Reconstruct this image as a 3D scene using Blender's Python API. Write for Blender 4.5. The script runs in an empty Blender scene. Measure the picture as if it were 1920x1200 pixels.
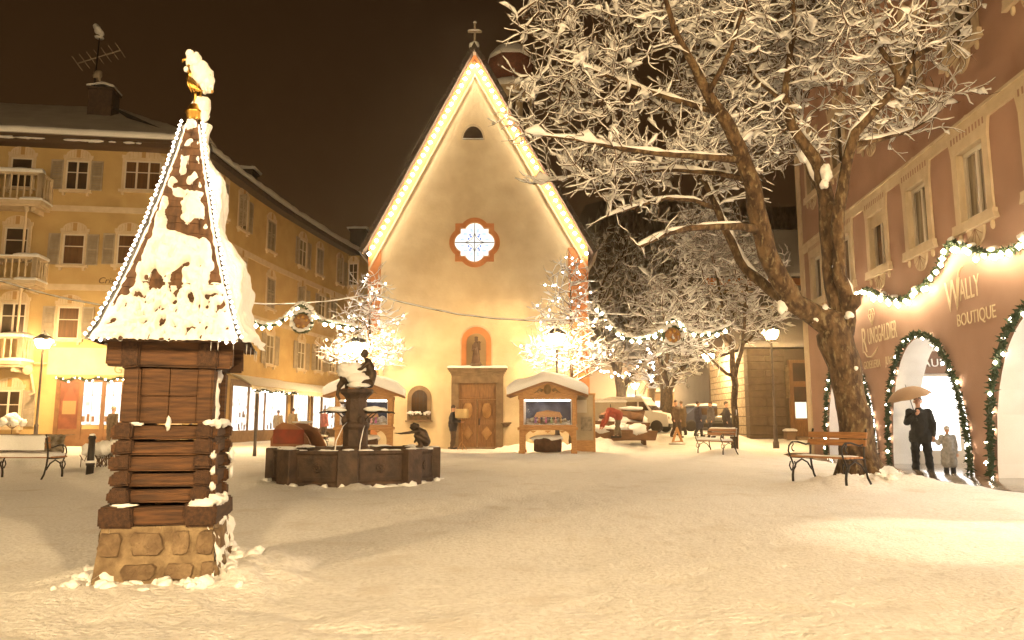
import bpy, bmesh, math, random
from mathutils import Vector, Matrix, noise
import numpy as np
R_ = math.radians
sc = bpy.context.scene
COL = sc.collection
random.seed(7)

# ------------------------------------------------------------------ camera
F = 1400.0; TH = math.atan(190/1400.0); CAMZ = 1.1
cam_d = bpy.data.cameras.new('camera'); cam = bpy.data.objects.new('camera', cam_d); COL.objects.link(cam)
cam.location = (0, 0, CAMZ); cam.rotation_euler = (math.pi/2 + TH, 0, 0)
cam_d.sensor_width = 36.0; cam_d.lens = 36.0*F/1920.0; cam_d.clip_start = 0.05; cam_d.clip_end = 2000
sc.camera = cam
# ------------------------------------------------------------------ night sky (low cloud lit by the town)
w = bpy.data.worlds.new('World'); sc.world = w; w.use_nodes = True
nt = w.node_tree; bg = nt.nodes['Background']
tc = nt.nodes.new('ShaderNodeTexCoord'); sx = nt.nodes.new('ShaderNodeSeparateXYZ'); cr = nt.nodes.new('ShaderNodeValToRGB')
nt.links.new(tc.outputs['Generated'], sx.inputs[0]); nt.links.new(sx.outputs['Z'], cr.inputs[0]); nt.links.new(cr.outputs[0], bg.inputs[0])
cr.color_ramp.elements[0].position = 0.0; cr.color_ramp.elements[0].color = (.105, .047, .015, 1)
cr.color_ramp.elements[1].position = 0.62; cr.color_ramp.elements[1].color = (.031, .0138, .0047, 1)
bg.inputs['Strength'].default_value = 0.25
# ------------------------------------------------------------------ exposure / sampling
sc.view_settings.view_transform = 'Standard'; sc.view_settings.look = 'None'
sc.view_settings.exposure = 1.2; sc.view_settings.gamma = 1.0
cy = sc.cycles
cy.use_denoising = True; cy.sample_clamp_indirect = 3.0; cy.sample_clamp_direct = 0.0
cy.max_bounces = 6; cy.diffuse_bounces = 3; cy.glossy_bounces = 2; cy.transmission_bounces = 3; cy.volume_bounces = 0
cy.transparent_max_bounces = 6; cy.caustics_reflective = False; cy.caustics_refractive = False
cy.use_light_tree = True
LAMP_COL = (1.0, .66, .315)

# ------------------------------------------------------------------ placing helpers
def ray(px, py):
    u = (px-960)/F; v = (600-py)/F
    return Vector((u, math.cos(TH)-v*math.sin(TH), math.sin(TH)+v*math.cos(TH)))
def at(px, py, Y):
    d = ray(px, py); t = Y/d.y
    return Vector((d.x*t, Y, CAMZ+d.z*t))
def on_wall(px, py, P0, ang):
    d = ray(px, py); ex = Vector((math.cos(ang), math.sin(ang))); n = Vector((-ex.y, ex.x))
    d2 = Vector((d.x, d.y)); t = Vector(P0[:2]).dot(n)/d2.dot(n); p = d2*t
    return (p-Vector(P0[:2])).dot(ex), CAMZ+d.z*t
def sm(t): t = max(0.0, min(1.0, t)); return t*t*(3-2*t)
def nz(x, y, z=0.0): return noise.noise(Vector((x, y, z)))
def T(x, y, z): return Matrix.Translation((x, y, z))
def RZ(a): return Matrix.Rotation(a, 4, 'Z')
def RX(a): return Matrix.Rotation(a, 4, 'X')
def RY(a): return Matrix.Rotation(a, 4, 'Y')

# ------------------------------------------------------------------ mesh builder
class MB:
    def __init__(s): s.v = []; s.f = []; s.m = []; s.s = []
    def add(s, verts, faces, mi=0, M=None, smooth=False):
        b = len(s.v)
        if M is None: s.v.extend(tuple(p) for p in verts)
        else: s.v.extend(tuple(M @ Vector(p)) for p in verts)
        for f in faces: s.f.append(tuple(i+b for i in f)); s.m.append(mi); s.s.append(smooth)
    def box(s, x0, x1, y0, y1, z0, z1, mi=0, M=None, jit=0):
        V = [(x0,y0,z0),(x1,y0,z0),(x1,y1,z0),(x0,y1,z0),(x0,y0,z1),(x1,y0,z1),(x1,y1,z1),(x0,y1,z1)]
        if jit: V = [tuple(c+random.uniform(-jit, jit) for c in p) for p in V]
        s.add(V, [(0,3,2,1),(4,5,6,7),(0,1,5,4),(1,2,6,5),(2,3,7,6),(3,0,4,7)], mi, M)
    def prism(s, poly, y0, y1, mi=0, M=None, smooth=False):
        n = len(poly); V = [(x, y0, z) for x, z in poly]+[(x, y1, z) for x, z in poly]
        s.add(V, [tuple(range(n)), tuple(range(2*n-1, n-1, -1))], mi, M)
        s.add(V, [(i, i+n, (i+1) % n+n, (i+1) % n) for i in range(n)], mi, M, smooth)
    def tube(s, pts, rad, n=6, mi=0, M=None, caps=True, smooth=True, squash=None):
        pts = [Vector(p) for p in pts]; k = len(pts)
        if not hasattr(rad, '__len__'): rad = [rad]*k
        V = []; prev = None
        for i, p in enumerate(pts):
            d = (pts[min(i+1, k-1)]-pts[max(i-1, 0)])
            if d.length < 1e-9: d = Vector((0, 0, 1))
            d.normalize()
            if prev is None:
                a = Vector((0, 0, 1)) if abs(d.z) < .9 else Vector((1, 0, 0))
                x = a.cross(d).normalized()
            else:
                x = prev-d*prev.dot(d)
                x = x.normalized() if x.length > 1e-6 else d.orthogonal().normalized()
            prev = x; y = d.cross(x)
            for j in range(n):
                an = 2*math.pi*j/n; V.append(p+(x*math.cos(an)+y*math.sin(an))*rad[i])
        Fs = [(i*n+j, i*n+(j+1) % n, (i+1)*n+(j+1) % n, (i+1)*n+j) for i in range(k-1) for j in range(n)]
        if caps: Fs += [tuple(range(n-1, -1, -1)), tuple((k-1)*n+j for j in range(n))]
        s.add(V, Fs, mi, M, smooth)
    def lathe(s, prof, n=16, c=(0,0,0), mi=0, M=None, smooth=True, rot=0, sx=1, sy=1):
        V = [(c[0]+r*sx*math.cos(2*math.pi*j/n+rot), c[1]+r*sy*math.sin(2*math.pi*j/n+rot), c[2]+z) for r, z in prof for j in range(n)]
        k = len(prof); Fs = [(i*n+j, i*n+(j+1) % n, (i+1)*n+(j+1) % n, (i+1)*n+j) for i in range(k-1) for j in range(n)]
        if prof[0][0] > 1e-6: Fs.append(tuple(range(n-1, -1, -1)))
        if prof[-1][0] > 1e-6: Fs.append(tuple((k-1)*n+j for j in range(n)))
        s.add(V, Fs, mi, M, smooth)
    def ball(s, c, r, n=10, m=7, mi=0, M=None, jit=0, seed=0):
        if not hasattr(r, '__len__'): r = (r, r, r)
        V = [(c[0], c[1], c[2]-r[2])]
        for i in range(1, m):
            ph = -math.pi/2+math.pi*i/m
            for j in range(n):
                th = 2*math.pi*j/n
                q = Vector((math.cos(ph)*math.cos(th), math.cos(ph)*math.sin(th), math.sin(ph)))
                k = 1+jit*noise.noise(q*1.7+Vector((seed, seed*.7, 0)))
                V.append((c[0]+r[0]*q.x*k, c[1]+r[1]*q.y*k, c[2]+r[2]*q.z*k))
        V.append((c[0], c[1], c[2]+r[2]))
        Fs = [(0, 1+(j+1) % n, 1+j) for j in range(n)]
        for i in range(m-2):
            Fs += [(1+i*n+j, 1+i*n+(j+1) % n, 1+(i+1)*n+(j+1) % n, 1+(i+1)*n+j) for j in range(n)]
        Fs += [(len(V)-1, 1+(m-2)*n+j, 1+(m-2)*n+(j+1) % n) for j in range(n)]
        s.add(V, Fs, mi, M, True)
    def cap(s, p, q, r1, r2, n=9):   # tapered limb with rounded ends
        s.tube([p, q], [r1, r2], n); s.ball(p, r1, n, 6); s.ball(q, r2, n, 6)
    def grid(s, fn, nx, ny, mi=0, M=None, smooth=True):
        V = [fn(i/nx, j/ny) for j in range(ny+1) for i in range(nx+1)]
        Fs = [(j*(nx+1)+i, j*(nx+1)+i+1, (j+1)*(nx+1)+i+1, (j+1)*(nx+1)+i) for j in range(ny) for i in range(nx)]
        s.add(V, Fs, mi, M, smooth)
    def mesh(s, name, mats, bevel=0, segs=1):
        me = bpy.data.meshes.new(name); me.from_pydata(s.v, [], s.f)
        if not isinstance(mats, (list, tuple)): mats = [mats]
        for m in mats: me.materials.append(m)
        me.polygons.foreach_set('material_index', s.m); me.polygons.foreach_set('use_smooth', s.s)
        if bevel:
            bm = bmesh.new(); bm.from_mesh(me)
            ed = [e for e in bm.edges if len(e.link_faces) == 2 and e.calc_face_angle(0) > .5]
            bmesh.ops.bevel(bm, geom=ed, offset=bevel, segments=segs, affect='EDGES', clamp_overlap=True)
            bm.to_mesh(me); bm.free()
        me.update(); return me
    def build(s, name, mats, parent=None, bevel=0, M=None, segs=1):
        return put(name, s.mesh(name, mats, bevel, segs), parent, M)
def put(name, me, parent=None, M=None):
    o = bpy.data.objects.new(name, me); COL.objects.link(o)
    if parent is not None: o.parent = parent
    if M is not None: o.matrix_local = M
    return o
def tag(o, label=None, cat=None, group=None, kind=None):
    if label: o['label'] = label
    if cat: o['category'] = cat
    if group: o['group'] = group
    if kind: o['kind'] = kind
    return o
def thing(name, label, cat, loc=(0,0,0), rz=0.0, group=None):
    o = bpy.data.objects.new(name, None); COL.objects.link(o); o.empty_display_size = .2
    o.location = loc; o.rotation_euler = (0, 0, rz)
    return tag(o, label, cat, group)
def copy_tree(o, parent=None):
    c = o.copy(); COL.objects.link(c)
    if parent is not None:
        c.parent = parent; c.matrix_parent_inverse = o.matrix_parent_inverse.copy()
    for ch in o.children: copy_tree(ch, c)
    return c
def snow_sheet(mb, x0, x1, y0, y1, base, thick, edge=None, nx=24, ny=10, seed=0, lump=.25, mi=0, M=None, bulge=.25):
    """snow lying on base(x,y): rounded at its rim, lumpy on top"""
    edge = edge or thick*1.1
    def fn(u, v):
        uu = .5-.5*math.cos(math.pi*u) if nx < 40 else u; vv = .5-.5*math.cos(math.pi*v)
        x = x0+(x1-x0)*uu; y = y0+(y1-y0)*vv
        d = min(x-x0, x1-x, y-y0, y1-y)
        k = 1-min(1, max(0, d)/edge); t = math.sqrt(max(0, 1-k*k))
        t *= thick*(1+lump*nz(x*1.9+seed, y*1.9, seed*.37)+lump*.5*nz(x*5+seed, y*5, 3))
        cx = (x0+x1)/2; cyy = (y0+y1)/2
        bu = bulge*thick*math.sin(math.pi*min(1, t/thick))
        ox = math.copysign(bu, x-cx) if min(x-x0, x1-x) < edge else 0
        oy = math.copysign(bu, y-cyy) if min(y-y0, y1-y) < edge else 0
        return (x+ox, y+oy, base(x, y)+t-.01)
    mb.grid(fn, nx, ny, mi, M)

# ------------------------------------------------------------------ materials
def mat(name, col, rough=.8, col2=None, scale=4, bump=0.0, bscale=25, st=(1,1,1), metal=0.0, emit=None, es=0.0, contrast=(.35,.65), bdist=.02, spec=.5, col3=None, c3=(.6,.66), s3=2.0):
    m = bpy.data.materials.new(name); m.use_nodes = True; t = m.node_tree; b = t.nodes['Principled BSDF']
    b.inputs['Base Color'].default_value = (*col, 1); b.inputs['Roughness'].default_value = rough; b.inputs['Metallic'].default_value = metal
    b.inputs['Specular IOR Level'].default_value = spec
    co = t.nodes.new('ShaderNodeTexCoord'); mp = t.nodes.new('ShaderNodeMapping'); mp.inputs['Scale'].default_value = st
    t.links.new(co.outputs['Object'], mp.inputs[0])
    def noi(s, d=6):
        n = t.nodes.new('ShaderNodeTexNoise'); n.inputs['Scale'].default_value = s; n.inputs['Detail'].default_value = d
        t.links.new(mp.outputs[0], n.inputs['Vector']); return n
    if col2:
        n = noi(scale); r = t.nodes.new('ShaderNodeValToRGB'); r.color_ramp.elements[0].color = (*col, 1); r.color_ramp.elements[1].color = (*col2, 1)
        r.color_ramp.elements[0].position = contrast[0]; r.color_ramp.elements[1].position = contrast[1]
        t.links.new(n.outputs[0], r.inputs[0]); out = r.outputs[0]
        if col3:
            n3 = noi(s3); r3 = t.nodes.new('ShaderNodeValToRGB'); r3.color_ramp.elements[0].position = c3[0]; r3.color_ramp.elements[1].position = c3[1]
            mx = t.nodes.new('ShaderNodeMix'); mx.data_type = 'RGBA'; t.links.new(n3.outputs[0], r3.inputs[0]); t.links.new(r3.outputs[0], mx.inputs[0])
            t.links.new(out, mx.inputs[6]); mx.inputs[7].default_value = (*col3, 1); out = mx.outputs[2]
        t.links.new(out, b.inputs['Base Color'])
    if bump:
        n = noi(bscale, 8); bp = t.nodes.new('ShaderNodeBump'); bp.inputs['Strength'].default_value = bump; bp.inputs['Distance'].default_value = bdist
        t.links.new(n.outputs[0], bp.inputs['Height']); t.links.new(bp.outputs[0], b.inputs['Normal'])
    if emit:
        b.inputs['Emission Color'].default_value = (*emit, 1); b.inputs['Emission Strength'].default_value = es
    return m
SNOW = mat('snow', (.84,.83,.81), .7, bump=.5, bscale=18, bdist=.035, spec=.25)
SNOWT = mat('tree_snow', (.84,.83,.81), .75, bump=.5, bscale=9, bdist=.03, spec=.2)
BARK = mat('bark', (.042,.021,.009), .95, (.135,.082,.038), 9, 1.0, 17, (1,1,.5), bdist=.06, contrast=(.40,.62), col3=(.185,.14,.072), c3=(.55,.68), s3=17)
TWIG = mat('twig_bark', (.085,.045,.022), .95, (.13,.075,.04), 6)
WOOD = mat('old_wood', (.125,.055,.019), .8, (.036,.016,.007), 3.2, .7, 9, (1.2,1.2,14), bdist=.012, contrast=(.3,.68))
WOODX = mat('old_log_wood', (.135,.058,.020), .8, (.036,.016,.007), 3.2, .7, 9, (1.2,14,14), bdist=.012, contrast=(.3,.68))
WOODY = mat('old_log_end_wood', (.080,.036,.014), .85, (.028,.012,.006), 3.4, .7, 9, (14,1.2,14), bdist=.012, contrast=(.3,.68))
PINE = mat('pine_wood', (.46,.235,.075), .6, (.33,.155,.045), 3, .3, 10, (2,2,12), bdist=.006)
OAK = mat('door_wood', (.25,.12,.035), .55, (.155,.07,.02), 3, .3, 10, (8,8,1.2), bdist=.006)
BENCHW = mat('bench_wood', (.36,.165,.055), .6, (.23,.10,.034), 3, .3, 10, (1.5,12,12), bdist=.005)
SHING = mat('wood_shingle', (.115,.055,.024), .85, (.05,.025,.012), 12, .6, 22, (2,2,.5), bdist=.01)
STONE = mat('rubble_stone', (.36,.28,.19), .95, (.15,.105,.07), 7, 1.0, 18, bdist=.03, contrast=(.38,.62))
MORTAR = mat('lime_mortar', (.50,.41,.29), .95, (.33,.25,.16), 6, .8, 22, bdist=.03)
DSTONE = mat('fountain_stone', (.078,.044,.024), .7, (.034,.019,.011), 6, .9, 20, bdist=.015)
BRONZE = mat('bronze', (.075,.048,.028), .5, (.035,.022,.013), 9, .3, 25, metal=.55, bdist=.006)
GOLD = mat('gilding', (.85,.52,.13), .28, (.66,.36,.08), 12, metal=1.0)
IRON = mat('black_iron', (.022,.017,.014), .5, metal=.5)
DMET = mat('grey_paint_metal', (.10,.078,.06), .5, (.07,.05,.04), 9, metal=.2)
YELL = mat('ochre_plaster', (.50,.35,.15), .9, (.43,.29,.115), 1.1, .25, 30, bdist=.006, col3=(.37,.25,.10), c3=(.58,.72), s3=.5)
CREAM = mat('cream_trim', (.62,.50,.34), .85, (.53,.41,.26), 3, .15, 25, bdist=.005)
SHUT = mat('shutter_paint', (.36,.30,.22), .7, (.28,.225,.16), 5)
CHURCH = mat('church_plaster', (.74,.61,.40), .95, (.65,.51,.31), 1.3, .5, 9, bdist=.02, col3=(.58,.44,.26), c3=(.52,.74), s3=.55)
ORANGE = mat('orange_plaster', (.60,.24,.085), .9, (.50,.185,.06), 2.2, .2, 25, bdist=.005)
TERRA = mat('terracotta_plaster', (.38,.225,.155), .9, (.33,.19,.127), 1.0, .25, 22, bdist=.006, col3=(.255,.12,.07), c3=(.58,.76), s3=.5)
WHITE = mat('white_plaster', (.80,.77,.72), .85, (.73,.69,.63), 2, .1, 25, bdist=.004)
GSTONE = mat('portal_stone', (.23,.155,.085), .85, (.155,.10,.052), 4, .4, 20, bdist=.01)
ROOFD = mat('dark_roof', (.075,.05,.035), .9, (.045,.03,.02), 6, .5, 12)
GLASSD = mat('dark_glass', (.035,.022,.014), .08, (.085,.05,.026), 1.3, contrast=(.4,.7), spec=.8)
CURT = mat('curtained_glass', (.13,.062,.026), .12, (.075,.036,.016), 2.2, st=(9,9,.4), spec=.7)
CURTW = mat('pale_curtained_glass', (.30,.24,.15), .15, (.16,.125,.075), 1.8, st=(5,5,.5), spec=.7)
AWN = mat('pale_awning', (.68,.60,.47), .85, (.60,.51,.38), 5)
FIR = mat('fir_garland', (.013,.028,.009), .9, (.035,.055,.018), 22)
SKIN = mat('skin', (.50,.27,.17), .6)
HAIR = mat('dark_hair', (.05,.028,.016), .7)
BULB = mat('warm_white_bulb', (.9,.8,.6), .4, emit=(1,.80,.52), es=60)
BULBS = mat('soft_bulb', (.9,.8,.6), .4, emit=(1,.84,.62), es=26)
def lit_glass(name, col, es, col2=None, scale=3.0):
    """a shop window lit from within: bright with the blur of the goods behind it"""
    m = bpy.data.materials.new(name); m.use_nodes = True; t = m.node_tree; b = t.nodes['Principled BSDF']
    b.inputs['Base Color'].default_value = (.05,.05,.05,1); b.inputs['Roughness'].default_value = .1
    co = t.nodes.new('ShaderNodeTexCoord'); n = t.nodes.new('ShaderNodeTexVoronoi'); n.inputs['Scale'].default_value = scale; n.distance = 'CHEBYCHEV'
    t.links.new(co.outputs['Object'], n.inputs['Vector'])
    r = t.nodes.new('ShaderNodeValToRGB'); r.color_ramp.elements[0].color = (*(col2 or tuple(c*.35 for c in col)), 1); r.color_ramp.elements[1].color = (*col, 1)
    r.color_ramp.elements[0].position = .1; r.color_ramp.elements[1].position = .32
    t.links.new(n.outputs['Distance'], r.inputs[0]); t.links.new(r.outputs[0], b.inputs['Emission Color']); b.inputs['Emission Strength'].default_value = es
    return m
SHOPG = lit_glass('lit_shop_glass', (1,.93,.80), .95, (.42,.33,.24), 2.2)
SHOPW = lit_glass('lit_boutique_glass', (1,.95,.88), 2.0, (.7,.72,.76), 1.6)
WARMG = mat('warm_lit_glass', (.3,.15,.05), .3, (.25,.12,.04), 4, emit=(1,.62,.25), es=.55)
LAMPG = mat('lamp_glass', (.9,.8,.6), .3, emit=(1,.67,.315), es=300)
LAMPN = mat('near_lamp_glass', (.9,.8,.6), .3, emit=(1,.71,.37), es=2500)
LAMPH = mat('added_lane_lamp_glass', (.9,.8,.6), .3, emit=(1,.68,.33), es=300)  # for the two added lamps that light the curved house
LAMPF = mat('far_lamp_glass', (.9,.8,.6), .3, emit=(1,.68,.32), es=420)

# ------------------------------------------------------------------ light bulbs shared by every string
def octa(r=1.0):
    mb = MB(); mb.add([(r,0,0),(0,r,0),(-r,0,0),(0,-r,0),(0,0,r),(0,0,-r)], [(0,1,4),(1,2,4),(2,3,4),(3,0,4),(1,0,5),(2,1,5),(3,2,5),(0,3,5)], 0, None, True)
    return mb
BULB_ME = octa().mesh('bulb', BULB); BULBS_ME = octa().mesh('bulb', BULBS)
def bulbs(parent, pts, r, me=None):
    for p in pts:
        o = put('bulb', me or BULB_ME, parent); o.location = p; o.scale = (r, r, r)
# ================================================================== GROUND
MOUNDS = []   # (x, y, height, radius)
def rise(x, y): return .55*sm((y-31)/10)*sm((x-2.5)/4)+.0*x
def gz(x, y):
    h = rise(x, y)
    if x > 6 and y < 26: h -= .13*sm((x-7.78-.092*y+1.0)/.35)
    for mx, my, mh, mr in MOUNDS:
        d2 = ((x-mx)**2+(y-my)**2)/(mr*mr)
        if d2 < 6: h += mh*math.exp(-d2*1.6)*(1+.5*nz(x*4.5, y*4.5, 3)+.3*nz(x*11, y*11, 5))
    return h
SHR = Vector((-2.42, 5.43)); SHA = R_(12)
FOU = Vector((-2.94, 14.2))
MOUNDS += [(SHR.x-.35, SHR.y-.55, .05, .45), (SHR.x+.25, SHR.y-.6, .04, .4), (SHR.x+.6, SHR.y-.1, .10, .45), (SHR.x-.6, SHR.y-.1, .06, .45), (SHR.x, SHR.y+.6, .1, .6), (SHR.x+.55, SHR.y+.45, .12, .4)]
MOUNDS += [(6.35, 13.3, .22, .8), (5.5, 12.6, .16, .7), (5.1, 12.5, .08, .7), (6.9, 13.0, .10, .8)]
for k in range(14):
    a = k*2*math.pi/14; MOUNDS.append((FOU.x+1.68*math.cos(a), FOU.y+1.68*math.sin(a), random.uniform(.02, .09), random.uniform(.2, .45)))
for k in range(9): MOUNDS.append((random.uniform(-.2, 4.5), random.uniform(27.6, 29.5), random.uniform(.12, .3), random.uniform(.5, .9)))
for k in range(8): MOUNDS.append((random.uniform(3.2, 6.2), random.uniform(28.2, 31), random.uniform(.08, .22), random.uniform(.5, 1)))
for k in range(7): MOUNDS.append((random.uniform(8.8, 10), random.uniform(29, 33), random.uniform(.04, .14), random.uniform(.6, 1)))
for k in range(10): MOUNDS.append((random.uniform(-17, -8.5), random.uniform(19, 21), random.uniform(.08, .25), random.uniform(.5, 1)))
MOUNDS += [(-8.3, 16.2, .28, .55), (-7.6, 16.4, .25, .5), (6.9, 25.2, .16, .9), (7.5, 25.7, .2, .6)]
def build_ground():
    rad = [0.0, .35]; r = .7
    while r < 75: rad.append(r); r *= 1.0165 if r < 22 else 1.028
    rad += [90, 120, 170, 260, 420, 700]
    ang = [R_(-50+100*i/360) for i in range(361)]+[R_(50+260*i/60) for i in range(1, 60)]
    n = len(ang); V = []
    for r in rad:
        for a in ang:
            x = r*math.sin(a); y = r*math.cos(a)
            z = gz(x, y)
            if r < 60:
                k = .6+.4*sm(.5+nz(x*.35, y*.35, 5)*1.2)
                z += .024*nz(x*.9, y*.9, 1)+.009*k*nz(x*3.1, y*3.1, 2)
                if r < 30:
                    f = nz(x*7.3, y*6.0, 4); z += k*(.010*f-.020*max(0, nz(x*3.0+9, y*5.2, 8)-.14)*2-.016*max(0, nz(x*7.0+3, y*10.0, 12)-.1))
                if r < 11: z += k*(.006*nz(x*17, y*17, 6)+.0045*nz(x*34, y*34, 9))
            V.append((x, y, z))
    Fs = []
    for i in range(1, len(rad)-1):
        for j in range(n): Fs.append((i*n+j, i*n+(j+1) % n, (i+1)*n+(j+1) % n, (i+1)*n+j))
    Fs = [f[::-1] for f in Fs]
    Fs.append(tuple(n+j for j in range(n)))
    mb = MB(); mb.add(V, Fs, 0, None, True)
    m = mat('trodden_snow', (.82,.80,.77), .75, (.66,.63,.585), 24, .9, 30, bdist=.02, spec=.2, contrast=(.42,.72), col3=(.66,.61,.54), c3=(.56,.76), s3=1.6)
    tag(mb.build('snow_ground', m), 'trodden snow covering the whole town square', None, None, 'structure')
build_ground()
def build_hill():
    hm = mat('hill_snow', (.16,.13,.10), .95, (.09,.07,.05), .09)
    mb = MB()
    def hh(x, y): return max(-1.0, (y-78)*.46*sm((x+5)/30)+5*nz(x*.02, y*.02))
    mb.grid(lambda u, v: (-10+190*u, 78+150*v, hh(-10+190*u, 78+150*v)), 40, 30)
    tag(mb.build('hill', hm), 'dark wooded hillside rising behind the square', None, None, 'structure')
    f = MB(); rnd = random.Random(5)
    for k in range(2200):
        x = rnd.uniform(0, 110); y = rnd.uniform(82, 190); z = hh(x, y); h = rnd.uniform(4, 9); n = 6; b = rnd.uniform(.9, 1.8)
        prof = [(b, .3), (b*.5, h*.33), (b*.75, h*.34), (b*.32, h*.66), (b*.45, h*.67), (.02, h)]
        V = [(x+r*rnd.uniform(.75, 1.25)*math.cos(j*6.283/n), y+r*math.sin(j*6.283/n), z+q+rnd.uniform(-.3, .3)) for r, q in prof for j in range(n)]
        f.add(V, [(i*n+j, i*n+(j+1) % n, (i+1)*n+(j+1) % n, (i+1)*n+j) for i in range(5) for j in range(n)], 0)
    tag(f.build('forest', mat('snowy_forest', (.22,.19,.15), .95, (.55,.50,.42), .35)), 'snow dusted forest on the dark hillside', 'forest', None, 'stuff')
build_hill()

# ================================================================== STREET LAMPS
def street_lamp(x, y, h, label, glass=None, pr=.05, gr=.31):
    z = gz(x, y); t = thing('street_lamp', label, 'street lamp', (x, y, z), 0, 'street lamps round the square')
    p = MB(); p.lathe([(.13,0),(.13,.25),(.09,.32),(.075,.9),(.085,.95),(pr,1.0),(pr*.8,h-.34),(pr*1.8,h-.30),(pr*1.8,h-.26)], 12); p.build('pole', DMET, t)
    g = MB(); g.lathe([(.0,h-.26),(gr*.62,h-.25),(gr*.95,h-.05),(gr,h+.06),(gr*.9,h+.10),(0,h+.11)], 12); g.build('lantern_glass', glass or LAMPG, t)
    c = MB(); c.lathe([(gr*1.25,h+.10),(gr*1.15,h+.14),(gr*.5,h+.30),(.03,h+.36),(.02,h+.46),(0,h+.47)], 12)
    for j in range(6):
        a = j*math.pi/3; c.tube([(gr*.66*math.cos(a), gr*.66*math.sin(a), h-.26), (gr*1.08*math.cos(a), gr*1.08*math.sin(a), h+.11)], .009, 4)
    c.build('lantern_cap', IRON, t)
    s = MB(); snow_sheet(s, -gr*.9, gr*.9, -gr*.9, gr*.9, lambda a, b: h+.36-.9*math.hypot(a, b), .09, .08, 8, 8); s.build('snow_cap', SNOW, t)
    return t
street_lamp(-19.3, 30.6, 4.35, 'glaring street lamp before the yellow facade, left of the log shrine')
street_lamp(-5.95, 28.6, 4.0, 'glaring street lamp among the lit branches behind the fountain statue')
street_lamp(1.72, 28.6, 4.02, 'glaring street lamp with pointed cap above the right crib booth')
street_lamp(10.75, 30.8, 4.75, 'tall street lamp glaring in front of the stone cornered house')
street_lamp(10.3, 39.0, 4.0, 'yellowish street lamp standing in the street behind the young bare tree', None, .045, .30)
street_lamp(-12.6, 29.6, 4.2, 'added unseen street lamp behind the log shrine, brightening the curved house', LAMPH)  # added lamp, kept out of sight, to brighten the curved house
street_lamp(-8.6, 45.5, 4.2, 'added unseen street lamp in the lane between the church flank and the curved house', LAMPH)  # second added lamp, hidden by the church, for the far end
BL = []
for x, y, h, lb in ((-13.0, -12.0, 7.5, 'near the log shrine'), (1.5, -15.0, 7.5, 'in the middle'), (8.6, -9.0, 7.5, 'near the arcade')):
    BL.append(street_lamp(x, y, h, 'street lamp on the near side of the square behind the viewer, '+lb, LAMPN))
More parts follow.
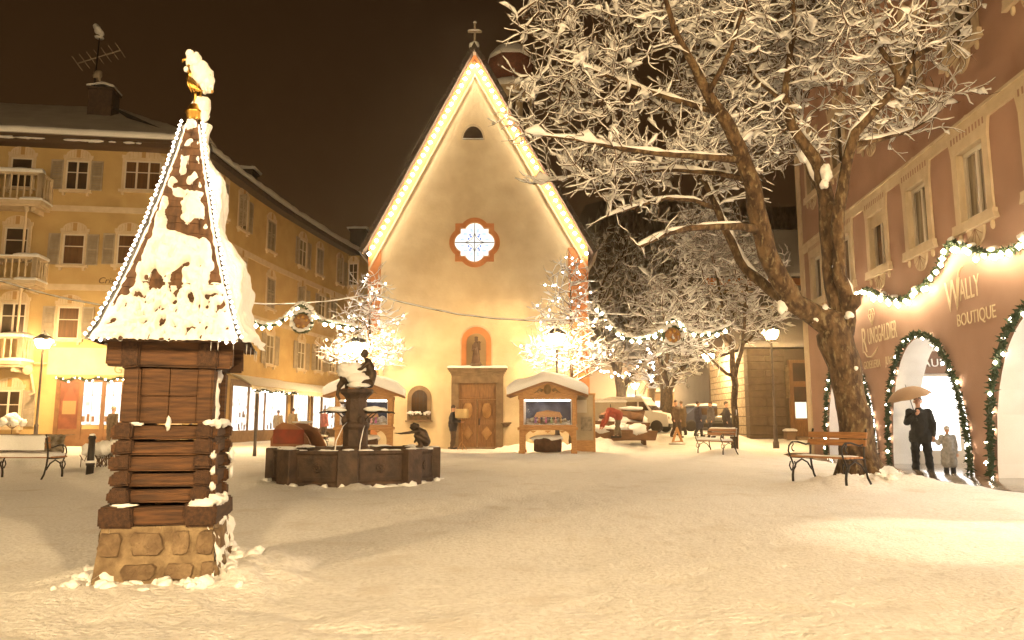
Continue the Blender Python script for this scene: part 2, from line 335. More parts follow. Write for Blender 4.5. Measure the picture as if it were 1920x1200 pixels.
# ================================================================== LOG SHRINE (wooden well tower)
def build_shrine():
    rnd = random.Random(11)
    t = thing('log_shrine', 'dark wooden log shrine tower with steep shingled roof on a rubble stone foot', 'shrine tower', (SHR.x, SHR.y, 0), SHA); t.scale = (.91, .91, 1)
    # stone foot: rough blocks in a lime mortar core
    mor = MB(); hwz = lambda z: .425-.09*(z+.1)
    for k in range(4):
        mor.grid(lambda u, v, k=k: (-hwz(-.15+.56*v)*(1-2*u), -hwz(-.15+.56*v)-.012*nz(u*9+k*11, v*6, 1)-.006*nz(u*26+k, v*20, 3), -.15+.56*v)[::1], 30, 24, 0, RZ(k*math.pi/2) @ Matrix.Diagonal((-1,1,1,1)))
    mor.box(-.37, .37, -.37, .37, .36, .408)
    mor.build('mortar_core', mat('foot_mortar', (.30,.22,.125), .95, (.15,.10,.055), 9, 1.0, 30, bdist=.02), t)
    stm = [mat('foot_stone', (.105,.066,.036), .95, (.20,.135,.075), 9, 1.0, 26, bdist=.03), mat('pale_foot_stone', (.25,.175,.10), .95, (.14,.09,.05), 8, 1.0, 26, bdist=.03)]
    for k in range(4):
        Mk = RZ(k*math.pi/2)
        for z0, z1 in ((-.12,.05),(.06,.19),(.205,.395)):
            x = -hwz(z0)-.01
            while x < hwz(z0)-.05:
                wd = rnd.uniform(.13, .32); x1 = min(x+wd, hwz(z0)+.012)
                if x1-x > .06 and rnd.random() < .86:
                    q = MB(); cx, cz = (x+x1)/2, (z0+z1)/2; rx, rz_ = (x1-x)/2-.008, (z1-z0)/2-.006; n = 14; ring_ = []; ring2 = []
                    for i in range(n):
                        an = 2*math.pi*i/n; sq = 1/max(abs(math.cos(an)), abs(math.sin(an)))**.8; j = rnd.uniform(.86, 1.0)
                        px_, pz_ = cx+rx*math.cos(an)*sq*j, cz+rz_*math.sin(an)*sq*j
                        ring_.append((px_, -hwz(pz_)+.02, pz_)); ring2.append((cx+(px_-cx)*.86, -hwz(pz_)-.016-rnd.uniform(0,.016), cz+(pz_-cz)*.84))
                    c_ = [(cx+rx*.3*math.cos(i*2.1), -hwz(cz)-.024-rnd.uniform(0,.02), cz+rz_*.3*math.sin(i*2.1)) for i in range(3)]
                    q.add(ring_+ring2+[(cx, -hwz(cz)-.028-rnd.uniform(0,.012), cz)], [(i, (i+1) % n, n+(i+1) % n, n+i) for i in range(n)]+[(n+i, n+(i+1) % n, 2*n) for i in range(n)], 0, Mk)
                    q.build('foot_stone', stm[0 if rnd.random() < .68 else 1], t)
                x = x1+.012
    sn = MB()
    for k in range(4):
        Mk = RZ(k*math.pi/2)
        bias = {0: -.02, 1: .035, 2: .02, 3: .0}[k]
        def fs(u, v, k=k):
            z = -.12+.55*v; hw = .43-.05*v; x = -hw+2*hw*u
            th = .045*nz(x*4.2+k*3.1, z*4.2, 7)+.045*nz(x*11+k, z*11, 3)+.02*nz(x*25+k, z*25, 3)+bias-.022+.085*max(0, 1-(z+.03)/.18)
            if k == 0 and u > .85: th += .02*(u-.85)/.15
            th = max(-.04, min(th*1.5, .12))
            return (x, -hw+.022-th, z)
        sn.grid(fs, 60, 40, 0, Mk)
    sn.build('clinging_snow', SNOW, t)
    def log(x0, x1, y0, y1, z0, z1, m, name='log', ch=.014):
        b = MB()
        nx = 8 if (x1-x0) > (y1-y0) else 2; ny = 8 if (y1-y0) > (x1-x0) else 2
        b.box(x0, x1, y0, y1, z0, z1, 0, None, .009)
        b.build(name, m, t, bevel=ch, segs=2)
    # sill beams with bulky protruding ends
    for sx in (-1, 1):
        log(sx*.285-.115, sx*.285+.115, -.405, .405, .405, .545, WOODY, 'sill_beam')
    for sy in (-1, 1):
        log(-.39, .39, sy*.30-.075, sy*.30+.075, .415, .535, WOODX, 'sill_beam')
        log(-.17, .17, sy*.355-.02, sy*.355+.02, .42, .53, WOODX, 'sill_plank')
    # five courses of crossed logs
    hh = .106
    for c in range(5):
        z0 = .548+c*hh
        for sy in (-1, 1):
            e = rnd.uniform(-.015, .015)
            log(-.375+e, .375+e, sy*.285-.05, sy*.285+.05, z0+.009, z0+hh-.009, WOODX)
        for sx in (-1, 1):
            e = rnd.uniform(-.015, .015)
            log(sx*.275-.062, sx*.275+.062, -.385+e, .385-e, z0+.018, z0+hh+.010, WOODY)
    # upper posts and board panels
    for sx in (-1, 1):
        for sy in (-1, 1):
            log(sx*.262-.062, sx*.262+.062, sy*.262-.062, sy*.262+.062, 1.08, 1.47, WOOD, 'corner_post')
    for k in range(4):
        b = MB(); Mk = RZ(k*math.pi/2)
        for (a, c2) in ((-.2, -.002), (.002, .2)):
            b.box(a, c2, -.285, -.262, 1.085, 1.27, 0, Mk); b.box(a, c2, -.287, -.262, 1.274, 1.465, 0, Mk)
        b.build('board_panel', WOOD, t, bevel=.004)
    # head beams
    for sy in (-1, 1):
        log(-.445, .445, sy*.275-.055, sy*.275+.055, 1.47, 1.655, WOODX, 'head_beam')
    for sx in (-1, 1):
        log(sx*.272-.072, sx*.272+.072, -.365, .365, 1.462, 1.648, WOODY, 'head_beam')
    # concave pyramid roof of shingles
    P = [(1.655,.50),(1.72,.462),(1.86,.415),(2.05,.352),(2.25,.295),(2.48,.232),(2.70,.180),(2.90,.132),(3.10,.088),(3.25,.058),(3.37,.036)]
    def half(z):
        for (za, ha), (zb, hb) in zip(P, P[1:]):
            if z <= zb: return ha+(hb-ha)*(z-za)/(zb-za)
        return P[-1][1]
    rf = MB()
    for k in range(4):
        Mk = RZ(k*math.pi/2)
        rf.grid(lambda u, v: ((-1+2*u)*half(1.655+1.715*v), -half(1.655+1.715*v), 1.655+1.715*v), 6, 30, 0, Mk, False)
    rf.box(-.50, .50, -.50, .50, 1.640, 1.664)
    for k in range(4):
        Mk = RZ(k*math.pi/2); z = 1.64; c = 0
        while z < 3.33:
            dz = .062; h0 = half(z); h1 = half(z+dz*1.7); n = max(2, int(h0*2/.085)); x = -h0
            wdt = 2*h0/n
            for i in range(n):
                xa = -h0+i*wdt+.003; xb = xa+wdt-.006; j = rnd.uniform(-.014, .010); th = .012+rnd.uniform(0, .008)
                sc_ = h1/h0
                y0 = -h0-th; y1 = -h1-.003
                V = [(xa, y0, z+j), (xb, y0, z+j), (xb*sc_, y1, z+dz*1.7), (xa*sc_, y1, z+dz*1.7), (xa, y0+.013, z+j-.004), (xb, y0+.013, z+j-.004)]
                rf.add(V, [(0,1,2,3), (4,5,1,0)], 0, Mk)
            z += dz; c += 1
    rf.build('shingle_roof', SHING, t)
    # snow on the roof, torn open where shingles show
    sn = MB()
    for k in range(4):
        Mk = RZ(k*math.pi/2)
        def fs(u, v, k=k):
            z = 1.635+1.70*v; h = half(z); x = (-1+2*u)*h*1.005
            big = nz(x*3.0+k*13, z*2.2, 1.5); fine = nz(x*10+k*5, z*10, 4); ff = nz(x*24, z*24, k); f3 = nz(x*46, z*52, k+2); pit = max(0, nz(x*17+4, z*13, 11)-.16)
            if k == 0:
                hole = math.exp(-((z-2.09-.10*x)/.055)**2)*max(0, nz(x*8+1.3, z*5, 9)+.30)*.32+math.exp(-((z-2.44)/.05)**2)*max(0, nz(x*7+5.3, z*5, 3)+.25)*.25
                if z < 2.06: th = .040+.018*big+.030*fine+.020*ff+.014*f3-.42*pit*(1.0 if z > 1.74 else .15)-.25*max(0, nz(x*31, z*24, 17)-.22)
                elif z < 2.44: th = .070+.03*big+.03*fine+.014*ff+.008*f3-.16*pit
                elif z < 2.72: th = -.004+.13*nz(x*8+2, z*7, 6)+.03*ff+.012*f3
                else: th = .13*nz(x*15+2, z*14, 6)+.03*ff+.012*f3-.022
                th -= hole
            elif k == 1:
                th = .085+.05*big+.03*fine+.012*ff+.045*math.sin(z*9.5)-.03*sm((z-2.9)/.3)
                if u < .10: th -= .03
            else:
                th = .10+.05*big+.03*fine
            eh = (1-abs(-1+2*u))
            if k == 0 and th > .012: th = .012+(th-.012)*sm(eh/.22)
            elif k == 1 and th > .02: th = .02+(th-.02)*sm((u+.02)/.16)
            elif th > 0: th *= min(1, eh/.05+.35)
            if k == 0 and z > 2.0: th -= .10*(1-sm(eh/.30))*sm((z-2.0)/.2)*(.4+.9*max(0, .5+nz(z*6, x*9, 21)))
            if k == 3: th = min(th, .035)
            if v < .02: th *= .55
            th = max(-.03, min(th, .20))
            return (x, -h-.02-th*.95, z+th*.28)
        sn.grid(fs, 130 if k == 0 else 60, 230 if k == 0 else 110, 0, Mk)
    for sx in (-1, 1):
        sn.tube([(sx*(half(z)+.002), -half(z)-.002, z) for z in [1.66+1.66*i/60 for i in range(61)]], [.013+.010*nz(i*.45, sx, 3) for i in range(61)], 7)
    sn.build('roof_snow', SNOW, t)
    fs_ = MB()
    for q in range(120):
        a = rnd.uniform(0, 6.283); rr = (.43+.24*rnd.random()**1.6)/max(abs(math.cos(a)), abs(math.sin(a)))**.7; b = rnd.uniform(.02, .085)*(1.25-rr)
        x_, y_ = rr*math.cos(a), rr*math.sin(a); fs_.ball((x_, y_, gz(SHR.x+x_*.9, SHR.y+y_*.9)+b*rnd.uniform(-.35,.25)), (b*rnd.uniform(.8,1.7), b*rnd.uniform(.8,1.7), b*rnd.uniform(.6,1.0)), 16, 10, 0, None, .55, q*1.7)
    tag(fs_.build('foot_snow', SNOW, t), kind='stuff')
    # small snow pads on log ends and ledges
    for (x, y, z, rx, ry, rz_) in [(.02,-.345,1.085,.018,.02,.045),(-.2,-.345,1.083,.05,.02,.012),(.31,-.37,1.088,.045,.03,.02),(.345,-.29,1.085,.05,.05,.03),(.38,-.2,.56,.05,.06,.03),(.29,-.38,.552,.09,.03,.035),(.36,-.3,.56,.06,.06,.05),(.40,-.1,.56,.03,.08,.04),(.345,-.33,.87,.02,.02,.03),(.35,-.335,.765,.018,.02,.03),(.35,-.33,.66,.02,.03,.035),(-.24,-.38,.548,.08,.025,.012),(.36,0,1.09,.035,.2,.03),(.315,-.2,1.30,.03,.05,.10),(.315,-.16,1.18,.028,.06,.12),(.315,-.1,1.42,.03,.07,.05),(.39,.25,.85,.02,.06,.05),(.385,.3,.72,.02,.05,.05)]:
        pd = MB(); pd.ball((x, y, z), (rx, ry, rz_), 12, 9, 0, None, .7, x*9+z*5); pd.build('ledge_snow', SNOW, t)
    for x, y in ((.31,-.46),(.36,-.46),(.47,-.46),(.53,-.2),(.53,.05),(.53,.3),(.53,.42)):
        ic = MB(); ic.tube([(x, y, 1.648), (x, y, 1.645-rnd.uniform(.04, .09))], [.007, .001], 5); ic.build('icicle', SNOW, t)
    # gilded ball and bird
    g = MB(); g.lathe([(.028,3.35),(.06,3.37),(.066,3.42),(.075,3.425),(.075,3.437),(.06,3.45),(.045,3.49),(0,3.51)], 20); fin = g.build('finial_ball', GOLD, t)
    s = MB(); s.ball((.045, .02, 3.485), (.075, .07, .095), 14, 10, 0, None, .3, 2); s.ball((.075, 0, 3.42), (.045, .045, .06), 10, 8, 0, None, .3, 4); s.build('ball_snow', SNOW, fin)
    b = MB()   # eagle with raised head on the left, tail drooping right
    b.cap((-.03,-.005,3.66), (.05,.0,3.73), .045, .075, 12); b.cap((.05,0,3.73), (.12,0,3.62), .06, .022, 12)
    b.cap((-.03,-.005,3.66), (-.052,-.005,3.80), .04, .03, 12); b.ball((-.058,-.005,3.85), (.033,.028,.032), 12, 8)
    b.tube([(-.085,-.005,3.855), (-.115,-.005,3.845), (-.122,-.005,3.825)], [.014,.010,.002], 6)
    b.tube([(-.01,-.012,3.63), (.0,-.012,3.56), (-.004,-.012,3.50)], [.020,.011,.009], 8); b.tube([(.035,.015,3.63), (.03,.012,3.56), (.012,.01,3.50)], [.020,.011,.009], 8)
    for q in range(5):
        b.tube([(-.06+.012*q, -.06, 3.70-.01*q), (-.045+.02*q, -.065, 3.62-.008*q), (-.02+.022*q, -.05, 3.57+.006*q)], [.012,.012,.003], 5)
    bird = b.build('bird_figure', GOLD, t)
    s = MB()
    s.ball((.035, -.01, 3.745), (.088, .085, .095), 16, 12, 0, None, .35, 3); s.ball((-.03, -.005, 3.84), (.06, .055, .075), 14, 10, 0, None, .3, 5)
    s.ball((-.062, -.008, 3.895), (.036, .036, .035), 12, 8, 0, None, .3, 6); s.ball((.085, 0, 3.68), (.055, .065, .085), 14, 10, 0, None, .4, 8); s.ball((-.082,-.02,3.765), (.022,.022,.024), 8, 6)
    for q in range(4): s.tube([(.05+.025*q, -.03, 3.65), (.07+.022*q, -.035, 3.575+.012*q)], [.022, .004], 6)
    s.build('bird_snow', SNOW, bird)
    # light rope along the two front hips and under the eaves corners
    l = thing('light_string', 'glaring white light string along the hips of the log shrine roof', 'light string', (SHR.x, SHR.y, 0), SHA); l.scale = (.91, .91, 1)
    pts = []; cab = MB()
    for sx in (-1, 1):
        line = []
        for i in range(47):
            z = 1.66+1.66*i/46; h = half(z)+.036; line.append((sx*h+.012*nz(i*.7, sx, 1), -h+.012*nz(i*.9, sx, 5), z+.01))
        pts += line; cab.tube([Vector(q)+Vector((-sx*.012, .012, -.004)) for q in line], .003, 5)
        tail = [(sx*(.53-.05*q), -.53, 1.66-.03*math.sin(q*.9)) for q in range(4)]; pts += tail[1:]; cab.tube(tail, .003, 5)
    cab.build('cable', IRON, l)
    bulbs(l, pts, .0140, SHB_ME)
SHB = mat('rope_bulb', (.9,.8,.6), .4, emit=(1,.86,.68), es=7.5); SHB_ME = octa().mesh('bulb', SHB)
build_shrine()

# ================================================================== figures in bronze / wood (one remeshed surface)
def solid(mb, name, m, parent, voxel=.012, M=None, smooth=3):
    o = mb.build(name, m, parent, M=M)
    r = o.modifiers.new('r', 'REMESH'); r.mode = 'VOXEL'; r.voxel_size = voxel; r.use_smooth_shade = True
    s = o.modifiers.new('s', 'SMOOTH'); s.factor = .5; s.iterations = smooth
    return o
# ================================================================== FOUNTAIN
def build_fountain():
    t = thing('fountain', 'dark octagonal stone fountain with column, spouts and snow covered bronze figures', 'fountain', (FOU.x, FOU.y, 0), 0)
    A0 = R_(7.4)-math.pi/2; Ro = 1.50; H = .60
    vs = [Vector((Ro*math.cos(A0+k*math.pi/4), Ro*math.sin(A0+k*math.pi/4))) for k in range(8)]
    bs = MB()
    prof_o = [(Ro*1.03, -.1), (Ro*1.03, .07), (Ro, .10), (Ro, H-.07), (Ro*1.02, H-.05), (Ro*1.02, H), (Ro*.90, H), (Ro*.90, .12), (0, .12)]
    bs.lathe([(r, z) for r, z in prof_o], 8, (0,0,0), 0, None, False, A0); bs.build('basin', DSTONE, t, bevel=.008)
    for k in range(8):
        v = vs[k]; a = math.atan2(v.y, v.x)
        p = MB(); p.box(-.10, .12, -.17, .17, -.08, H+.018, 0, T(v.x, v.y, 0) @ RZ(a) @ T(-.03, 0, 0)); p.build('pilaster', DSTONE, t, bevel=.012)
        m = (vs[k]+vs[(k+1) % 8])/2; am = math.atan2(m.y, m.x)
        q = MB(); Mq = T(m.x, m.y, 0) @ RZ(am)
        for (y0, y1, z0, z1) in ((-.37,.37,.13,.16),(-.37,.37,.46,.49),(-.37,-.345,.16,.46),(.345,.37,.16,.46)): q.box(-.01, .014, y0, y1, z0, z1, 0, Mq)
        for i in range(8):
            an = i*math.pi/4; q.ball((.012, .055*math.cos(an), .31+.055*math.sin(an)), (.014, .03, .03), 8, 6, 0, Mq)
        q.ball((.014, 0, .31), (.018, .03, .03), 8, 6, 0, Mq); q.build('relief_panel', DSTONE, t)
    wt = MB(); wt.lathe([(0, .50), (Ro*.9, .50)], 8, (0,0,0), 0, None, False, A0)
    wt.build('water', mat('dark_water', (.02,.014,.01), .04, bump=.15, bscale=9), t)
    # square column with capital
    c = MB(); c.lathe([(.30,.1),(.30,.55),(.27,.62),(.235,.64),(.235,.95),(.26,.99),(.26,1.06),(.225,1.10),(.225,1.14),(.21,1.18),(.205,1.52),(.23,1.56),(.30,1.62),(.315,1.64),(.315,1.70),(0,1.70)], 8, (0,0,0), 0, None, False, math.pi/8)
    for an in (0.6, 2.2, 3.7, 5.3): c.ball((.22*math.cos(an), .22*math.sin(an), 1.12), (.07,.07,.09), 8, 6)
    c.build('column', DSTONE, t, bevel=.008)
    for sx, yy in ((-1, -.12), (1, -.12), (-1, .3), (1, .3)):
        p = MB(); p.tube([(sx*.16, yy*.6, 1.27), (sx*.45, yy*1.1, 1.285), (sx*.62, yy*1.5, 1.27), (sx*.66, yy*1.55, 1.25)], [.026,.018,.016,.012], 8)
        p.tube([(sx*.16, yy*.6, .98), (sx*.2, yy*.8, 1.14), (sx*.34, yy*1.0, 1.27)], .012, 6)
        pp = p.build('spout_pipe', IRON, t)
        s = MB(); s.ball((sx*.36, yy*1.0, 1.325), (.19, .06, .05), 12, 8, 0, None, .5, sx+yy); s.build('pipe_snow', SNOW, pp)
    st = MB()
    for (x, y, zt, x2, y2) in ((-.13, -.75, 1.06, -.16, -.98), (.24, -.7, 1.0, .26, -.9)):
        st.tube([(x*.9, -.26, zt+.02), (x, -.5, zt-.05), (x2*.97, y2*.9, zt-.3), (x2, y2, .5)], [.009,.009,.010,.012], 6)
    st.build('water_jet', mat('water_jet', (.85,.83,.8), .15), t)
    # upper group: boy leaning over a goat-like beast, buried in snow
    g = MB()
    g.cap((-.22,0,1.92), (.10,0,1.95), .12, .13, 12); g.cap((-.22,0,1.92), (-.33,-.02,1.76), .08, .055); g.cap((-.33,-.02,1.76), (-.36,-.03,1.60), .045, .03); g.cap((-.36,-.03,1.60), (-.27,-.05,1.44), .03, .022); g.cap((-.27,-.05,1.44), (-.19,-.06,1.45), .025, .018)
    g.cap((-.2,.08,1.9), (-.22,.1,1.72), .06, .035); g.cap((.08,-.09,1.92), (.07,-.1,1.72), .07, .04); g.cap((.08,.09,1.92), (.1,.1,1.72), .07, .04)
    g.cap((.24,0,1.80), (.28,0,2.0), .085, .095, 12); g.cap((.28,0,2.0), (.20,0,2.22), .095, .07, 12); g.cap((.20,0,2.22), (.15,0,2.30), .04, .038)
    g.ball((.125,0,2.38), (.078,.075,.092), 12, 8); g.ball((.055,0,2.36), (.02,.018,.02), 6, 5)
    g.cap((.21,-.09,2.2), (.10,-.13,2.08), .04, .034); g.cap((.10,-.13,2.08), (-.02,-.13,2.05), .034, .025); g.cap((.21,.09,2.2), (.08,.13,2.08), .04, .034)
    g.cap((.27,-.07,1.8), (.12,-.15,1.86), .07, .055); g.cap((.12,-.15,1.86), (.14,-.17,1.72), .05, .04)
    gg = solid(g, 'bronze_group', BRONZE, t, .014)
    s = MB()
    s.ball((-.10,-.02,2.05), (.26,.19,.16), 18, 12, 0, None, .45, 3); s.ball((-.22,-.03,2.10), (.13,.13,.11), 14, 10, 0, None, .4, 7); s.ball((.03,-.05,1.90), (.22,.20,.12), 16, 10, 0, None, .5, 9); s.ball((.06,-.12,1.77), (.22,.16,.06), 14, 8, 0, None, .4, 1)
    s.ball((-.26,-.06,1.485), (.06,.035,.025), 8, 6); s.build('figure_snow', SNOW, gg)
    # crouching figure on the right rim, arm stretched over the basin
    cx, cyy = 1.30, -.42
    f = MB(); M = T(cx, cyy, H+.02) @ Matrix.Scale(.87, 4)
    f2 = MB()
    f2.cap((.08,0,.13), (.02,0,.30), .105, .095, 12); f2.cap((.02,0,.30), (-.09,0,.37), .09, .075, 12); f2.cap((-.09,0,.37), (-.14,0,.41), .035, .035)
    f2.ball((-.19,0,.43), (.065,.058,.07), 12, 8); f2.ball((-.255,0,.42), (.016,.015,.018), 6, 5)
    f2.cap((-.09,-.08,.35), (-.27,-.10,.32), .04, .032); f2.cap((-.27,-.10,.32), (-.45,-.10,.30), .032, .022); f2.cap((-.45,-.10,.30), (-.55,-.10,.31), .022, .012)
    f2.cap((-.08,.08,.35), (-.10,.10,.20), .04, .032); f2.cap((-.10,.10,.20), (-.15,.04,.12), .03, .024)
    for sy in (-1, 1):
        f2.cap((.09,sy*.06,.13), (-.12,sy*.08,.25), .075, .055); f2.cap((-.12,sy*.08,.25), (-.01,sy*.08,.04), .05, .034); f2.cap((-.01,sy*.08,.04), (-.11,sy*.08,.025), .032, .022)
    for q in range(5): f2.tube([(-.53,-.10+.012*(q-2),.31), (-.60,-.10+.018*(q-2),.315-.006*abs(q-2))], [.010,.006], 5)
    f2.v = [tuple(M @ RZ(.2) @ Vector(p)) for p in f2.v]
    ff = solid(f2, 'crouching_figure', BRONZE, t, .011)
    h = MB(); h.ball((-.17,0,.46), (.075,.07,.065), 12, 9, 0, M @ RZ(.2), .5, 4); h.ball((-.11,0,.44), (.05,.055,.06), 10, 8, 0, M @ RZ(.2), .5, 5); h.build('bronze_hair', BRONZE, ff)
    # rim snow pads
    s = MB(); rnd = random.Random(3)
    for k in range(8):
        a = A0+k*math.pi/4+math.pi/8
        for i in range(4):
            d = a+rnd.uniform(-.33, .33); rr = Ro*.93*math.cos(math.pi/8)/math.cos(d-a)
            s.ball((rr*math.cos(d), rr*math.sin(d), H+.004), (rnd.uniform(.06,.22), rnd.uniform(.03,.05), rnd.uniform(.012,.03)), 10, 6, 0, None, .3, i+k)
    for v in vs: s.ball((v.x*.985, v.y*.985, H+.02), (.10, .12, .022), 10, 6, 0, None, .3, v.x)
    for k in range(46):   # clumps frozen against the foot
        d = k*2*math.pi/46+rnd.uniform(-.05, .05)
        s.ball((1.56*math.cos(d), 1.56*math.sin(d), -.01), (rnd.uniform(.05,.17), rnd.uniform(.05,.1), rnd.uniform(.03,.10)), 10, 7, 0, None, .5, k)
    tag(s.build('rim_snow', SNOW, t), kind='stuff')
build_fountain()
# ================================================================== CHURCH
CHX, CHY = -1.44, 31.0
def arch_poly(cx, z0, w, h, n=14):
    r = w/2; zc = z0+h-r
    return [(cx-r, z0), (cx+r, z0)]+[(cx+r*math.cos(math.pi*i/n), zc+r*math.sin(math.pi*i/n)) for i in range(n+1)]
def ring(mb, outer, inner, y0, y1, mi=0, M=None):
    n = len(outer)
    V = [(x,y0,z) for x,z in outer]+[(x,y0,z) for x,z in inner]+[(x,y1,z) for x,z in outer]+[(x,y1,z) for x,z in inner]
    Fs = []
    for i in range(n):
        j = (i+1) % n
        Fs += [(i, j, n+j, n+i), (i, 2*n+i, 2*n+j, j), (n+i, n+j, 3*n+j, 3*n+i)]
    mb.add(V, Fs, mi, M)
def quatrefoil(R, n=160, grow=0.0):
    """barbed quatrefoil: a square with a round lobe on each side"""
    pts = []; a = .70*R+grow; lc = .50*R; lr = .50*R+grow
    for i in range(n):
        th = 2*math.pi*i/n+.0001; d = (math.cos(th), math.sin(th))
        r = a/max(abs(d[0]), abs(d[1]))
        for k in range(4):
            c = (lc*math.cos(k*math.pi/2), lc*math.sin(k*math.pi/2)); b = d[0]*c[0]+d[1]*c[1]; disc = b*b-(c[0]**2+c[1]**2)+lr*lr
            if disc > 0: r = max(r, b+math.sqrt(disc))
        pts.append((r*d[0], r*d[1]))
    return pts
def wall_grid(mb, x0, x1, z0, z1, holes, depth, mi=0, mr=0, M=None):
    """front wall plane y=0 with rectangular openings, their reveals going in by depth"""
    xs = sorted(set([x0, x1]+[h[0] for h in holes]+[h[1] for h in holes])); zs = sorted(set([z0, z1]+[h[2] for h in holes]+[h[3] for h in holes]))
    for xa, xb in zip(xs, xs[1:]):
        for za, zb in zip(zs, zs[1:]):
            cx, cz = (xa+xb)/2, (za+zb)/2
            if any(h[0] < cx < h[1] and h[2] < cz < h[3] for h in holes): continue
            mb.add([(xa,0,za),(xb,0,za),(xb,0,zb),(xa,0,zb)], [(0,1,2,3)], mi, M)
    for a, b, c, d in holes:
        mb.add([(a,0,c),(b,0,c),(b,0,d),(a,0,d),(a,depth,c),(b,depth,c),(b,depth,d),(a,depth,d)], [(0,4,5,1),(1,5,6,2),(2,6,7,3),(3,7,4,0),(4,7,6,5)], mr, M)
def build_church():
    t = thing('church', 'tall cream gabled church with quatrefoil window and orange painted edges', 'church', (CHX, CHY, 0), 0)
    HW = 4.62; E = 8.5; A = 17.15; AX = -.2
    L = lambda px, py: on_wall(px, py, (CHX, CHY), 0.0)
    w_ = MB()
    poly = [(-HW, -.5), (HW, -.5), (HW, E), (AX, A), (-HW, E)]
    w_.prism(poly, 0, 26); w_.build('wall', CHURCH, t)
    # painted orange edge: pilasters and verge band
    o = MB()
    o.box(-HW-.015, -HW+.52, -.03, .02, -.4, E+.15); o.box(HW-.80, HW+.015, -.03, .02, -.4, E-.1); o.box(HW-.1, HW+.03, -.035, 1.2, -.4, E)
    for sx in (-1, 1):
        ex = sx*HW; dx, dz = AX-ex, A-E; Lh = math.hypot(dx, dz); nx, nz_ = -dz/Lh*sx*-1, abs(dx)/Lh
        inn = (-sx*dz/Lh, -abs(dx)/Lh)
        bw = .42
        q = [(ex, E), (AX, A), (AX+0, A-bw*Lh/abs(dx)), (ex, E-bw*Lh/abs(dx))]
        o.prism(q if sx < 0 else q[::-1], -.026, .015)
    o.build('painted_border', ORANGE, t)
    mo = MB()
    for sx in (-1, 1):
        ex = sx*HW; dx, dz = AX-ex, A-E; Lh = math.hypot(dx, dz); k = Lh/abs(dx)
        q = [(ex, E-.44*k), (AX, A-.44*k), (AX, A-.52*k), (ex, E-.52*k)]
        mo.prism(q if sx < 0 else q[::-1], -.06, .01)
    mo.build('verge_moulding', CREAM, t)
    # roof slabs with shingle edge and snow
    rf = MB(); sn = MB(); rnd = random.Random(2)
    for sx in (-1, 1):
        ex = sx*HW; dx, dz = AX-ex, A-E; Lh = math.hypot(dx, dz); ux, uz = dx/Lh, dz/Lh; px_, pz_ = -abs(uz)*(-sx)*1.0, abs(ux)
        px_ = sx*uz
        a = (ex-ux*.45, E-uz*.45); b = (AX, A+.02)
        th = .17
        q = [a, b, (b[0]+px_*th*.0, b[1]+th/abs(ux)), (a[0]+px_*th, a[1]+pz_*th)]
        rf.prism(q if sx > 0 else q[::-1], -.34, 26.3)
        n = 60
        for i in range(n):   # ragged shingle ends along the verge
            s0 = i/n; s1 = (i+.92)/n; e = rnd.uniform(0, .05)
            p0 = (a[0]+(b[0]-a[0])*s0, a[1]+(b[1]-a[1])*s0); p1 = (a[0]+(b[0]-a[0])*s1, a[1]+(b[1]-a[1])*s1)
            q2 = [p0, p1, (p1[0]+px_*(th+.03), p1[1]+pz_*(th+.03)), (p0[0]+px_*(th+.03), p0[1]+pz_*(th+.03))]
            rf.prism(q2 if sx > 0 else q2[::-1], -.36-e, -.339)
        def fs(u, v, sx=sx, a=a, b=b, px_=px_, pz_=pz_):
            k = (1-abs(2*v-1)**8); h = .19+(.03+.28*k*(.7+.5*nz(u*14, v*9, sx)))*(1 if 0 < v < 1 else 0)
            h *= 1
            x = a[0]+(b[0]-a[0])*u+px_*h; z = a[1]+(b[1]-a[1])*u+pz_*h
            return (x, -.30+26.5*v+.05*nz(u*30, v, 7), z)
        sn.grid(fs, 60, 30)
    rf.build('roof', ROOFD, t); sn.build('roof_snow', SNOW, t)
    # cross on the apex
    c = MB(); zc = A+.25
    c.lathe([(.20,zc-.35),(.20,zc),(.13,zc+.16),(.07,zc+.22),(.05,zc+.3)], 10, (AX,-.1,0)); c.box(AX-.045, AX+.045, -.14, -.06, zc+.25, zc+1.12); c.box(AX-.30, AX+.30, -.14, -.06, zc+.66, zc+.75)
    cc = c.build('cross', mat('weathered_cross', (.36,.29,.21), .8), t, bevel=.008)
    s = MB(); s.ball((AX,-.1,zc+.78), (.31,.06,.05), 12, 6, 0, None, .3); s.ball((AX,-.1,zc+1.15), (.08,.06,.06), 8, 6); s.ball((AX,-.1,zc+.02), (.24,.22,.22), 10, 8, 0, None, .3); s.build('cross_snow', SNOW, cc)
    # attic lunette
    x, z = L(887, 262); wl, zt = .88, L(887, 237)[1]
    lun = [(x-wl/2, z), (x+wl/2, z)]+[(x+wl/2*math.cos(math.pi*i/12), z+(zt-z)*math.sin(math.pi*i/12)) for i in range(1, 12)]
    lo = [(x+(a-x)*1.16, z-.0+(b-z)*1.16) for a, b in lun]
    m = MB(); ring(m, lo, lun, -.05, .02); lw = m.build('attic_lunette', CREAM, t)
    m = MB(); m.prism(lun, -.012, .01); m.build('dark_opening', GLASSD, lw)
    s = MB(); snow_sheet(s, x-wl/2, x+wl/2, -.12, .0, lambda a, b: z, .05, .05, 14, 5); s.build('sill_snow', SNOW, lw)
    # backlit quatrefoil
    x, z = L(890, 455); Rr = .84
    inner = [(x+a, z+b) for a, b in quatrefoil(Rr)]; outer = [(x+a, z+b) for a, b in quatrefoil(Rr, 160, .235)]; mid = [(x+a, z+b) for a, b in quatrefoil(Rr, 160, .05)]
    m = MB(); ring(m, outer, mid, -.07, .02); qf = m.build('quatrefoil_window', ORANGE, t)
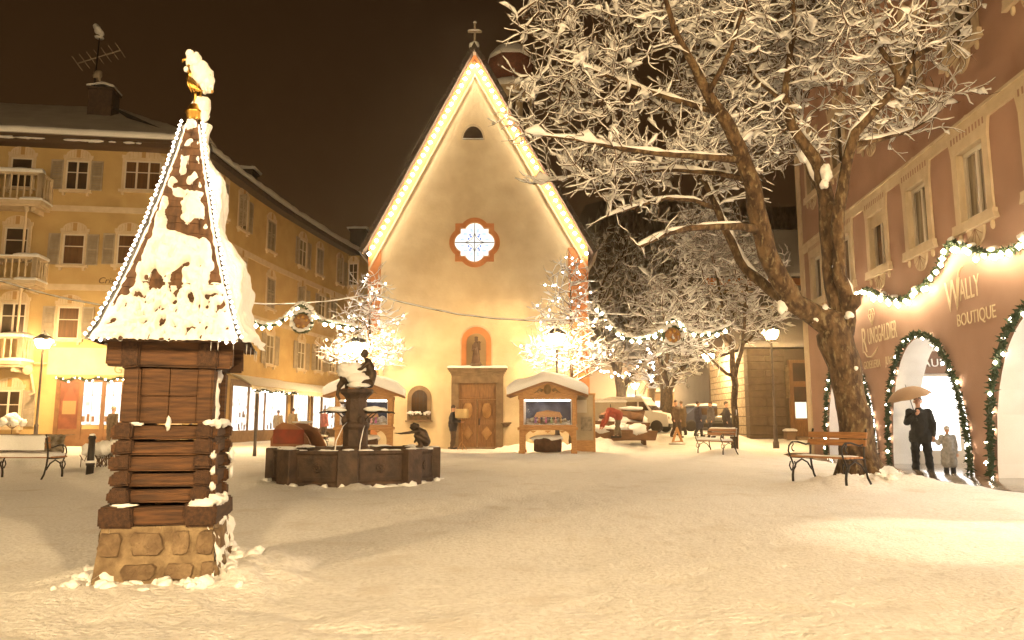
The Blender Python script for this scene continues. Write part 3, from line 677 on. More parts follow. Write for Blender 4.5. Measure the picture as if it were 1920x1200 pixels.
    m = MB(); ring(m, mid, inner, -.10, .02); m.build('inner_moulding', mat('pale_orange', (.62,.34,.16), .85), qf)
    m = MB(); m.prism(inner, -.03, -.005)
    gl = mat('backlit_white_glass', (.3,.3,.3), .2, emit=(1,.97,.90), es=.62); m.build('pane', gl, qf)
    ld = MB(); lead = mat('lead_came', (.05,.05,.055), .5)
    ld.box(x-Rr*.99, x+Rr*.99, -.05, -.031, z-.018, z+.018); ld.box(x-.018, x+.018, -.05, -.031, z-Rr*.99, z+Rr*.99)
    for sx in (-1, 1):
        for sz in (-1, 1):
            cxx, czz = x+sx*.42, z+sz*.42
            ld.tube([(cxx+.40*math.cos(a), -.04, czz+.40*math.sin(a)) for a in [math.atan2(-sz, -sx)+d*.1 for d in range(-7, 8)]], .012, 4)
            ld.tube([(x+sx*.46, -.04, z+sz*.50), (x+sx*.30, -.04, z+sz*.62), (x+sx*.14, -.04, z+sz*.56)], .006, 4)
    ld.build('lead_bars', lead, qf)
    bl = mat('blue_glass', (.1,.2,.5), .2, emit=(.06,.16,.55), es=.42); pl = mat('pale_blue_glass', (.3,.4,.6), .2, emit=(.50,.66,.95), es=.5)
    for sx in (-1, 1):
        for sz in (-1, 1):
            for (dx_, dz_, rx, rz) in ((.16,.25,.055,.04),(.25,.16,.04,.055),(.20,.33,.06,.035)):
                p1 = MB(); p1.ball((x+sx*dx_, -.034, z+sz*dz_), (rx, .006, rz), 10, 6); p1.build('blue_petal', bl, qf)
            for (dx_, dz_, rx, rz) in ((.40,.36,.11,.07),(.13,.50,.07,.10),(.52,.13,.10,.06)):
                p2 = MB(); p2.ball((x+sx*dx_, -.032, z+sz*dz_), (rx, .006, rz), 10, 6); p2.build('pale_petal', pl, qf)
    # statue niche over the door
    x0, z0 = L(893, 688); _, zt = L(893, 613); wN = 1.24
    oo = arch_poly(x0, z0, wN, zt-z0); ii = arch_poly(x0, z0, wN*.66, (zt-z0)*.84)
    m = MB(); ring(m, oo, ii, -.05, .02); nc = m.build('statue_niche', ORANGE, t)
    m = MB(); ring(m, arch_poly(x0, z0, wN*1.08, (zt-z0)*1.045), oo, -.06, .015); m.build('niche_rim', CREAM, nc)
    m = MB(); m.prism(ii, -.016, -.004); m.build('niche_back', mat('niche_back', (.34,.235,.12), .9), nc)
    s = MB()
    s.cap((0,0,.10), (0,0,.55), .20, .14, 12); s.cap((0,0,.55), (0,-.02,.92), .13, .12, 12); s.ball((0,-.03,1.10), (.075,.08,.095), 10, 8); s.cap((0,-.02,.95), (0,-.03,1.05), .05, .05)
    s.cap((-.12,-.02,.88), (-.17,-.10,.68), .05, .04); s.cap((-.17,-.10,.68), (-.03,-.16,.70), .04, .03); s.cap((.12,-.02,.88), (.17,-.10,.70), .05, .04)
    s.cap((.13,-.12,.78), (.13,-.12,.92), .065, .05); s.ball((.13,-.13,1.01), (.045,.045,.05), 8, 6); s.cap((.13,-.12,.88), (.22,-.14,1.04), .02, .015)
    s.ball((0,-.02,1.20), (.085,.085,.05), 10, 6); s.cap((-.13,0,.1), (.13,0,.1), .11, .11)
    for i in range(6): s.cap((-.15+.06*i,-.12,.12), (-.06+.025*i,-.11,.62), .03, .02, 6)
    s.lathe([(.30,0),(.30,.06),(.22,.1)], 10)
    s.v = [(x0+a*.98, -.20+b*.8, z0+c*1.0) for a, b, c in s.v]
    solid(s, 'madonna_statue', mat('carved_wood', (.145,.08,.04), .6, (.085,.045,.02), 8), nc, .016)
    # stone portal and double door
    xd, _ = L(895, 800); z1 = L(895, 691)[1]; hw = (L(944, 800)[0]-L(847, 800)[0])/2; zi = L(895, 719)[1]; di = (L(929, 800)[0]-L(859, 800)[0])/2
    m = MB()
    m.box(xd-hw, xd-di, -.22, .02, -.2, zi); m.box(xd+di, xd+hw, -.22, .02, -.2, zi); m.box(xd-hw, xd+hw, -.22, .02, zi, z1-.30)
    for i, (e, zz) in enumerate(((.02,-.30),(.06,-.22),(.11,-.14),(.16,-.07))): m.box(xd-hw-e, xd+hw+e, -.23-e, .02, z1+zz, z1+zz+.08)
    po = m.build('stone_portal', GSTONE, t, bevel=.012)
    s = MB(); snow_sheet(s, xd-hw-.16, xd+hw+.16, -.39, .0, lambda a, b: z1+.01, .11, .1, 30, 8, 3); s.build('portal_snow', SNOW, po)
    m = MB(); m.box(xd-di, xd+di, -.10, .0, zi-.62, zi); m.box(xd-di, xd+di, -.13, -.1, zi-.66, zi-.58)
    for k in range(2):
        xa = xd-di+.08+k*(di-.01); m.box(xa, xa+di-.15, -.115, -.1, zi-.54, zi-.06)
    m.build('transom_panel', OAK, po, bevel=.006)
    for sx in (-1, 1):
        d = MB(); xa, xb = (xd-di, xd-.012) if sx < 0 else (xd+.012, xd+di)
        d.box(xa, xb, -.07, .0, .02, zi-.665); wv = xb-xa
        for (fa, fb, za, zb) in ((.0,.14,.02,zi-.67),(.86,1.,.02,zi-.67),(.14,.86,.02,.24),(.14,.86,.98,1.14),(.14,.86,zi-.82,zi-.67)): d.box(xa+wv*fa, xa+wv*fb, -.125, -.069, za, zb)
        cx_ = (xa+xb)/2
        ov = MB(); ov.lathe([(0,.045),(.165,.045),(.19,.02),(.19,0)], 20, (0,0,0), 0, T(cx_, -.07, 1.56) @ Matrix.Diagonal((1,1,1.8,1)) @ RX(math.pi/2))
        ov.lathe([(0,.045),(.19,.045),(.22,.02),(.22,0)], 4, (0,0,0), 0, T(cx_, -.07, .62) @ Matrix.Diagonal((1,1,1.3,1)) @ RX(math.pi/2))
        dd = d.build('door_leaf', OAK, po, bevel=.006); ov.build('carved_panel', mat('pale_oak', (.36,.20,.07), .5, (.26,.13,.04), 4), dd)
        if sx > 0:
            h = MB(); h.tube([(xa+.07,-.13,1.0),(xa+.07,-.18,1.0),(xa+.07,-.18,1.16),(xa+.07,-.13,1.16)], .014, 6); h.box(xa+.04, xa+.10, -.135, -.124, .95, 1.22); h.build('handle', IRON, dd)
    m = MB(); m.box(xd-hw-.1, xd+hw+.1, -.5, -.0, -.2, .06); m.build('door_step', GSTONE, po)
    # little arched window with flower box
    x0, zb = L(786, 788); zt = L(786, 723)[1]; wv = L(809, 760)[0]-L(764, 760)[0]
    oo = arch_poly(x0, zb, wv, zt-zb); ii = arch_poly(x0, zb+.12, wv*.66, (zt-zb)*.79)
    m = MB(); ring(m, oo, ii, -.07, .02); aw = m.build('arched_window', GSTONE, t)
    m = MB(); m.prism(ii, -.015, -.004); m.build('pane', GLASSD, aw)
    m = MB()
    for k in (-.15, .0, .15): m.box(x0+k-.008, x0+k+.008, -.03, -.016, zb+.12, zt-.25)
    for k in range(3): m.box(x0-wv*.33, x0+wv*.33, -.03, -.016, zb+.4+k*.28, zb+.414+k*.28)
    m.build('window_grille', IRON, aw)
    m = MB(); m.box(x0-wv*.56, x0+wv*.56, -.22, .0, zb-.07, zb+.0); m.build('sill', GSTONE, aw, bevel=.01)
    m = MB(); m.box(x0-wv*.42, x0+wv*.42, -.20, -.06, zb, zb+.17)
    rnd = random.Random(4)
    for k in range(30): m.ball((x0+rnd.uniform(-.44,.44), -.14+rnd.uniform(-.08,.05), zb+.18+rnd.uniform(-.05,.08)), rnd.uniform(.03,.06), 6, 5, 0, None, .6, k)
    fb = m.build('flower_box', mat('flower_box', (.12,.06,.03), .9, (.06,.05,.02), 9), aw)
    s = MB()
    for k in range(26): s.ball((x0+rnd.uniform(-.44,.44), -.14+rnd.uniform(-.07,.05), zb+.27+rnd.uniform(-.03,.05)), (rnd.uniform(.05,.09), .06, rnd.uniform(.03,.07)), 8, 6, 0, None, .5, k)
    s.build('box_snow', SNOW, fb)
    # holy water stoup right of the door
    xs, zs = L(948, 795)
    m = MB(); m.lathe([(0,-.12),(.10,-.10),(.2,.0),(.24,.03),(.24,.07),(0,.07)], 14, (xs, -.1, zs)); m.build('water_stoup', GSTONE, t)
    # lights along the gable
    l = thing('light_string', 'row of glaring bulbs along both gable edges of the church', 'light string', (CHX, CHY, 0), 0)
    pts = []
    for sx in (-1, 1):
        ex = sx*HW; dx, dz = AX-ex, A-E; Lh = math.hypot(dx, dz); k = Lh/abs(dx)
        n = 30
        for i in range(n):
            s0 = (i+.25)/n
            pts.append((ex+dx*s0, -.20, E+dz*s0-.22*k))
        cb = MB(); cb.tube([(ex+dx*s-.0, -.20, E+dz*s-.17*k+.02*math.sin(s*200)) for s in [q/40 for q in range(41)]], .012, 4); cb.build('cable', IRON, l)
    bulbs(l, pts, .085, GABLE_ME)
    return t
GABLE_ME = octa().mesh('bulb', mat('gable_bulb', (.9,.8,.6), .4, emit=(1,.83,.58), es=34))
build_church()
def build_tower():
    p = at(958, 300, 46); t = thing('bell_tower', 'onion domed bell tower with red roof behind the church gable', 'bell tower', (p.x, 46, 0), 0)
    def H(py): return at(958, py, 46).z
    b = MB(); hw = 1.45; b.lathe([(hw,0),(hw,H(178)),(hw*1.08,H(176)),(hw*1.08,H(172))], 8, (0,0,0), 0, None, False, math.pi/8)
    b.build('shaft', mat('tower_plaster', (.50,.40,.26), .9), t)
    for k in range(8):
        a = k*math.pi/4-math.pi/2; m = MB(); m.prism(arch_poly(0, 0, .6, 1.3), -.04, .02, 0, RZ(a+math.pi/2) @ T(0, -hw*.924, H(232))); m.build('louvre_window', GLASSD, t)
    d = MB(); z0 = H(172); z1 = H(95)
    d.lathe([(hw*1.12,z0),(hw*.98,z0+.35),(hw*1.0,z0+1.0),(hw*1.08,z0+1.6),(hw*1.02,z0+2.1),(hw*.75,z1-.25),(hw*.3,z1),(0.1,z1+.15)], 8, (0,0,0), 0, None, True, math.pi/8); d.build('onion_dome', mat('red_shingle', (.20,.055,.022), .8, (.11,.032,.014), 9, .5, 14), t)
    s = MB(); s.lathe([(hw*1.06,z0+2.0),(hw*1.0,z0+2.3),(hw*.72,z1+.02),(hw*.3,z1+.3),(.06,z1+.45)], 16); s.lathe([(hw*1.22,z0-.15),(hw*1.2,z0+.05),(hw*1.02,z0+.34)], 16); s.build('dome_snow', SNOW, t)
    f = MB(); f.lathe([(.12,z1+.3),(.06,z1+.7),(.12,z1+.85),(.02,z1+1.0),(.015,z1+2.0)], 8); f.build('spire', IRON, t)
build_tower()
# ================================================================== YELLOW BUILDINGS ON THE LEFT
WCACHE = {}
FRAMEP = mat('window_frame_paint', (.62,.55,.44), .6)
KEYST = mat('keystone', (.40,.24,.09), .9)
def window_meshes(w, h, lights, lintel):
    key = (round(w,2), round(h,2), lights, lintel)
    if key in WCACHE: return WCACHE[key]
    m = MB(); b = .11
    m.box(-w/2-b, -w/2, -.05, .03, 0, h); m.box(w/2, w/2+b, -.05, .03, 0, h); m.box(-w/2-b, w/2+b, -.05, .03, h, h+.09)
    m.box(-w/2-b-.08, w/2+b+.08, -.15, .03, -.13, 0)
    for sx in (-1, 1): m.box(sx*(w/2+.02)-.05, sx*(w/2+.02)+.05, -.11, .03, -.26, -.131)
    if lintel:
        n = 12; top = []; hw = w/2+b+.04
        z0 = h+.10
        poly = [(-hw, z0), (hw, z0), (hw, z0+.16)]+[(hw*.82*math.cos(math.pi*i/n), z0+.16+.30*math.sin(math.pi*i/n)) for i in range(0, n+1)]+[(-hw, z0+.16)]
        m.prism(poly, -.045, .03)
        for i in range(1, 8):
            a = math.pi*i/8; m.box(hw*.70*math.cos(a)-.006, hw*.70*math.cos(a)+.006, -.047, -.044, z0+.04, z0+.14+.26*math.sin(a), 1)
        m.box(-.085, .085, -.062, -.044, z0+.05, z0+.42, 1)
    sur = m.mesh('window', [CREAM, KEYST])
    f = MB(); ft = .07
    f.box(-w/2, -w/2+ft, -.03, .02, 0, h); f.box(w/2-ft, w/2, -.03, .02, 0, h); f.box(-w/2, w/2, -.03, .02, 0, ft); f.box(-w/2, w/2, -.03, .02, h-ft, h)
    for i in range(1, lights): f.box(-w/2+w*i/lights-.04, -w/2+w*i/lights+.04, -.034, .02, ft, h-ft)
    f.box(-w/2+ft, w/2-ft, -.032, .02, h*.60-.02, h*.60+.02)
    fr = f.mesh('frame', FRAMEP)
    g = MB(); g.add([(-w/2,.0-.008,0),(w/2,-.008,0),(w/2,-.008,h),(-w/2,-.008,h)], [(0,1,2,3)])
    WCACHE[key] = (sur, fr, g)
    return WCACHE[key]
SHC = {}
def shutter_mesh(w, h):
    key = (round(w,2), round(h,2))
    if key not in SHC:
        m = MB(); m.box(0, .06, -.035, .0, 0, h); m.box(w-.06, w, -.035, .0, 0, h)
        for z in (0, h*.5-.03, h-.07): m.box(.06, w-.06, -.033, .0, z, z+.07)
        n = int(h/.085)
        for i in range(n):
            z = .05+i*(h-.1)/n; m.add([(.055,-.030,z),(w-.055,-.030,z),(w-.055,-.006,z+.075),(.055,-.006,z+.075)], [(0,1,2,3)])
        SHC[key] = m.mesh('shutter', SHUT)
    return SHC[key]
GLC = {}
def add_window(parent, M, w=.95, h=1.4, lights=2, lintel=True, glass=None, shutters='open', snow=False):
    sur, fr, g = window_meshes(w, h, lights, lintel)
    o = put('window', sur, parent, M); put('frame', fr, o)
    glass = glass or GLASSD; k = (id(g), glass.name)
    if k not in GLC: GLC[k] = g.mesh('pane', glass)
    put('pane', GLC[k], o)
    if shutters == 'open':
        sw = w/2+.03
        put('shutter', shutter_mesh(sw, h), o, T(-w/2-sw-.10, -.06, 0)); put('shutter', shutter_mesh(sw, h), o, T(w/2+.10, -.06, 0))
    elif shutters == 'closed':
        put('shutter', shutter_mesh(w/2, h), o, T(-w/2, -.035, 0)); put('shutter', shutter_mesh(w/2, h), o, T(0, -.035, 0))
    elif shutters == 'ajar':
        sw = w/2
        put('shutter', shutter_mesh(sw, h), o, T(-w/2-.02, -.05, 0) @ RZ(R_(-112)) ); put('shutter', shutter_mesh(sw, h), o, T(w/2+.10, -.06, 0))
    return o
def text_mesh(body, size, m, extrude=.012, shear=0.0, spacing=1.0):
    c = bpy.data.curves.new('lettering', 'FONT'); c.body = body; c.size = size; c.extrude = extrude; c.shear = shear; c.space_character = spacing
    o = bpy.data.objects.new('tmp', c); me = bpy.data.meshes.new_from_object(o); bpy.data.objects.remove(o)
    me.materials.clear(); me.materials.append(m); me.name = 'lettering'; return me
LA = Vector((-15.0, 34.2)); LANG = R_(8); LL = 20.0
LO = LA-LL*Vector((math.cos(LANG), math.sin(LANG)))
LF = lambda px, py: on_wall(px, py, LO, LANG)
EAVE = 13.95
def baluster_rail(mb, p0, p1, h, n):
    p0 = Vector(p0); p1 = Vector(p1); d = p1-p0
    for i in range(n):
        p = p0+d*((i+.5)/n)
        mb.lathe([(.05,0),(.05,.06),(.032,.1),(.055,.28),(.028,.5),(.04,h-.1),(.05,h)], 6, tuple(p))
    a = math.atan2(d.y, d.x); M = T(*p0) @ RZ(a); Ln = d.length
    mb.box(-.07, Ln+.07, -.08, .08, h, h+.10, 0, M); mb.box(-.05, Ln+.05, -.06, .06, -.09, 0, 0, M)
    for q in (0, Ln): mb.box(q-.085, q+.085, -.085, .085, -.08, h+.09, 0, M)
def build_left():
    t = thing('yellow_hotel', 'ochre four storey building with balconies and shuttered windows at the left edge', 'building', (LO.x, LO.y, 0), LANG)
    m = MB(); m.box(0, LL, 0, 13, -.5, EAVE); m.build('wall', YELL, t)
    for py in (395, 541):
        z = LF(240, py)[1]; m = MB(); m.box(0, LL+.03, -.04, .02, z-.14, z+.14); m.build('string_course', CREAM, t)
    m = MB(); m.box(LL-.75, LL+.02, -.03, .02, 0, EAVE); m.build('corner_pilaster', CREAM, t)
    m = MB(); m.box(0, LL, -.04, .02, -.3, .55); m.build('plinth', mat('brown_plinth', (.20,.115,.05), .9), t)
    # windows by storey
    for px, py, w, h, li, gl, shu in ((143,357,1.0,1.42,2,GLASSD,'open'),(266,357,1.62,1.42,3,CURT,None),(136,497,.95,1.45,1,CURT,'open'),(238,497,.95,1.45,1,CURT,'open'),(126,636,.95,1.48,1,CURT,'open'),(240,636,.95,1.48,1,CURT,'open'),
                                      (38,352,.95,1.42,1,GLASSD,None),(28,487,1.0,1.5,1,GLASSD,None),(22,630,1.05,1.5,2,GLASSD,None),(12,800,1.0,1.6,2,GLASSD,'open')):
        s, z = LF(px, py)
        add_window(t, T(s, 0, z), w, h, li, True, gl, shu)
    # glowing plaster round the lit window reveal is real light; deep reveal boards
    # balconies on the left bay
    for k, (pyt, pyb, pxr) in enumerate(((342, 385, 98), (495, 530, 88), (640, 676, 62))):
        s1, zt = LF(pxr, pyt); zb = LF(pxr, pyb)[1]; s1 = min(s1, 14.0); s0 = s1-4.4; dep = 1.0
        h = zt-zb
        b = MB(); b.box(s0-.1, s1+.1, -dep-.12, .0, zb-.26, zb-.09); b.box(s0-.02, s1+.02, -dep-.02, 0, zb-.36, zb-.26)
        for sx in (s0+.3, s1-.3): b.box(sx-.08, sx+.08, -dep*.9, 0, zb-.56, zb-.36)
        bal = b.build('balcony', CREAM, t, bevel=.015)
        r = MB(); baluster_rail(r, (s0, -dep, zb), (s1, -dep, zb), h, 16); baluster_rail(r, (s1, -dep, zb), (s1, -.05, zb), h, 4); baluster_rail(r, (s0, -dep, zb), (s0, -.05, zb), h, 4)
        r.build('balustrade', CREAM, bal)
        s = MB(); z = zb+h+.1
        if k == 0: snow_sheet(s, s0-.1, s1+.12, -dep-.12, -dep+.14, lambda a, b_: z, .24, .16, 40, 8, k)
        else: snow_sheet(s, s0-.1, s1+.1, -dep-.1, -dep+.1, lambda a, b_: z, .10, .1, 40, 8, k); snow_sheet(s, s1-.9, s1+.12, -dep-.12, -.05, lambda a, b_: z, .22, .3, 20, 12, k)
        snow_sheet(s, s1-.75, s1+.14, -dep-.16, -.1, lambda a, b_: zb-.09, .16, .2, 14, 14, k+4); snow_sheet(s, s0, s1-.9, -dep-.14, -dep+.05, lambda a, b_: zb-.09, .06, .08, 30, 6, k+9)
        s.build('balcony_snow', SNOW, bal)
        if k < 2:
            # turned post carrying the balcony above
            zz = zb-.36; p = MB(); zlo = LF(60, (495, 640)[k])[1]
            p.lathe([(.07,zlo),(.07,zlo+.2),(.04,zlo+.35),(.06,(zlo+zz)/2),(.04,zz-.25),(.10,zz-.15),(.10,zz)], 8, (s1-.55, -dep+.08, 0)); p.build('balcony_post', CREAM, bal)
    # painted name high on the wall
    s, z = LF(183, 531); s2, _ = LF(245, 531)
    put('lettering', text_mesh('Cristlpec', (s2-s)/3.55, mat('dark_lettering', (.09,.045,.015), .8), .01, .28), t, T(s, -.012, z) @ RX(math.pi/2))
    s, z = LF(213, 700); put('lettering', text_mesh('GI', .55, mat('pale_lettering', (.22,.18,.09), .8), .01), t, T(s, -.044, z) @ RX(math.pi/2))
    fz0, fz1 = LF(150, 703)[1], LF(150, 652)[1]; m = MB(); m.box(LF(88, 700)[0], LL-.8, -.03, .015, fz0, fz1); m.build('glare_fascia', mat('lamp_glare_plaster', (.40,.41,.30), .85, (.35,.36,.25), 1.5), t)  # pale green panel paints in the lamp's glare on the wall
    # shop front under the lamp
    def R(px0, px1, py0, py1): a, z1 = LF(px0, py0); b, z0 = LF(px1, py1); return a, b, z0, z1
    fr = MB(); a, b, z0, z1 = R(108, 330, 712, 836)
    fr.box(a, LL-.2, -.06, 0, 0, z0+.75); sf = None
    fr.box(a, LL-.2, -.08, 0, z1-.1, z1+.05)
    for px in (108, 152, 194, 231, 262, 296): s, _ = LF(px, 760); fr.box(s-.09, s+.09, -.09, 0, .3, z1)
    sf = fr.build('shop_front', mat('orange_wood', (.20,.095,.035), .6, (.145,.065,.022), 4), t, bevel=.01)
    for px0, px1 in ((156,190),(198,227),(235,258),(266,292)):
        a, b, z0, z1 = R(px0, px1, 716, 796); g = MB(); g.box(a, b, -.05, -.02, z0, z1); gg = g.build('pane', SHOPG, sf)
        q = MB(); q.box(a, b, -.06, -.045, z0+(z1-z0)*.68, z0+(z1-z0)*.695); q.box((a+b)/2-.012, (a+b)/2+.012, -.06, -.045, z0, z1)
        for i in range(3): q.box(a+.08+.2*i, a+.2+.2*i, -.06, -.045, z0+.12, z0+.12+.25+.1*(i % 2))
        q.build('glazing_bar', OAK, gg)
    a, b, z0, z1 = R(114, 148, 716, 800); g = MB(); g.box(a, b, -.05, -.01, z0-.1, z1); ps = g.build('painted_door', mat('red_brown_panel', (.20,.06,.025), .6, (.13,.035,.015), 3), sf)
    q = MB(); cx = (a+b)/2; q.prism([(cx-.28, z0+1.15), (cx+.28, z0+1.15), (cx+.06, z0+1.75), (cx-.06, z0+1.75)], -.056, -.049); q.build('painted_cap', mat('painted_red', (.25,.06,.03), .7), ps)
    q = MB(); q.box(cx-.28, cx+.28, -.054, -.049, z0+.55, z0+1.14); q.build('painted_face', mat('painted_gold', (.32,.19,.08), .7), ps)
    # hanging bracket sign with clock-like roundel
    s, z = LF(62, 695); k = MB(); k.tube([(s-.7,-.05,z+.35),(s+.75,-.5,z+.30)], .03, 6); k.tube([(s-.5,-.05,z+.3),(s+.1,-.35,z-.2),(s+.35,-.5,z-1.0),(s+.15,-.55,z-1.1)], .05, 6); k.lathe([(0,-.03),(.2,-.03),(.22,0),(.2,.03),(0,.03)], 14, (0,0,0), 0, T(s, -.5, z) @ RX(math.pi/2))
    k.build('bracket_sign', CREAM, t)
    # eaves, roof and snow
    e = MB(); e.box(-.4, LL+.55, -.75, 0, EAVE-.28, EAVE-.02); e.box(-.4, LL+.6, -.82, -.70, EAVE-.05, EAVE+.14); e.build('eaves', mat('dark_eaves', (.075,.042,.022), .8), t)
    r = MB(); y0, y1 = -.75, 13.6; rz = 4.1
    V = [(-1,y0,EAVE),(LL+.6,y0,EAVE),(LL+.6,y1,EAVE),(-1,y1,EAVE),(-1,6.4,EAVE+rz),(LL-6.2,6.4,EAVE+rz)]
    r.add(V, [(0,1,5,4),(1,2,5),(2,3,4,5),(3,0,4),(0,3,2,1)]); rf = r.build('roof', ROOFD, t)
    s = MB()
    def rs(u, v):
        x = -1+(LL+1.75)*u; y = -.92+7.3*v; z = EAVE+min(rz*max(0, (y+.75))/7.15, max(0, (LL+.6-x))*.62)
        th = .34*(1-.0*v)+.05*nz(x*.7, y*.7, 2)+.03*nz(x*3, y*3, 4)
        if v == 0: return (x, y, EAVE+.06)
        if v < .015: th *= .8
        return (x, y-.12*(1-v), z+th)
    s.grid(rs, 90, 70); s.build('roof_snow', mat('grey_roof_snow', (.50,.46,.40), .9, (.42,.38,.33), 1.2), rf)  # greyer snow than along the eaves
    s = MB(); snow_sheet(s, -.5, LL+.65, -.95, -.45, lambda a, b_: EAVE+.10, .36, .22, 120, 10, 4, .12); 
    rnd = random.Random(8)
    for k in range(20): s.ball((LL-9+rnd.uniform(0,9.4), -.80, EAVE-.12), (rnd.uniform(.1,.6), .07, rnd.uniform(.03,.07)), 8, 5, 0, None, .5, k)
    s.build('eaves_snow', SNOW, rf)
    # chimney
    p = at(195, 205, 37.5); pl = Matrix.Rotation(-LANG, 2) @ (Vector((p.x, p.y))-LO)
    c = MB(); c.box(pl.x-.62, pl.x+.55, pl.y-.5, pl.y+.5, p.z-1.6, p.z+.9); c.box(pl.x-.7, pl.x+.62, pl.y-.58, pl.y+.58, p.z+.9, p.z+1.0)
    ch = c.build('chimney', mat('sooty_brick', (.05,.032,.022), .95, (.09,.055,.035), 8), rf)
    s = MB(); snow_sheet(s, pl.x-.7, pl.x+.62, pl.y-.58, pl.y+.58, lambda a, b_: p.z+1.0+.18*(1-abs(a-pl.x)/.7), .18, .2, 14, 10, 2); s.build('chimney_snow', SNOWT, ch)
    # aerial on the roof
    a0 = at(172, 205, 37.0); ta = thing('roof_aerial', 'snow crusted television aerial mast on the left roof', 'aerial', (a0.x, a0.y, a0.z-1.4))
    m = MB(); top = at(178, 60, 37.0).z-a0.z+1.4; m.tube([(0,0,0),(.05,0,top*.6),(.12,0,top)], [.05,.04,.03], 6); m.build('mast', IRON, ta)
    b = MB(); zc = at(185, 105, 37).z-a0.z+1.4; p0 = Vector((-.95,0,zc-.42)); p1 = Vector((1.15,.2,zc+.42)); b.tube([p0, p1], .035, 6)
    for i in range(7):
        q = p0.lerp(p1, i/6); b.tube([q+Vector((-.16,-.25,.28)), q-Vector((-.16,-.25,.28))], .022, 5)
    b.tube([(-.05,0,zc-.9),(.3,0,zc-1.2),(.3,0,zc-1.5)], .05, 6); b.ball((.18,0,zc-1.05), (.22,.15,.25), 8, 6, 0, None, .5, 2)
    b.build('dipole_array', mat('frosted_metal', (.34,.28,.21), .8), ta)
    d = MB(); d.lathe([(.22,top-.35),(.24,top-.3),(.05,top-.25)], 8, (.1,0,0)); d.ball((0,0,top+.1), (.18,.14,.22), 8, 6, 0, None, .5, 3); d.cap((-.12,0,top+.3), (.2,0,top-.1), .16, .14, 8); d.build('aerial_snow', SNOWT, ta)
    # fir garland over the shop
    garland('fir garland with bulbs over the shop windows left of the shrine', [tuple(LOW(px, 711+3*math.sin(px*.16), -.16)) for px in range(108, 236, 9)], .085, 11)
def LOW(px, py, y):
    s, z = LF(px, py); p = LO+s*Vector((math.cos(LANG), math.sin(LANG)))+y*Vector((-math.sin(LANG), math.cos(LANG))); return Vector((p.x, p.y, z))
def resample(pts, step):
    pts = [Vector(p) for p in pts]; out = [pts[0]]; acc = 0
    for a, b in zip(pts, pts[1:]):
        L = (b-a).length; d = step-acc
        while d <= L: out.append(a+(b-a)*(d/L)); d += step
        acc = (acc+L) % step if L >= step-acc else acc+L
    return out
FIRC = {}
def garland(label, pts, rad, nb, snowy=.0, br=.035, group=None, me=None, gap=None, dense=1.0, name='light_garland'):
    """fir rope with tufts of needles and bulbs; points are world coordinates"""
    p0 = Vector(pts[0]); t = thing(name, label, 'garland', tuple(p0), 0, group)
    q = resample(pts, rad*.5); rnd = random.Random(int(abs(p0.x*100))); m = MB(); s = MB()
    m.tube([p-p0 for p in q[::2]], rad*.35, 5)
    for p in q:
        for k in range(int(8*dense)):
            d = Vector((rnd.gauss(0,1), rnd.gauss(0,1), rnd.gauss(0,1))).normalized(); a = p-p0; e = a+d*rad*rnd.uniform(.7,1.35)
            x = d.orthogonal().normalized()*rad*.22; y = d.cross(x)
            mid = a.lerp(e, .45)
            m.add([mid+x, mid+y, mid-x, mid-y, e, a], [(0,1,4),(1,2,4),(2,3,4),(3,0,4),(1,0,5),(2,1,5),(3,2,5),(0,3,5)])
        if snowy and rnd.random() < snowy:
            s.ball(p-p0+Vector((rnd.uniform(-.3,.3)*rad, rnd.uniform(-.3,.3)*rad, rad*.75)), (rad*rnd.uniform(.6,1.1), rad*rnd.uniform(.6,1), rad*rnd.uniform(.4,.8)), 7, 5, 0, None, .5, rnd.random()*9)
    m.build('fir_rope', FIR, t)
    if s.v: tag(s.build('garland_snow', SNOW, t), kind='stuff')
    q = resample(pts, max(.05, sum((Vector(b)-Vector(a)).length for a, b in zip(pts, pts[1:]))/max(1, nb)))
    bulbs(t, [p-p0+Vector((rnd.uniform(-.5,.5)*rad, rnd.uniform(-.5,.5)*rad, rnd.uniform(-1.0,.3)*rad))+(gap or Vector()) for p in q], br, me)
    return t
build_left()

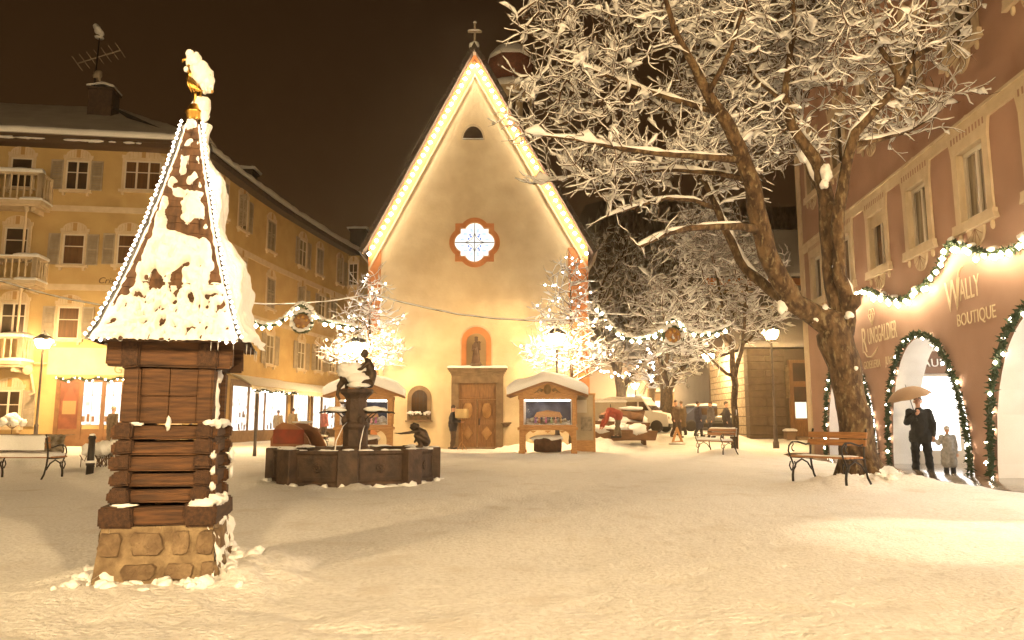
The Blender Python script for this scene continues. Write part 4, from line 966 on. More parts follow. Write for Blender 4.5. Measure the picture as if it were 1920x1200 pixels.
# curved wing
WP = [Vector(p) for p in ((-15.0,34.25),(-14.9,36),(-14.75,38),(-14.6,40),(-14.4,42.3),(-14.1,45),(-13.65,48),(-13.1,51.5),(-12.45,55),(-11.75,58.5),(-11.0,62))]
WS = [0]
for a, b in zip(WP, WP[1:]): WS.append(WS[-1]+(b-a).length)
def wing_at(px, py):
    d = ray(px, py); best = None
    for i, (a, b) in enumerate(zip(WP, WP[1:])):
        e = (b-a).normalized(); n = Vector((-e.y, e.x)); d2 = Vector((d.x, d.y)); den = d2.dot(n)
        if abs(den) < 1e-6: continue
        t = a.dot(n)/den; s = (d2*t-a).dot(e)
        if -1e-3 <= s <= (b-a).length+1e-3 and t > 0: return d2*t, math.atan2(e.y, e.x), CAMZ+d.z*t
    return None
def build_wing():
    t = thing('curved_yellow_house', 'ochre curved row of shuttered windows receding behind the church', 'building', (-15, 34.25, 0)); O = Vector((-15, 34.25, 0))
    z = lambda p, h: Vector((p.x, p.y, h))-O
    inn = [p+Vector((-9, 1.5)) for p in WP]
    EV = lambda i: 13.95
    m = MB()
    for i in range(len(WP)-1): m.add([z(WP[i],-.5), z(WP[i+1],-.5), z(WP[i+1],EV(i)), z(WP[i],EV(i))], [(0,1,2,3)])
    m.add([z(WP[-1],-.5), z(inn[-1],-.5), z(inn[-1],13.95), z(WP[-1],13.95)], [(0,1,2,3)]); m.build('wall', YELL, t)
    m = MB()
    def band(h0, h1, d):
        for i in range(len(WP)-1):
            e = (WP[i+1]-WP[i]).normalized(); n = Vector((e.y, -e.x))*d
            a, b = WP[i]+n, WP[i+1]+n
            m.add([z(a,h0), z(b,h0), z(b,h1), z(a,h1), z(WP[i],h0), z(WP[i+1],h0), z(WP[i+1],h1), z(WP[i],h1)], [(0,1,2,3),(4,5,1,0),(3,2,6,7)])
    band(10.05, 10.38, .05); m.build('string_course', CREAM, t); m = MB(); band(6.75, 7.0, .05); m.build('string_course', CREAM, t)
    m = MB(); band(13.62, 13.9, .55); m.build('eaves', ROOFD, t)
    r = MB()
    for i in range(len(WP)-1):
        e = (WP[i+1]-WP[i]).normalized(); n = Vector((e.y, -e.x))*.62
        r.add([z(WP[i]+n,13.9), z(WP[i+1]+n,13.9), z(inn[i+1].lerp(WP[i+1],.45),16.6), z(inn[i].lerp(WP[i],.45),16.6)], [(0,1,2,3)])
    rf = r.build('roof', ROOFD, t)
    s = MB()
    def fs(u, v):
        q = u*(len(WP)-1); i = min(int(q), len(WP)-2); f = q-i; p = WP[i].lerp(WP[i+1], f); e = (WP[i+1]-WP[i]).normalized(); n = Vector((e.y, -e.x))
        k = 1-abs(2*v-1)**2.5; d = .72-.55*v+.05*nz(u*40, v*3, 2)
        hh = 13.88+.30*v+(.30+.10*nz(u*26, v, 4))*k
        return tuple(z(p+n*(d+.1*k*(1-v)), hh))
    s.grid(fs, 150, 10); s.build('roof_snow', SNOW, rf)
    ic = MB(); rnd = random.Random(6)
    # icicle lights / drops under the eaves
    ws = [(416,398,'closed',0),(454,428,'ajar',1),(506,488,'closed',0),(566,508,'open',1),(598,522,'closed',0),(636,540,'ajar',1),
          (451,545,'closed',0),(505,588,'closed',0),(564,592,'ajar',1),(602,600,'open',1),(624,604,'closed',0),
          (504,682,'open',2),(563,690,'open',2),(596,692,'open',2),(622,693,'open',2)]
    rows = {398:11.55}
    for k, (px, py, sh, g) in enumerate(ws):
        res = wing_at(px, py)
        if not res: continue
        p, a, h = res
        row = 11.35 if k < 6 else (7.95 if k < 11 else 4.35)
        h = row+.5*max(-.5, min(.5, h-row))
        add_window(t, T(p.x-O.x, p.y-O.y, h) @ RZ(a), 1.05, 1.75, 2, True, (GLASSD, CURTW, CURTW)[g], sh)
    # shops
    sf = MB()
    def quad(px0, px1, h0, h1, d, mb, mi=0):
        a = wing_at(px0, 760); b = wing_at(px1, 760)
        n = Vector((math.sin(a[1]), -math.cos(a[1])))*d
        pa, pb = a[0]+n, b[0]+n
        mb.add([z(pa,h0), z(pb,h0), z(pb,h1), z(pa,h1)], [(0,1,2,3)], mi)
    def bar(px, h0, h1, wd, mb):
        a = wing_at(px, 760); Mx = T(a[0].x-O.x, a[0].y-O.y, 0) @ RZ(a[1]); mb.box(-wd, wd, -.10, .0, h0, h1, 0, Mx)
    for px in (431, 463, 477, 481, 494, 536, 546, 577, 584, 601, 627): bar(px, 0, 3.1, .09, sf)
    quad(428, 640, 0, .62, .05, sf); quad(428, 640, 2.95, 3.3, .05, sf)
    s_ = sf.build('shop_front', mat('shop_brown', (.20,.12,.06), .7, (.15,.085,.04), 4), t)
    for k, (a, b) in enumerate(((433,461),(465,476),(482,493),(496,534),(549,575),(586,599),(604,626))):
        g = MB(); quad(a, b, .62 if k not in (2, 5) else .1, 2.95, .06, g); g.build('pane', SHOPG, s_)
        if k in (0, 3, 4, 6):
            d = MB(); rnd2 = random.Random(k)
            for q in range(9):
                px = rnd2.uniform(a+2, b-3); h0 = rnd2.choice((.65, .65, 1.3, 1.8)); quad(px, px+rnd2.uniform(1, 3.5), h0, h0+rnd2.uniform(.15,.5), .075, d)
            d.build('goods', mat('display_goods', (.30,.22,.20), .8, (.10,.08,.10), 3), s_)
    # awnings with scalloped hem and snow
    for k, (a, b) in enumerate(((424, 520), (500, 632))):
        n = 26; w_ = MB(); sn = MB()
        ha, hb = 3.55-.05*k, 2.95-.05*k
        def P(f, out, hh):
            r = wing_at(a+(b-a)*f, 760); nn = Vector((math.sin(r[1]), -math.cos(r[1])))*out; return z(r[0]+nn, hh)
        for i in range(n):
            f0, f1 = i/n, (i+1)/n
            w_.add([P(f0,.08,ha), P(f1,.08,ha), P(f1,1.3,hb), P(f0,1.3,hb)], [(3,2,1,0)])
            w_.add([P(f0,1.3,hb), P(f1,1.3,hb), P(f1,1.31,hb-.20), P((f0+f1)/2,1.31,hb-.30), P(f0,1.31,hb-.20)], [(0,1,2,3,4)])
        aw = w_.build('awning', AWN, t)
        sn.grid(lambda u, v: tuple(P(u, .1+1.2*v, ha+(hb-ha)*v+.015+.10*math.sin(math.pi*v)**.6*(.7+.5*nz(u*9, v*3, k)))), 40, 8); sn.build('awning_snow', SNOW, aw)
    # attic dormer and chimney beyond
    for px, py, Y, sc_ in ((462, 335, 44, 1.0), (672, 440, 66, 1.3)):
        p = at(px, py, Y); c = MB(); c.box(-.5*sc_, .5*sc_, -.5, .5, -3.2, .3); c.box(-.6*sc_, .6*sc_, -.6, .6, .3, .42)
        ch = c.build('chimney', ROOFD, rf, M=T(*(p-O))); s2 = MB(); snow_sheet(s2, -.7*sc_, .7*sc_, -.6, .6, lambda x, y: .42, .28, .25, 12, 8, 3); s2.build('chimney_snow', SNOWT, ch)
    # bay at the far corner
    r = wing_at(655, 520)
    if r:
        m = MB(); Mx = T(r[0].x-O.x, r[0].y-O.y, 0) @ RZ(r[1]); m.box(-.3, 3.0, -.9, .0, 10.1, 13.5, 0, Mx); by = m.build('corner_bay', YELL, t)
        sur, fr, g = window_meshes(1.0, 1.7, 2, True); o = put('window', sur, by, Mx @ T(-.3, -.45, 11.2) @ RZ(-math.pi/2) @ Matrix.Diagonal((.7,1,1,1))); put('frame', fr, o); put('pane', g.mesh('pane', GLASSD), o)
    pts = []
    for px in range(428, 520, 8):
        r = wing_at(px, 760); nn = Vector((math.sin(r[1]), -math.cos(r[1])))*1.36; q = r[0]+nn; pts.append((q.x, q.y, 2.72+.06*math.sin(px*.2)))
    garland('fir garland with bulbs along the first pale awning hem', pts, .09, 14, .3)
build_wing()
# ================================================================== TERRACOTTA BUILDING WITH ARCADE (right)
RO = Vector((10.1, 25.6)); RD = Vector((-.0916, -.9958)).normalized(); RANG = math.atan2(RD.y, RD.x); RN = Vector((RD.y, -RD.x)) # RN points out to the square
RF = lambda px, py: on_wall(px, py, RO, RANG)
def RW(s, y, z): p = RO+RD*s+Vector((-RD.y, RD.x))*y; return Vector((p.x, p.y, z))
RL = 23.5; RH = 12.6; DEP = .62
ARCHES = [(3.9, 1.95, 2.95), (8.72, 1.93, 3.0), (13.45, 1.95, 3.05), (18.2, 1.95, 3.05)]
def arch_z(s):
    for c, a, h in ARCHES:
        if abs(s-c) < a: return h*(1-(abs(s-c)/a)**2.25)**(1/2.05)
    return 0.0
def build_right():
    t = thing('arcaded_shop_house', 'terracotta house with garlanded arcade and cream window surrounds on the right', 'building', (RO.x, RO.y, 0), RANG)
    ZL = 4.4
    wins1 = [1.75, 4.35, 6.75, 9.1, 11.5, 13.9, 16.3, 18.7]
    z1 = RF(1745, 470)[1]; zs1 = 5.05; h1 = 1.42; w1 = .98
    holes = [(s-w1/2, s+w1/2, zs1, zs1+h1) for s in wins1]+[(s-w1/2, s+w1/2, 8.6, 8.6+1.6) for s in wins1]
    m = MB(); wall_grid(m, 0, RL, ZL, RH, holes, .20, 0, 1)
    ss = sorted(set([0, RL]+[c+a*(-1+2*i/28) for c, a, h in ARCHES for i in range(29)]+[c+sg*a*(1-.004) for c, a, h in ARCHES for sg in (-1, 1)]))
    for a, b in zip(ss, ss[1:]):
        za, zb = arch_z(a), arch_z(b)
        if not any(c-q-1e-4 <= a and b <= c+q+1e-4 for c, q, h in ARCHES): za = zb = -.4
        m.add([(a,0,za),(b,0,zb),(b,0,ZL),(a,0,ZL)], [(0,1,2,3)], 0)
        if za > -.1: m.add([(a,0,za),(b,0,zb),(b,DEP,zb),(a,DEP,za)], [(3,2,1,0)], 2)
    for c, q, h in ARCHES:
        pass
    m.box(-.001, .0, 0, 9, -.4, RH, 0); m.box(0, RL, 8.9, 9, -.4, RH, 0)
    m.build('wall', [TERRA, CREAM, WHITE], t)
    # painted white corner strip and string course
    m = MB(); m.box(-.04, .42, -.035, .02, -.3, RH); m.box(-.035, -.0, -.02, .5, -.3, RH); m.build('corner_strip', CREAM, t)
    zc = RF(1745, 287)[1]
    m = MB(); m.box(.42, RL, -.05, .02, zc-.15, zc+.15); m.build('string_course', CREAM, t, bevel=.01); m = MB(); m.box(.42, RL, -.078, -.053, zc+.09, zc+.155); m.build('course_moulding', CREAM, t)
    # windows with scalloped surrounds
    def win(s, z0, w, h, glass, name='window'):
        m = MB(); fw = .20
        L_ = [(-w/2-fw-.10, h+.42), (-w/2-fw-.06, h+.28), (-w/2-fw, h+.08), (-w/2-fw, -.02), (-w/2-fw-.07, -.10), (-w/2-fw-.02, -.24)]
        outer = L_+[(-x, z) for x, z in L_[::-1]]
        inner_l = [(-w/2, h), (-w/2, 0)]
        # side strips and head and sill made as separate pieces butted together
        m.prism([(-w/2-fw,-.02),(-w/2,-.02),(-w/2,h),(-w/2-fw,h)][::1], -.05, .02); m.prism([(w/2,-.02),(w/2+fw,-.02),(w/2+fw,h),(w/2,h)], -.05, .02)
        head = [(-w/2-fw,h),(w/2+fw,h),(w/2+fw+.02,h+.12),(w/2+fw+.06,h+.28),(w/2+fw+.13,h+.42),(.24,h+.42)]+[(.22*math.cos(math.pi*i/8), h+.42+.24*math.sin(math.pi*i/8)) for i in range(9)]+[(-.24,h+.42),(-w/2-fw-.13,h+.42),(-w/2-fw-.06,h+.28),(-w/2-fw-.02,h+.12)]
        m.prism(head, -.055, .02)
        nn = 11
        for i in range(nn):
            x = -w/2-fw+.02+(w+2*fw-.04)*(i+.5)/nn; m.box(x-.025, x+.025, -.058, -.054, h+.24, h+.37, 1)
        m.prism([(-w/2-fw-.07,-.02),(-w/2-fw-.07,-.10),(-w/2-fw-.12,-.22),(w/2+fw+.12,-.22),(w/2+fw+.07,-.10),(w/2+fw+.07,-.02)], -.10, .02)
        fan = [(-.32,-.225),(.32,-.225)]+[(.30*math.cos(math.pi*i/12), -.235-.36*math.sin(math.pi*i/12)) for i in range(13)]
        m.prism([(-.32,-.225)]+[(-.32*math.cos(math.pi*i/12), -.225-.36*math.sin(math.pi*i/12)) for i in range(1,12)]+[(.32,-.225)], -.04, .02)
        for i in range(1, 6):
            a = math.pi*i/6; m.tube([(0,-.045,-.24), (-.30*math.cos(a), -.045, -.225-.33*math.sin(a))], .006, 4, 1)
        for sx in (-1, 1): m.ball((sx*(w/2+.1), -.02, -.30), (.06,.04,.10), 8, 6)
        key = 'rw'; 
        return m
    if True:
        wm = win(0, 0, w1, h1, None).mesh('window', [CREAM, TERRA]); wm2 = win(0, 0, w1, 1.6, None).mesh('window', [CREAM, TERRA])
        def frame(h):
            f = MB(); f.box(-w1/2,-w1/2+.09,.09,.15,0,h); f.box(w1/2-.09,w1/2,.09,.15,0,h); f.box(-w1/2,w1/2,.09,.15,0,.09); f.box(-w1/2,w1/2,.09,.15,h-.09,h); f.box(-.045,.045,.10,.15,.09,h-.09); f.box(-w1/2,w1/2,.0,.2,-.002,.012)
            return f.mesh('frame', FRAMEP)
        fm, fm2 = frame(h1), frame(1.6)
        gm = {}
        for h in (h1, 1.6):
            for k, g in enumerate((CURTW, CURT, GLASSD)):
                q = MB(); q.add([(-w1/2,.135,0),(w1/2,.135,0),(w1/2,.135,h),(-w1/2,.135,h)], [(0,1,2,3)]); gm[(h, k)] = q.mesh('pane', g)
        kinds = [2, 1, 1, 0, 0, 1, 0, 1]
        bl = MB()
        for i in range(7): bl.box(-w1/2+.02, w1/2-.02, .03, .06, h1-.045*(i+1), h1-.045*i-.008)
        blm = bl.mesh('roller_blind', CREAM)
        for i, s in enumerate(wins1):
            o = put('window', wm, t, T(s, 0, zs1)); put('frame', fm, o); put('pane', gm[(h1, kinds[i])], o)
            if i == 2: put('roller_blind', blm, o)
            o = put('window', wm2, t, T(s, 0, 8.6)); put('frame', fm2, o); put('pane', gm[(1.6, 2)], o)
    # eaves and roof
    r = MB(); r.box(-.6, RL, -.8, 0, RH-.15, RH+.1); r.add([(-.6,-.8,RH+.1),(RL,-.8,RH+.1),(RL,5,RH+4),(-.6,5,RH+4),(-.6,9.5,RH+.1),(RL,9.5,RH+.1)], [(0,1,2,3),(3,2,5,4)]); r.build('roof', ROOFD, t)
    # arcade interior: back shop wall, ceiling, floor
    m = MB(); yb = 2.9
    m.box(.3, RL, DEP, yb+.1, 3.3, 3.45); m.build('arcade_ceiling', WHITE, t)
    m = MB()
    for c, a, h in ARCHES:
        pass
    edges = [.3]+[(ARCHES[i][0]+ARCHES[i+1][0])/2 for i in range(3)]+[RL]
    for e in edges: m.box(e-.22, e+.22, DEP, yb, -.1, 3.3)
    m.box(.3, RL, yb, yb+.1, -.1, .35); m.box(.3, RL, yb, yb+.1, 2.75, 3.3); m.build('arcade_wall', WHITE, t)
    for i, (c, a, h) in enumerate(ARCHES):
        f = MB(); x0, x1 = edges[i]+.22, edges[i+1]-.22
        xs = [x0, x0+(x1-x0)*.30, x0+(x1-x0)*.56, x1]
        for x in xs: f.box(x-.04, x+.04, yb-.06, yb, .0, 2.75)
        f.box(x0, x1, yb-.07, yb, .35, .42); f.box(x0, x1, yb-.07, yb, 2.68, 2.75)
        sf = f.build('shop_window', mat('pale_frame', (.55,.48,.38), .5), t)
        g = MB(); g.box(x0, x1, yb-.03, yb-.01, .42, 2.68); g.build('pane', SHOPW, sf)
        d = MB(); rnd = random.Random(i+20)
        for k in range(6):
            x = rnd.uniform(x0+.2, x1-.4); d.box(x, x+rnd.uniform(.15,.4), yb-.055, yb-.035, .42, .42+rnd.uniform(.2,.9))
        d.build('goods', mat('pale_goods', (.55,.50,.46), .8, (.25,.22,.25), 3), sf)
    # show cases across the arcade, facing down it; brown fascia with pale letters over the second
    for i, e in enumerate(edges[:4]):
        x = e+.22; f = MB(); f.box(x, x+.06, DEP+.02, DEP+.10, .0, 2.3); f.box(x, x+.06, 1.72, 1.80, .0, 2.3); f.box(x, x+.06, yb-.1, yb, 0, 2.3); f.box(x, x+.08, DEP+.1, yb-.1, .0, .38); f.box(x, x+.06, DEP+.1, yb-.1, 2.22, 2.30)
        sf = f.build('show_case', mat('pale_case_frame', (.50,.42,.32), .5), t)
        g = MB(); g.box(x+.005, x+.03, DEP+.1, yb-.1, .38, 2.22); g.build('pane', SHOPW, sf)
        if i == 1:
            m = MB(); m.box(x, x+.14, DEP+.01, yb-.02, 2.30, 2.86); fa = m.build('fascia_board', mat('brown_fascia', (.16,.075,.035), .6), t)
            put('lettering', text_mesh('AUN', .285, mat('pale_letters', (.80,.76,.68), .6), .02, 0, 1.04), fa, T(x+.165, DEP+.27, 2.47) @ RZ(math.pi/2) @ RX(math.pi/2))
    # painted shop names on the wall
    gold = mat('cream_lettering', (.66,.52,.33), .8)
    def sign(px0, py0, px1, body, size_px=None, sh=0, sp=1.0, z=None):
        s0, z0 = RF(px0, py0); s1, _ = RF(px1, py0); me = text_mesh(body, 1.0, gold, .0, sh, sp); wd = max(v.co.x for v in me.vertices)-min(v.co.x for v in me.vertices)
        k = (s1-s0)/wd; return s0, z0, k, me
    def place(me, s, z, kx, kz): put('lettering', me, t, T(s, -.012, z) @ RX(math.pi/2) @ Matrix.Diagonal((kx, kz, 1, 1)))
    place(text_mesh('R', 1.0, gold, .004), 5.20, 2.95, .62, .98)
    place(text_mesh('UNGGALDIER', 1.0, gold, .004), 5.66, 3.14, .30, .62)
    sw = MB(); sw.tube([(5.35,-.012,2.98),(5.55,-.012,2.82),(5.85,-.012,2.80),(6.15,-.012,2.92),(6.3,-.012,3.02)], [.012,.022,.026,.02,.006], 5); sw.build('lettering', gold, t)
    place(text_mesh('GIOIELLERIA', 1.0, gold, .004), 5.25, 2.50, .205, .30); place(text_mesh('JUWELIER', 1.0, gold, .004), 6.72, 2.52, .205, .30)
    d = MB()   # cut diamond emblem
    cx, cz = 6.0, 3.92
    for a, b in (((-.22,.0),(.22,.0)),((-.22,0),(-.14,.13)),((-.14,.13),(.14,.13)),((.14,.13),(.22,0)),((-.22,0),(0,-.30)),((.22,0),(0,-.30)),((-.08,0),(0,-.3)),((.08,0),(0,-.3)),((-.08,0),(-.0,.13)),((.08,0),(0,.13))):
        d.tube([(cx+a[0],-.012,cz+a[1]), (cx+b[0],-.012,cz+b[1])], .011, 4)
    d.build('lettering', gold, t)
    place(text_mesh('W', 1.0, gold, .004), 10.05, 3.36, .62, .95); place(text_mesh('ALLY', 1.0, gold, .004), 10.66, 3.52, .34, .62)
    sw = MB(); sw.tube([(10.52,-.012,3.42),(10.60,-.012,3.95),(10.70,-.012,4.14),(10.86,-.012,4.2)], [.02,.022,.018,.006], 5); sw.build('lettering', gold, t)
    place(text_mesh('BOUTIQUE', 1.0, gold, .004), 10.45, 3.02, .295, .36)
    # wet floor of the arcade (setting)
    m = MB(); m.grid(lambda u, v: tuple(RW(.2+RL*u, -1.15+.35*nz(u*14, 3, 1)*(1 if v < .01 else 0)+4.05*v, (-.06 if v == 0 else .055)+.012*nz(u*40, v*9, 4)*(1-v))), 60, 10)
    tag(m.build('arcade_pavement', mat('wet_paving', (.16,.115,.075), .09, (.30,.25,.20), 2.2, .35, 14, bdist=.01, contrast=(.45,.62))), 'wet stone pavement under the arcade', None, None, 'structure')
build_right()
def add_arcade_lamps():  # lamps added to spill light on the snow and whiten the jambs
    for i, (c, a, h) in enumerate(ARCHES):
        p = RW(c, 1.5, 3.05); t = thing('added_arcade_lamp', ('added round ceiling lamp under the arcade behind the big tree trunk','added round ceiling lamp under the arcade above the umbrella holder','added round ceiling lamp under the arcade inside the arch at the right edge','added round ceiling lamp under the arcade beyond the right edge')[i], 'ceiling lamp', tuple(p), 0, 'added ceiling lamps under the arcade')
        m = MB(); m.lathe([(0,.25),(.05,.24),(.05,.12),(.15,.10),(.15,.06)], 12); m.build('lamp_base', DMET, t)
        g = MB(); g.lathe([(.145,.06),(.14,0),(.09,-.06),(0,-.08)], 12); g.build('lamp_glass', ARCL[1 if i == 3 else 0], t)
ARCL = [mat('added_arcade_lamp_glass', (.9,.85,.8), .3, emit=(1,.90,.74), es=70), mat('bright_added_lamp_glass', (.9,.85,.8), .3, emit=(1,.90,.74), es=420)]
add_arcade_lamps()
def floodlight():
    p = RW(17.4, -.35, 6.3); t = thing('wall_floodlight', 'black floodlight on the terracotta wall beyond the right edge, lighting the snow', 'floodlight', tuple(p))
    m = MB(); m.tube([(.45,0,0),(.1,0,0)], .03, 6); m.box(-.16,.16,-.2,.2,-.06,.14); m.build('housing', IRON, t, bevel=.02)
    L = bpy.data.lights.new('flood_beam', 'SPOT'); L.energy = 700; L.color = (1,.80,.52); L.spot_size = R_(26); L.spot_blend = .6; L.shadow_soft_size = .06
    o = bpy.data.objects.new('flood_beam', L); COL.objects.link(o); o.parent = t; o.location = (0, 0, -.14)
    d = Vector((4.5, 7.4, 0))-p; o.rotation_euler = d.to_track_quat('-Z', 'Y').to_euler()
floodlight()
# fir arches with bulbs
def arch_pts(i, y=-.10, s_from=-1, s_to=1, n=46):
    c, a, h = ARCHES[i]; out = []
    for k in range(n+1):
        th = math.pi*(1-k/n); x = math.cos(th)
        s = c+a*1.03*x; z = (h+.06)*max(0, (1-min(1, abs(x))**2.25))**(1/2.05)
        out.append(RW(s, y, max(.06, z)))
    return out
garland('fir garland round the arch behind the big tree trunk', arch_pts(0), .11, 26, 0, .042, 'fir garlands round the arcade arches', BULBS_ME)
garland('fir garland round the arch over the umbrella holder', arch_pts(1), .11, 26, 0, .042, 'fir garlands round the arcade arches', BULBS_ME)
garland('fir garland round the bright arch cut by the right edge', arch_pts(2), .12, 26, 0, .042, 'fir garlands round the arcade arches', BULBS_ME)
wv = [(1560,585),(1590,580),(1610,566),(1622,548),(1634,542),(1650,548),(1680,560),(1705,562),(1728,548),(1750,530),(1768,508),(1780,484),(1792,460),(1800,454),(1815,460),(1840,468),(1870,474),(1895,472),(1915,470)]
pts = []
for px, py in wv:
    s, z = RF(px, py); pts.append(RW(s, -.14, z))
for ds, dz in ((1.2,.25),(2.2,-.35),(3.4,-.45),(4.4,.2)):
    pts.append(RW(s+ds, -.14, z+dz))
q = garland('wavy fir garland with glaring bulbs above the painted shop names', pts, .10, 64, .05, .060, None, BULB_ME, Vector((-.06,0,-.07)))
# ================================================================== TREES UNDER SNOW
def cloud(n, ells, seed, zmin=-9, pads=0, sg=(.42,.42,.13)):
    rs = np.random.RandomState(seed); out = []
    if pads:
        c = cloud(pads, ells, seed+1); k = max(1, n//len(c)); sg = np.array(sg)
        for q in c: out.append(q+rs.normal(size=(k, 3))*sg*rs.uniform(.6, 1.35)+0)
        return np.concatenate(out)
    vols = np.array([e[3]*e[4]*e[5] for e in ells]); vols = vols/vols.sum()
    for e, v in zip(ells, vols):
        k = int(n*v); q = rs.normal(size=(k*2, 3)); q /= np.linalg.norm(q, axis=1)[:, None]; q *= (rs.uniform(.12, 1, size=(k*2, 1)))**(1/2.6)
        p = q[:k]*np.array(e[3:6])+np.array(e[0:3]); out.append(p)
    p = np.concatenate(out); return p[p[:, 2] > zmin]
def grow(limbs, att, step, infl, kill, iters=70, up=.12, jitter=.25, seed=1, gravity=0.0):
    rs = np.random.RandomState(seed); P = []; par = []; pre = []
    for L in limbs:
        L = [np.array(q, float) for q in L]; last = -1
        if P:
            d = [np.sum((q-L[0][:3])**2) for q in P]; last = int(np.argmin(d))
        for a, b in zip(L, L[1:]):
            n = max(1, int(np.linalg.norm(b[:3]-a[:3])/step))
            for i in range(n):
                if last >= 0 and i == 0 and a is L[0] and P: 
                    continue
                q = a+(b-a)*(i/n); P.append(q[:3]); par.append(last); pre.append(q[3]); last = len(P)-1
        P.append(L[-1][:3]); par.append(last); pre.append(L[-1][3])
    A = att.copy(); best = np.full(len(A), 1e9); bi = np.zeros(len(A), int)
    def upd(idx):
        nonlocal best, bi
        for s in range(0, len(idx), 200):
            ii = idx[s:s+200]; Q = np.array([P[i] for i in ii]); d = ((A[:, None, :]-Q[None])**2).sum(2); j = d.argmin(1); dm = d[np.arange(len(A)), j]; m = dm < best
            best[m] = dm[m]; bi[m] = np.array(ii)[j[m]]
    upd(list(range(len(P))))
    for it in range(iters):
        act = best < infl*infl
        if not act.any(): break
        grp = {}
        for i in np.nonzero(act)[0]:
            k = bi[i]; v = A[i]-P[k]; grp.setdefault(k, np.zeros(3)); grp[k] += v/(np.linalg.norm(v)+1e-9)
        new = []
        for k, v in grp.items():
            v = v/(np.linalg.norm(v)+1e-9)+rs.normal(size=3)*jitter+np.array([0, 0, up]); v /= np.linalg.norm(v)
            P.append(P[k]+v*step); par.append(int(k)); pre.append(0); new.append(len(P)-1)
        upd(new)
        keep = best > kill*kill; A = A[keep]; best = best[keep]; bi = bi[keep]
        if len(A) == 0: break
    return P, par, pre
def chains(P, par, pre, tip=.007, ex=2.3):
    n = len(P); ch = [[] for _ in range(n)]
    for i, p in enumerate(par):
        if p >= 0: ch[p].append(i)
    r = [0.0]*n
    for i in range(n-1, -1, -1):
        s = sum(r[c]**ex for c in ch[i] if c > i)
        r[i] = pre[i] if pre[i] > 0 else (s if s > 0 else tip**ex)**(1/ex)
    out = []; starts = [i for i in range(n) if par[i] < 0]
    stack = [(i, None) for i in starts]
    while stack:
        i, frm = stack.pop(); c = ([frm] if frm is not None else [])+[i]
        while ch[i]:
            o = sorted(ch[i], key=lambda q: -r[q])
            for q in o[1:]: stack.append((q, i))
            i = o[0]; c.append(i)
        out.append(c)
    return out, r
UPV = Vector((0, 0, 1))
def snow_chain(sn, pts, rad, amt, rnd, n=5, ph=0.0, clump=True):
    """a lumpy ridge of snow along the upper side of a branch, thinner where it stands steep"""
    if len(pts) < 2: return
    C = []; Rr = []; k = len(pts)
    for i, p in enumerate(pts):
        d = (pts[min(i+1, k-1)]-pts[max(i-1, 0)]); 
        if d.length < 1e-8: d = Vector((1, 0, 0))
        d.normalize(); hz = math.sqrt(max(0, 1-d.z*d.z)); u = UPV-d*d.z
        u = u.normalized() if u.length > .05 else Vector((0, 0, 1))
        nn = noise.noise(Vector((p.x*4.1, p.y*4.1, p.z*4.1+ph)))
        if rad[i] > .035:
            nn = nn+.5*noise.noise(Vector((p.x*1.7, p.y*1.7, p.z*1.7+ph+7)))
            a = amt*(.10+1.1*hz)*max(.05, min(1.45, .8+1.5*nn)); w_ = a*.6+rad[i]*.45
            if a < amt*.3 or hz < .25: w_ = rad[i]*.3
            C.append(p+u*(rad[i]*.72+a*.25)); Rr.append(w_)
            continue
        n2 = noise.noise(Vector((p.x*11, p.y*11, p.z*11+ph)))
        a = amt*(.25+.95*hz)*(.80+.75*nn+.55*n2)
        if clump and nn > .30: a *= 1.0+3.2*(nn-.30)/.3
        a = min(max(a, amt*.16), amt*4.0)
        C.append(p+u*(rad[i]*.6+a*.62)); Rr.append((a+rad[i]*.55)*.92)
    Rr[0] *= .7; Rr[-1] *= .55
    sn.tube(C, Rr, n, 0, None, True, True)
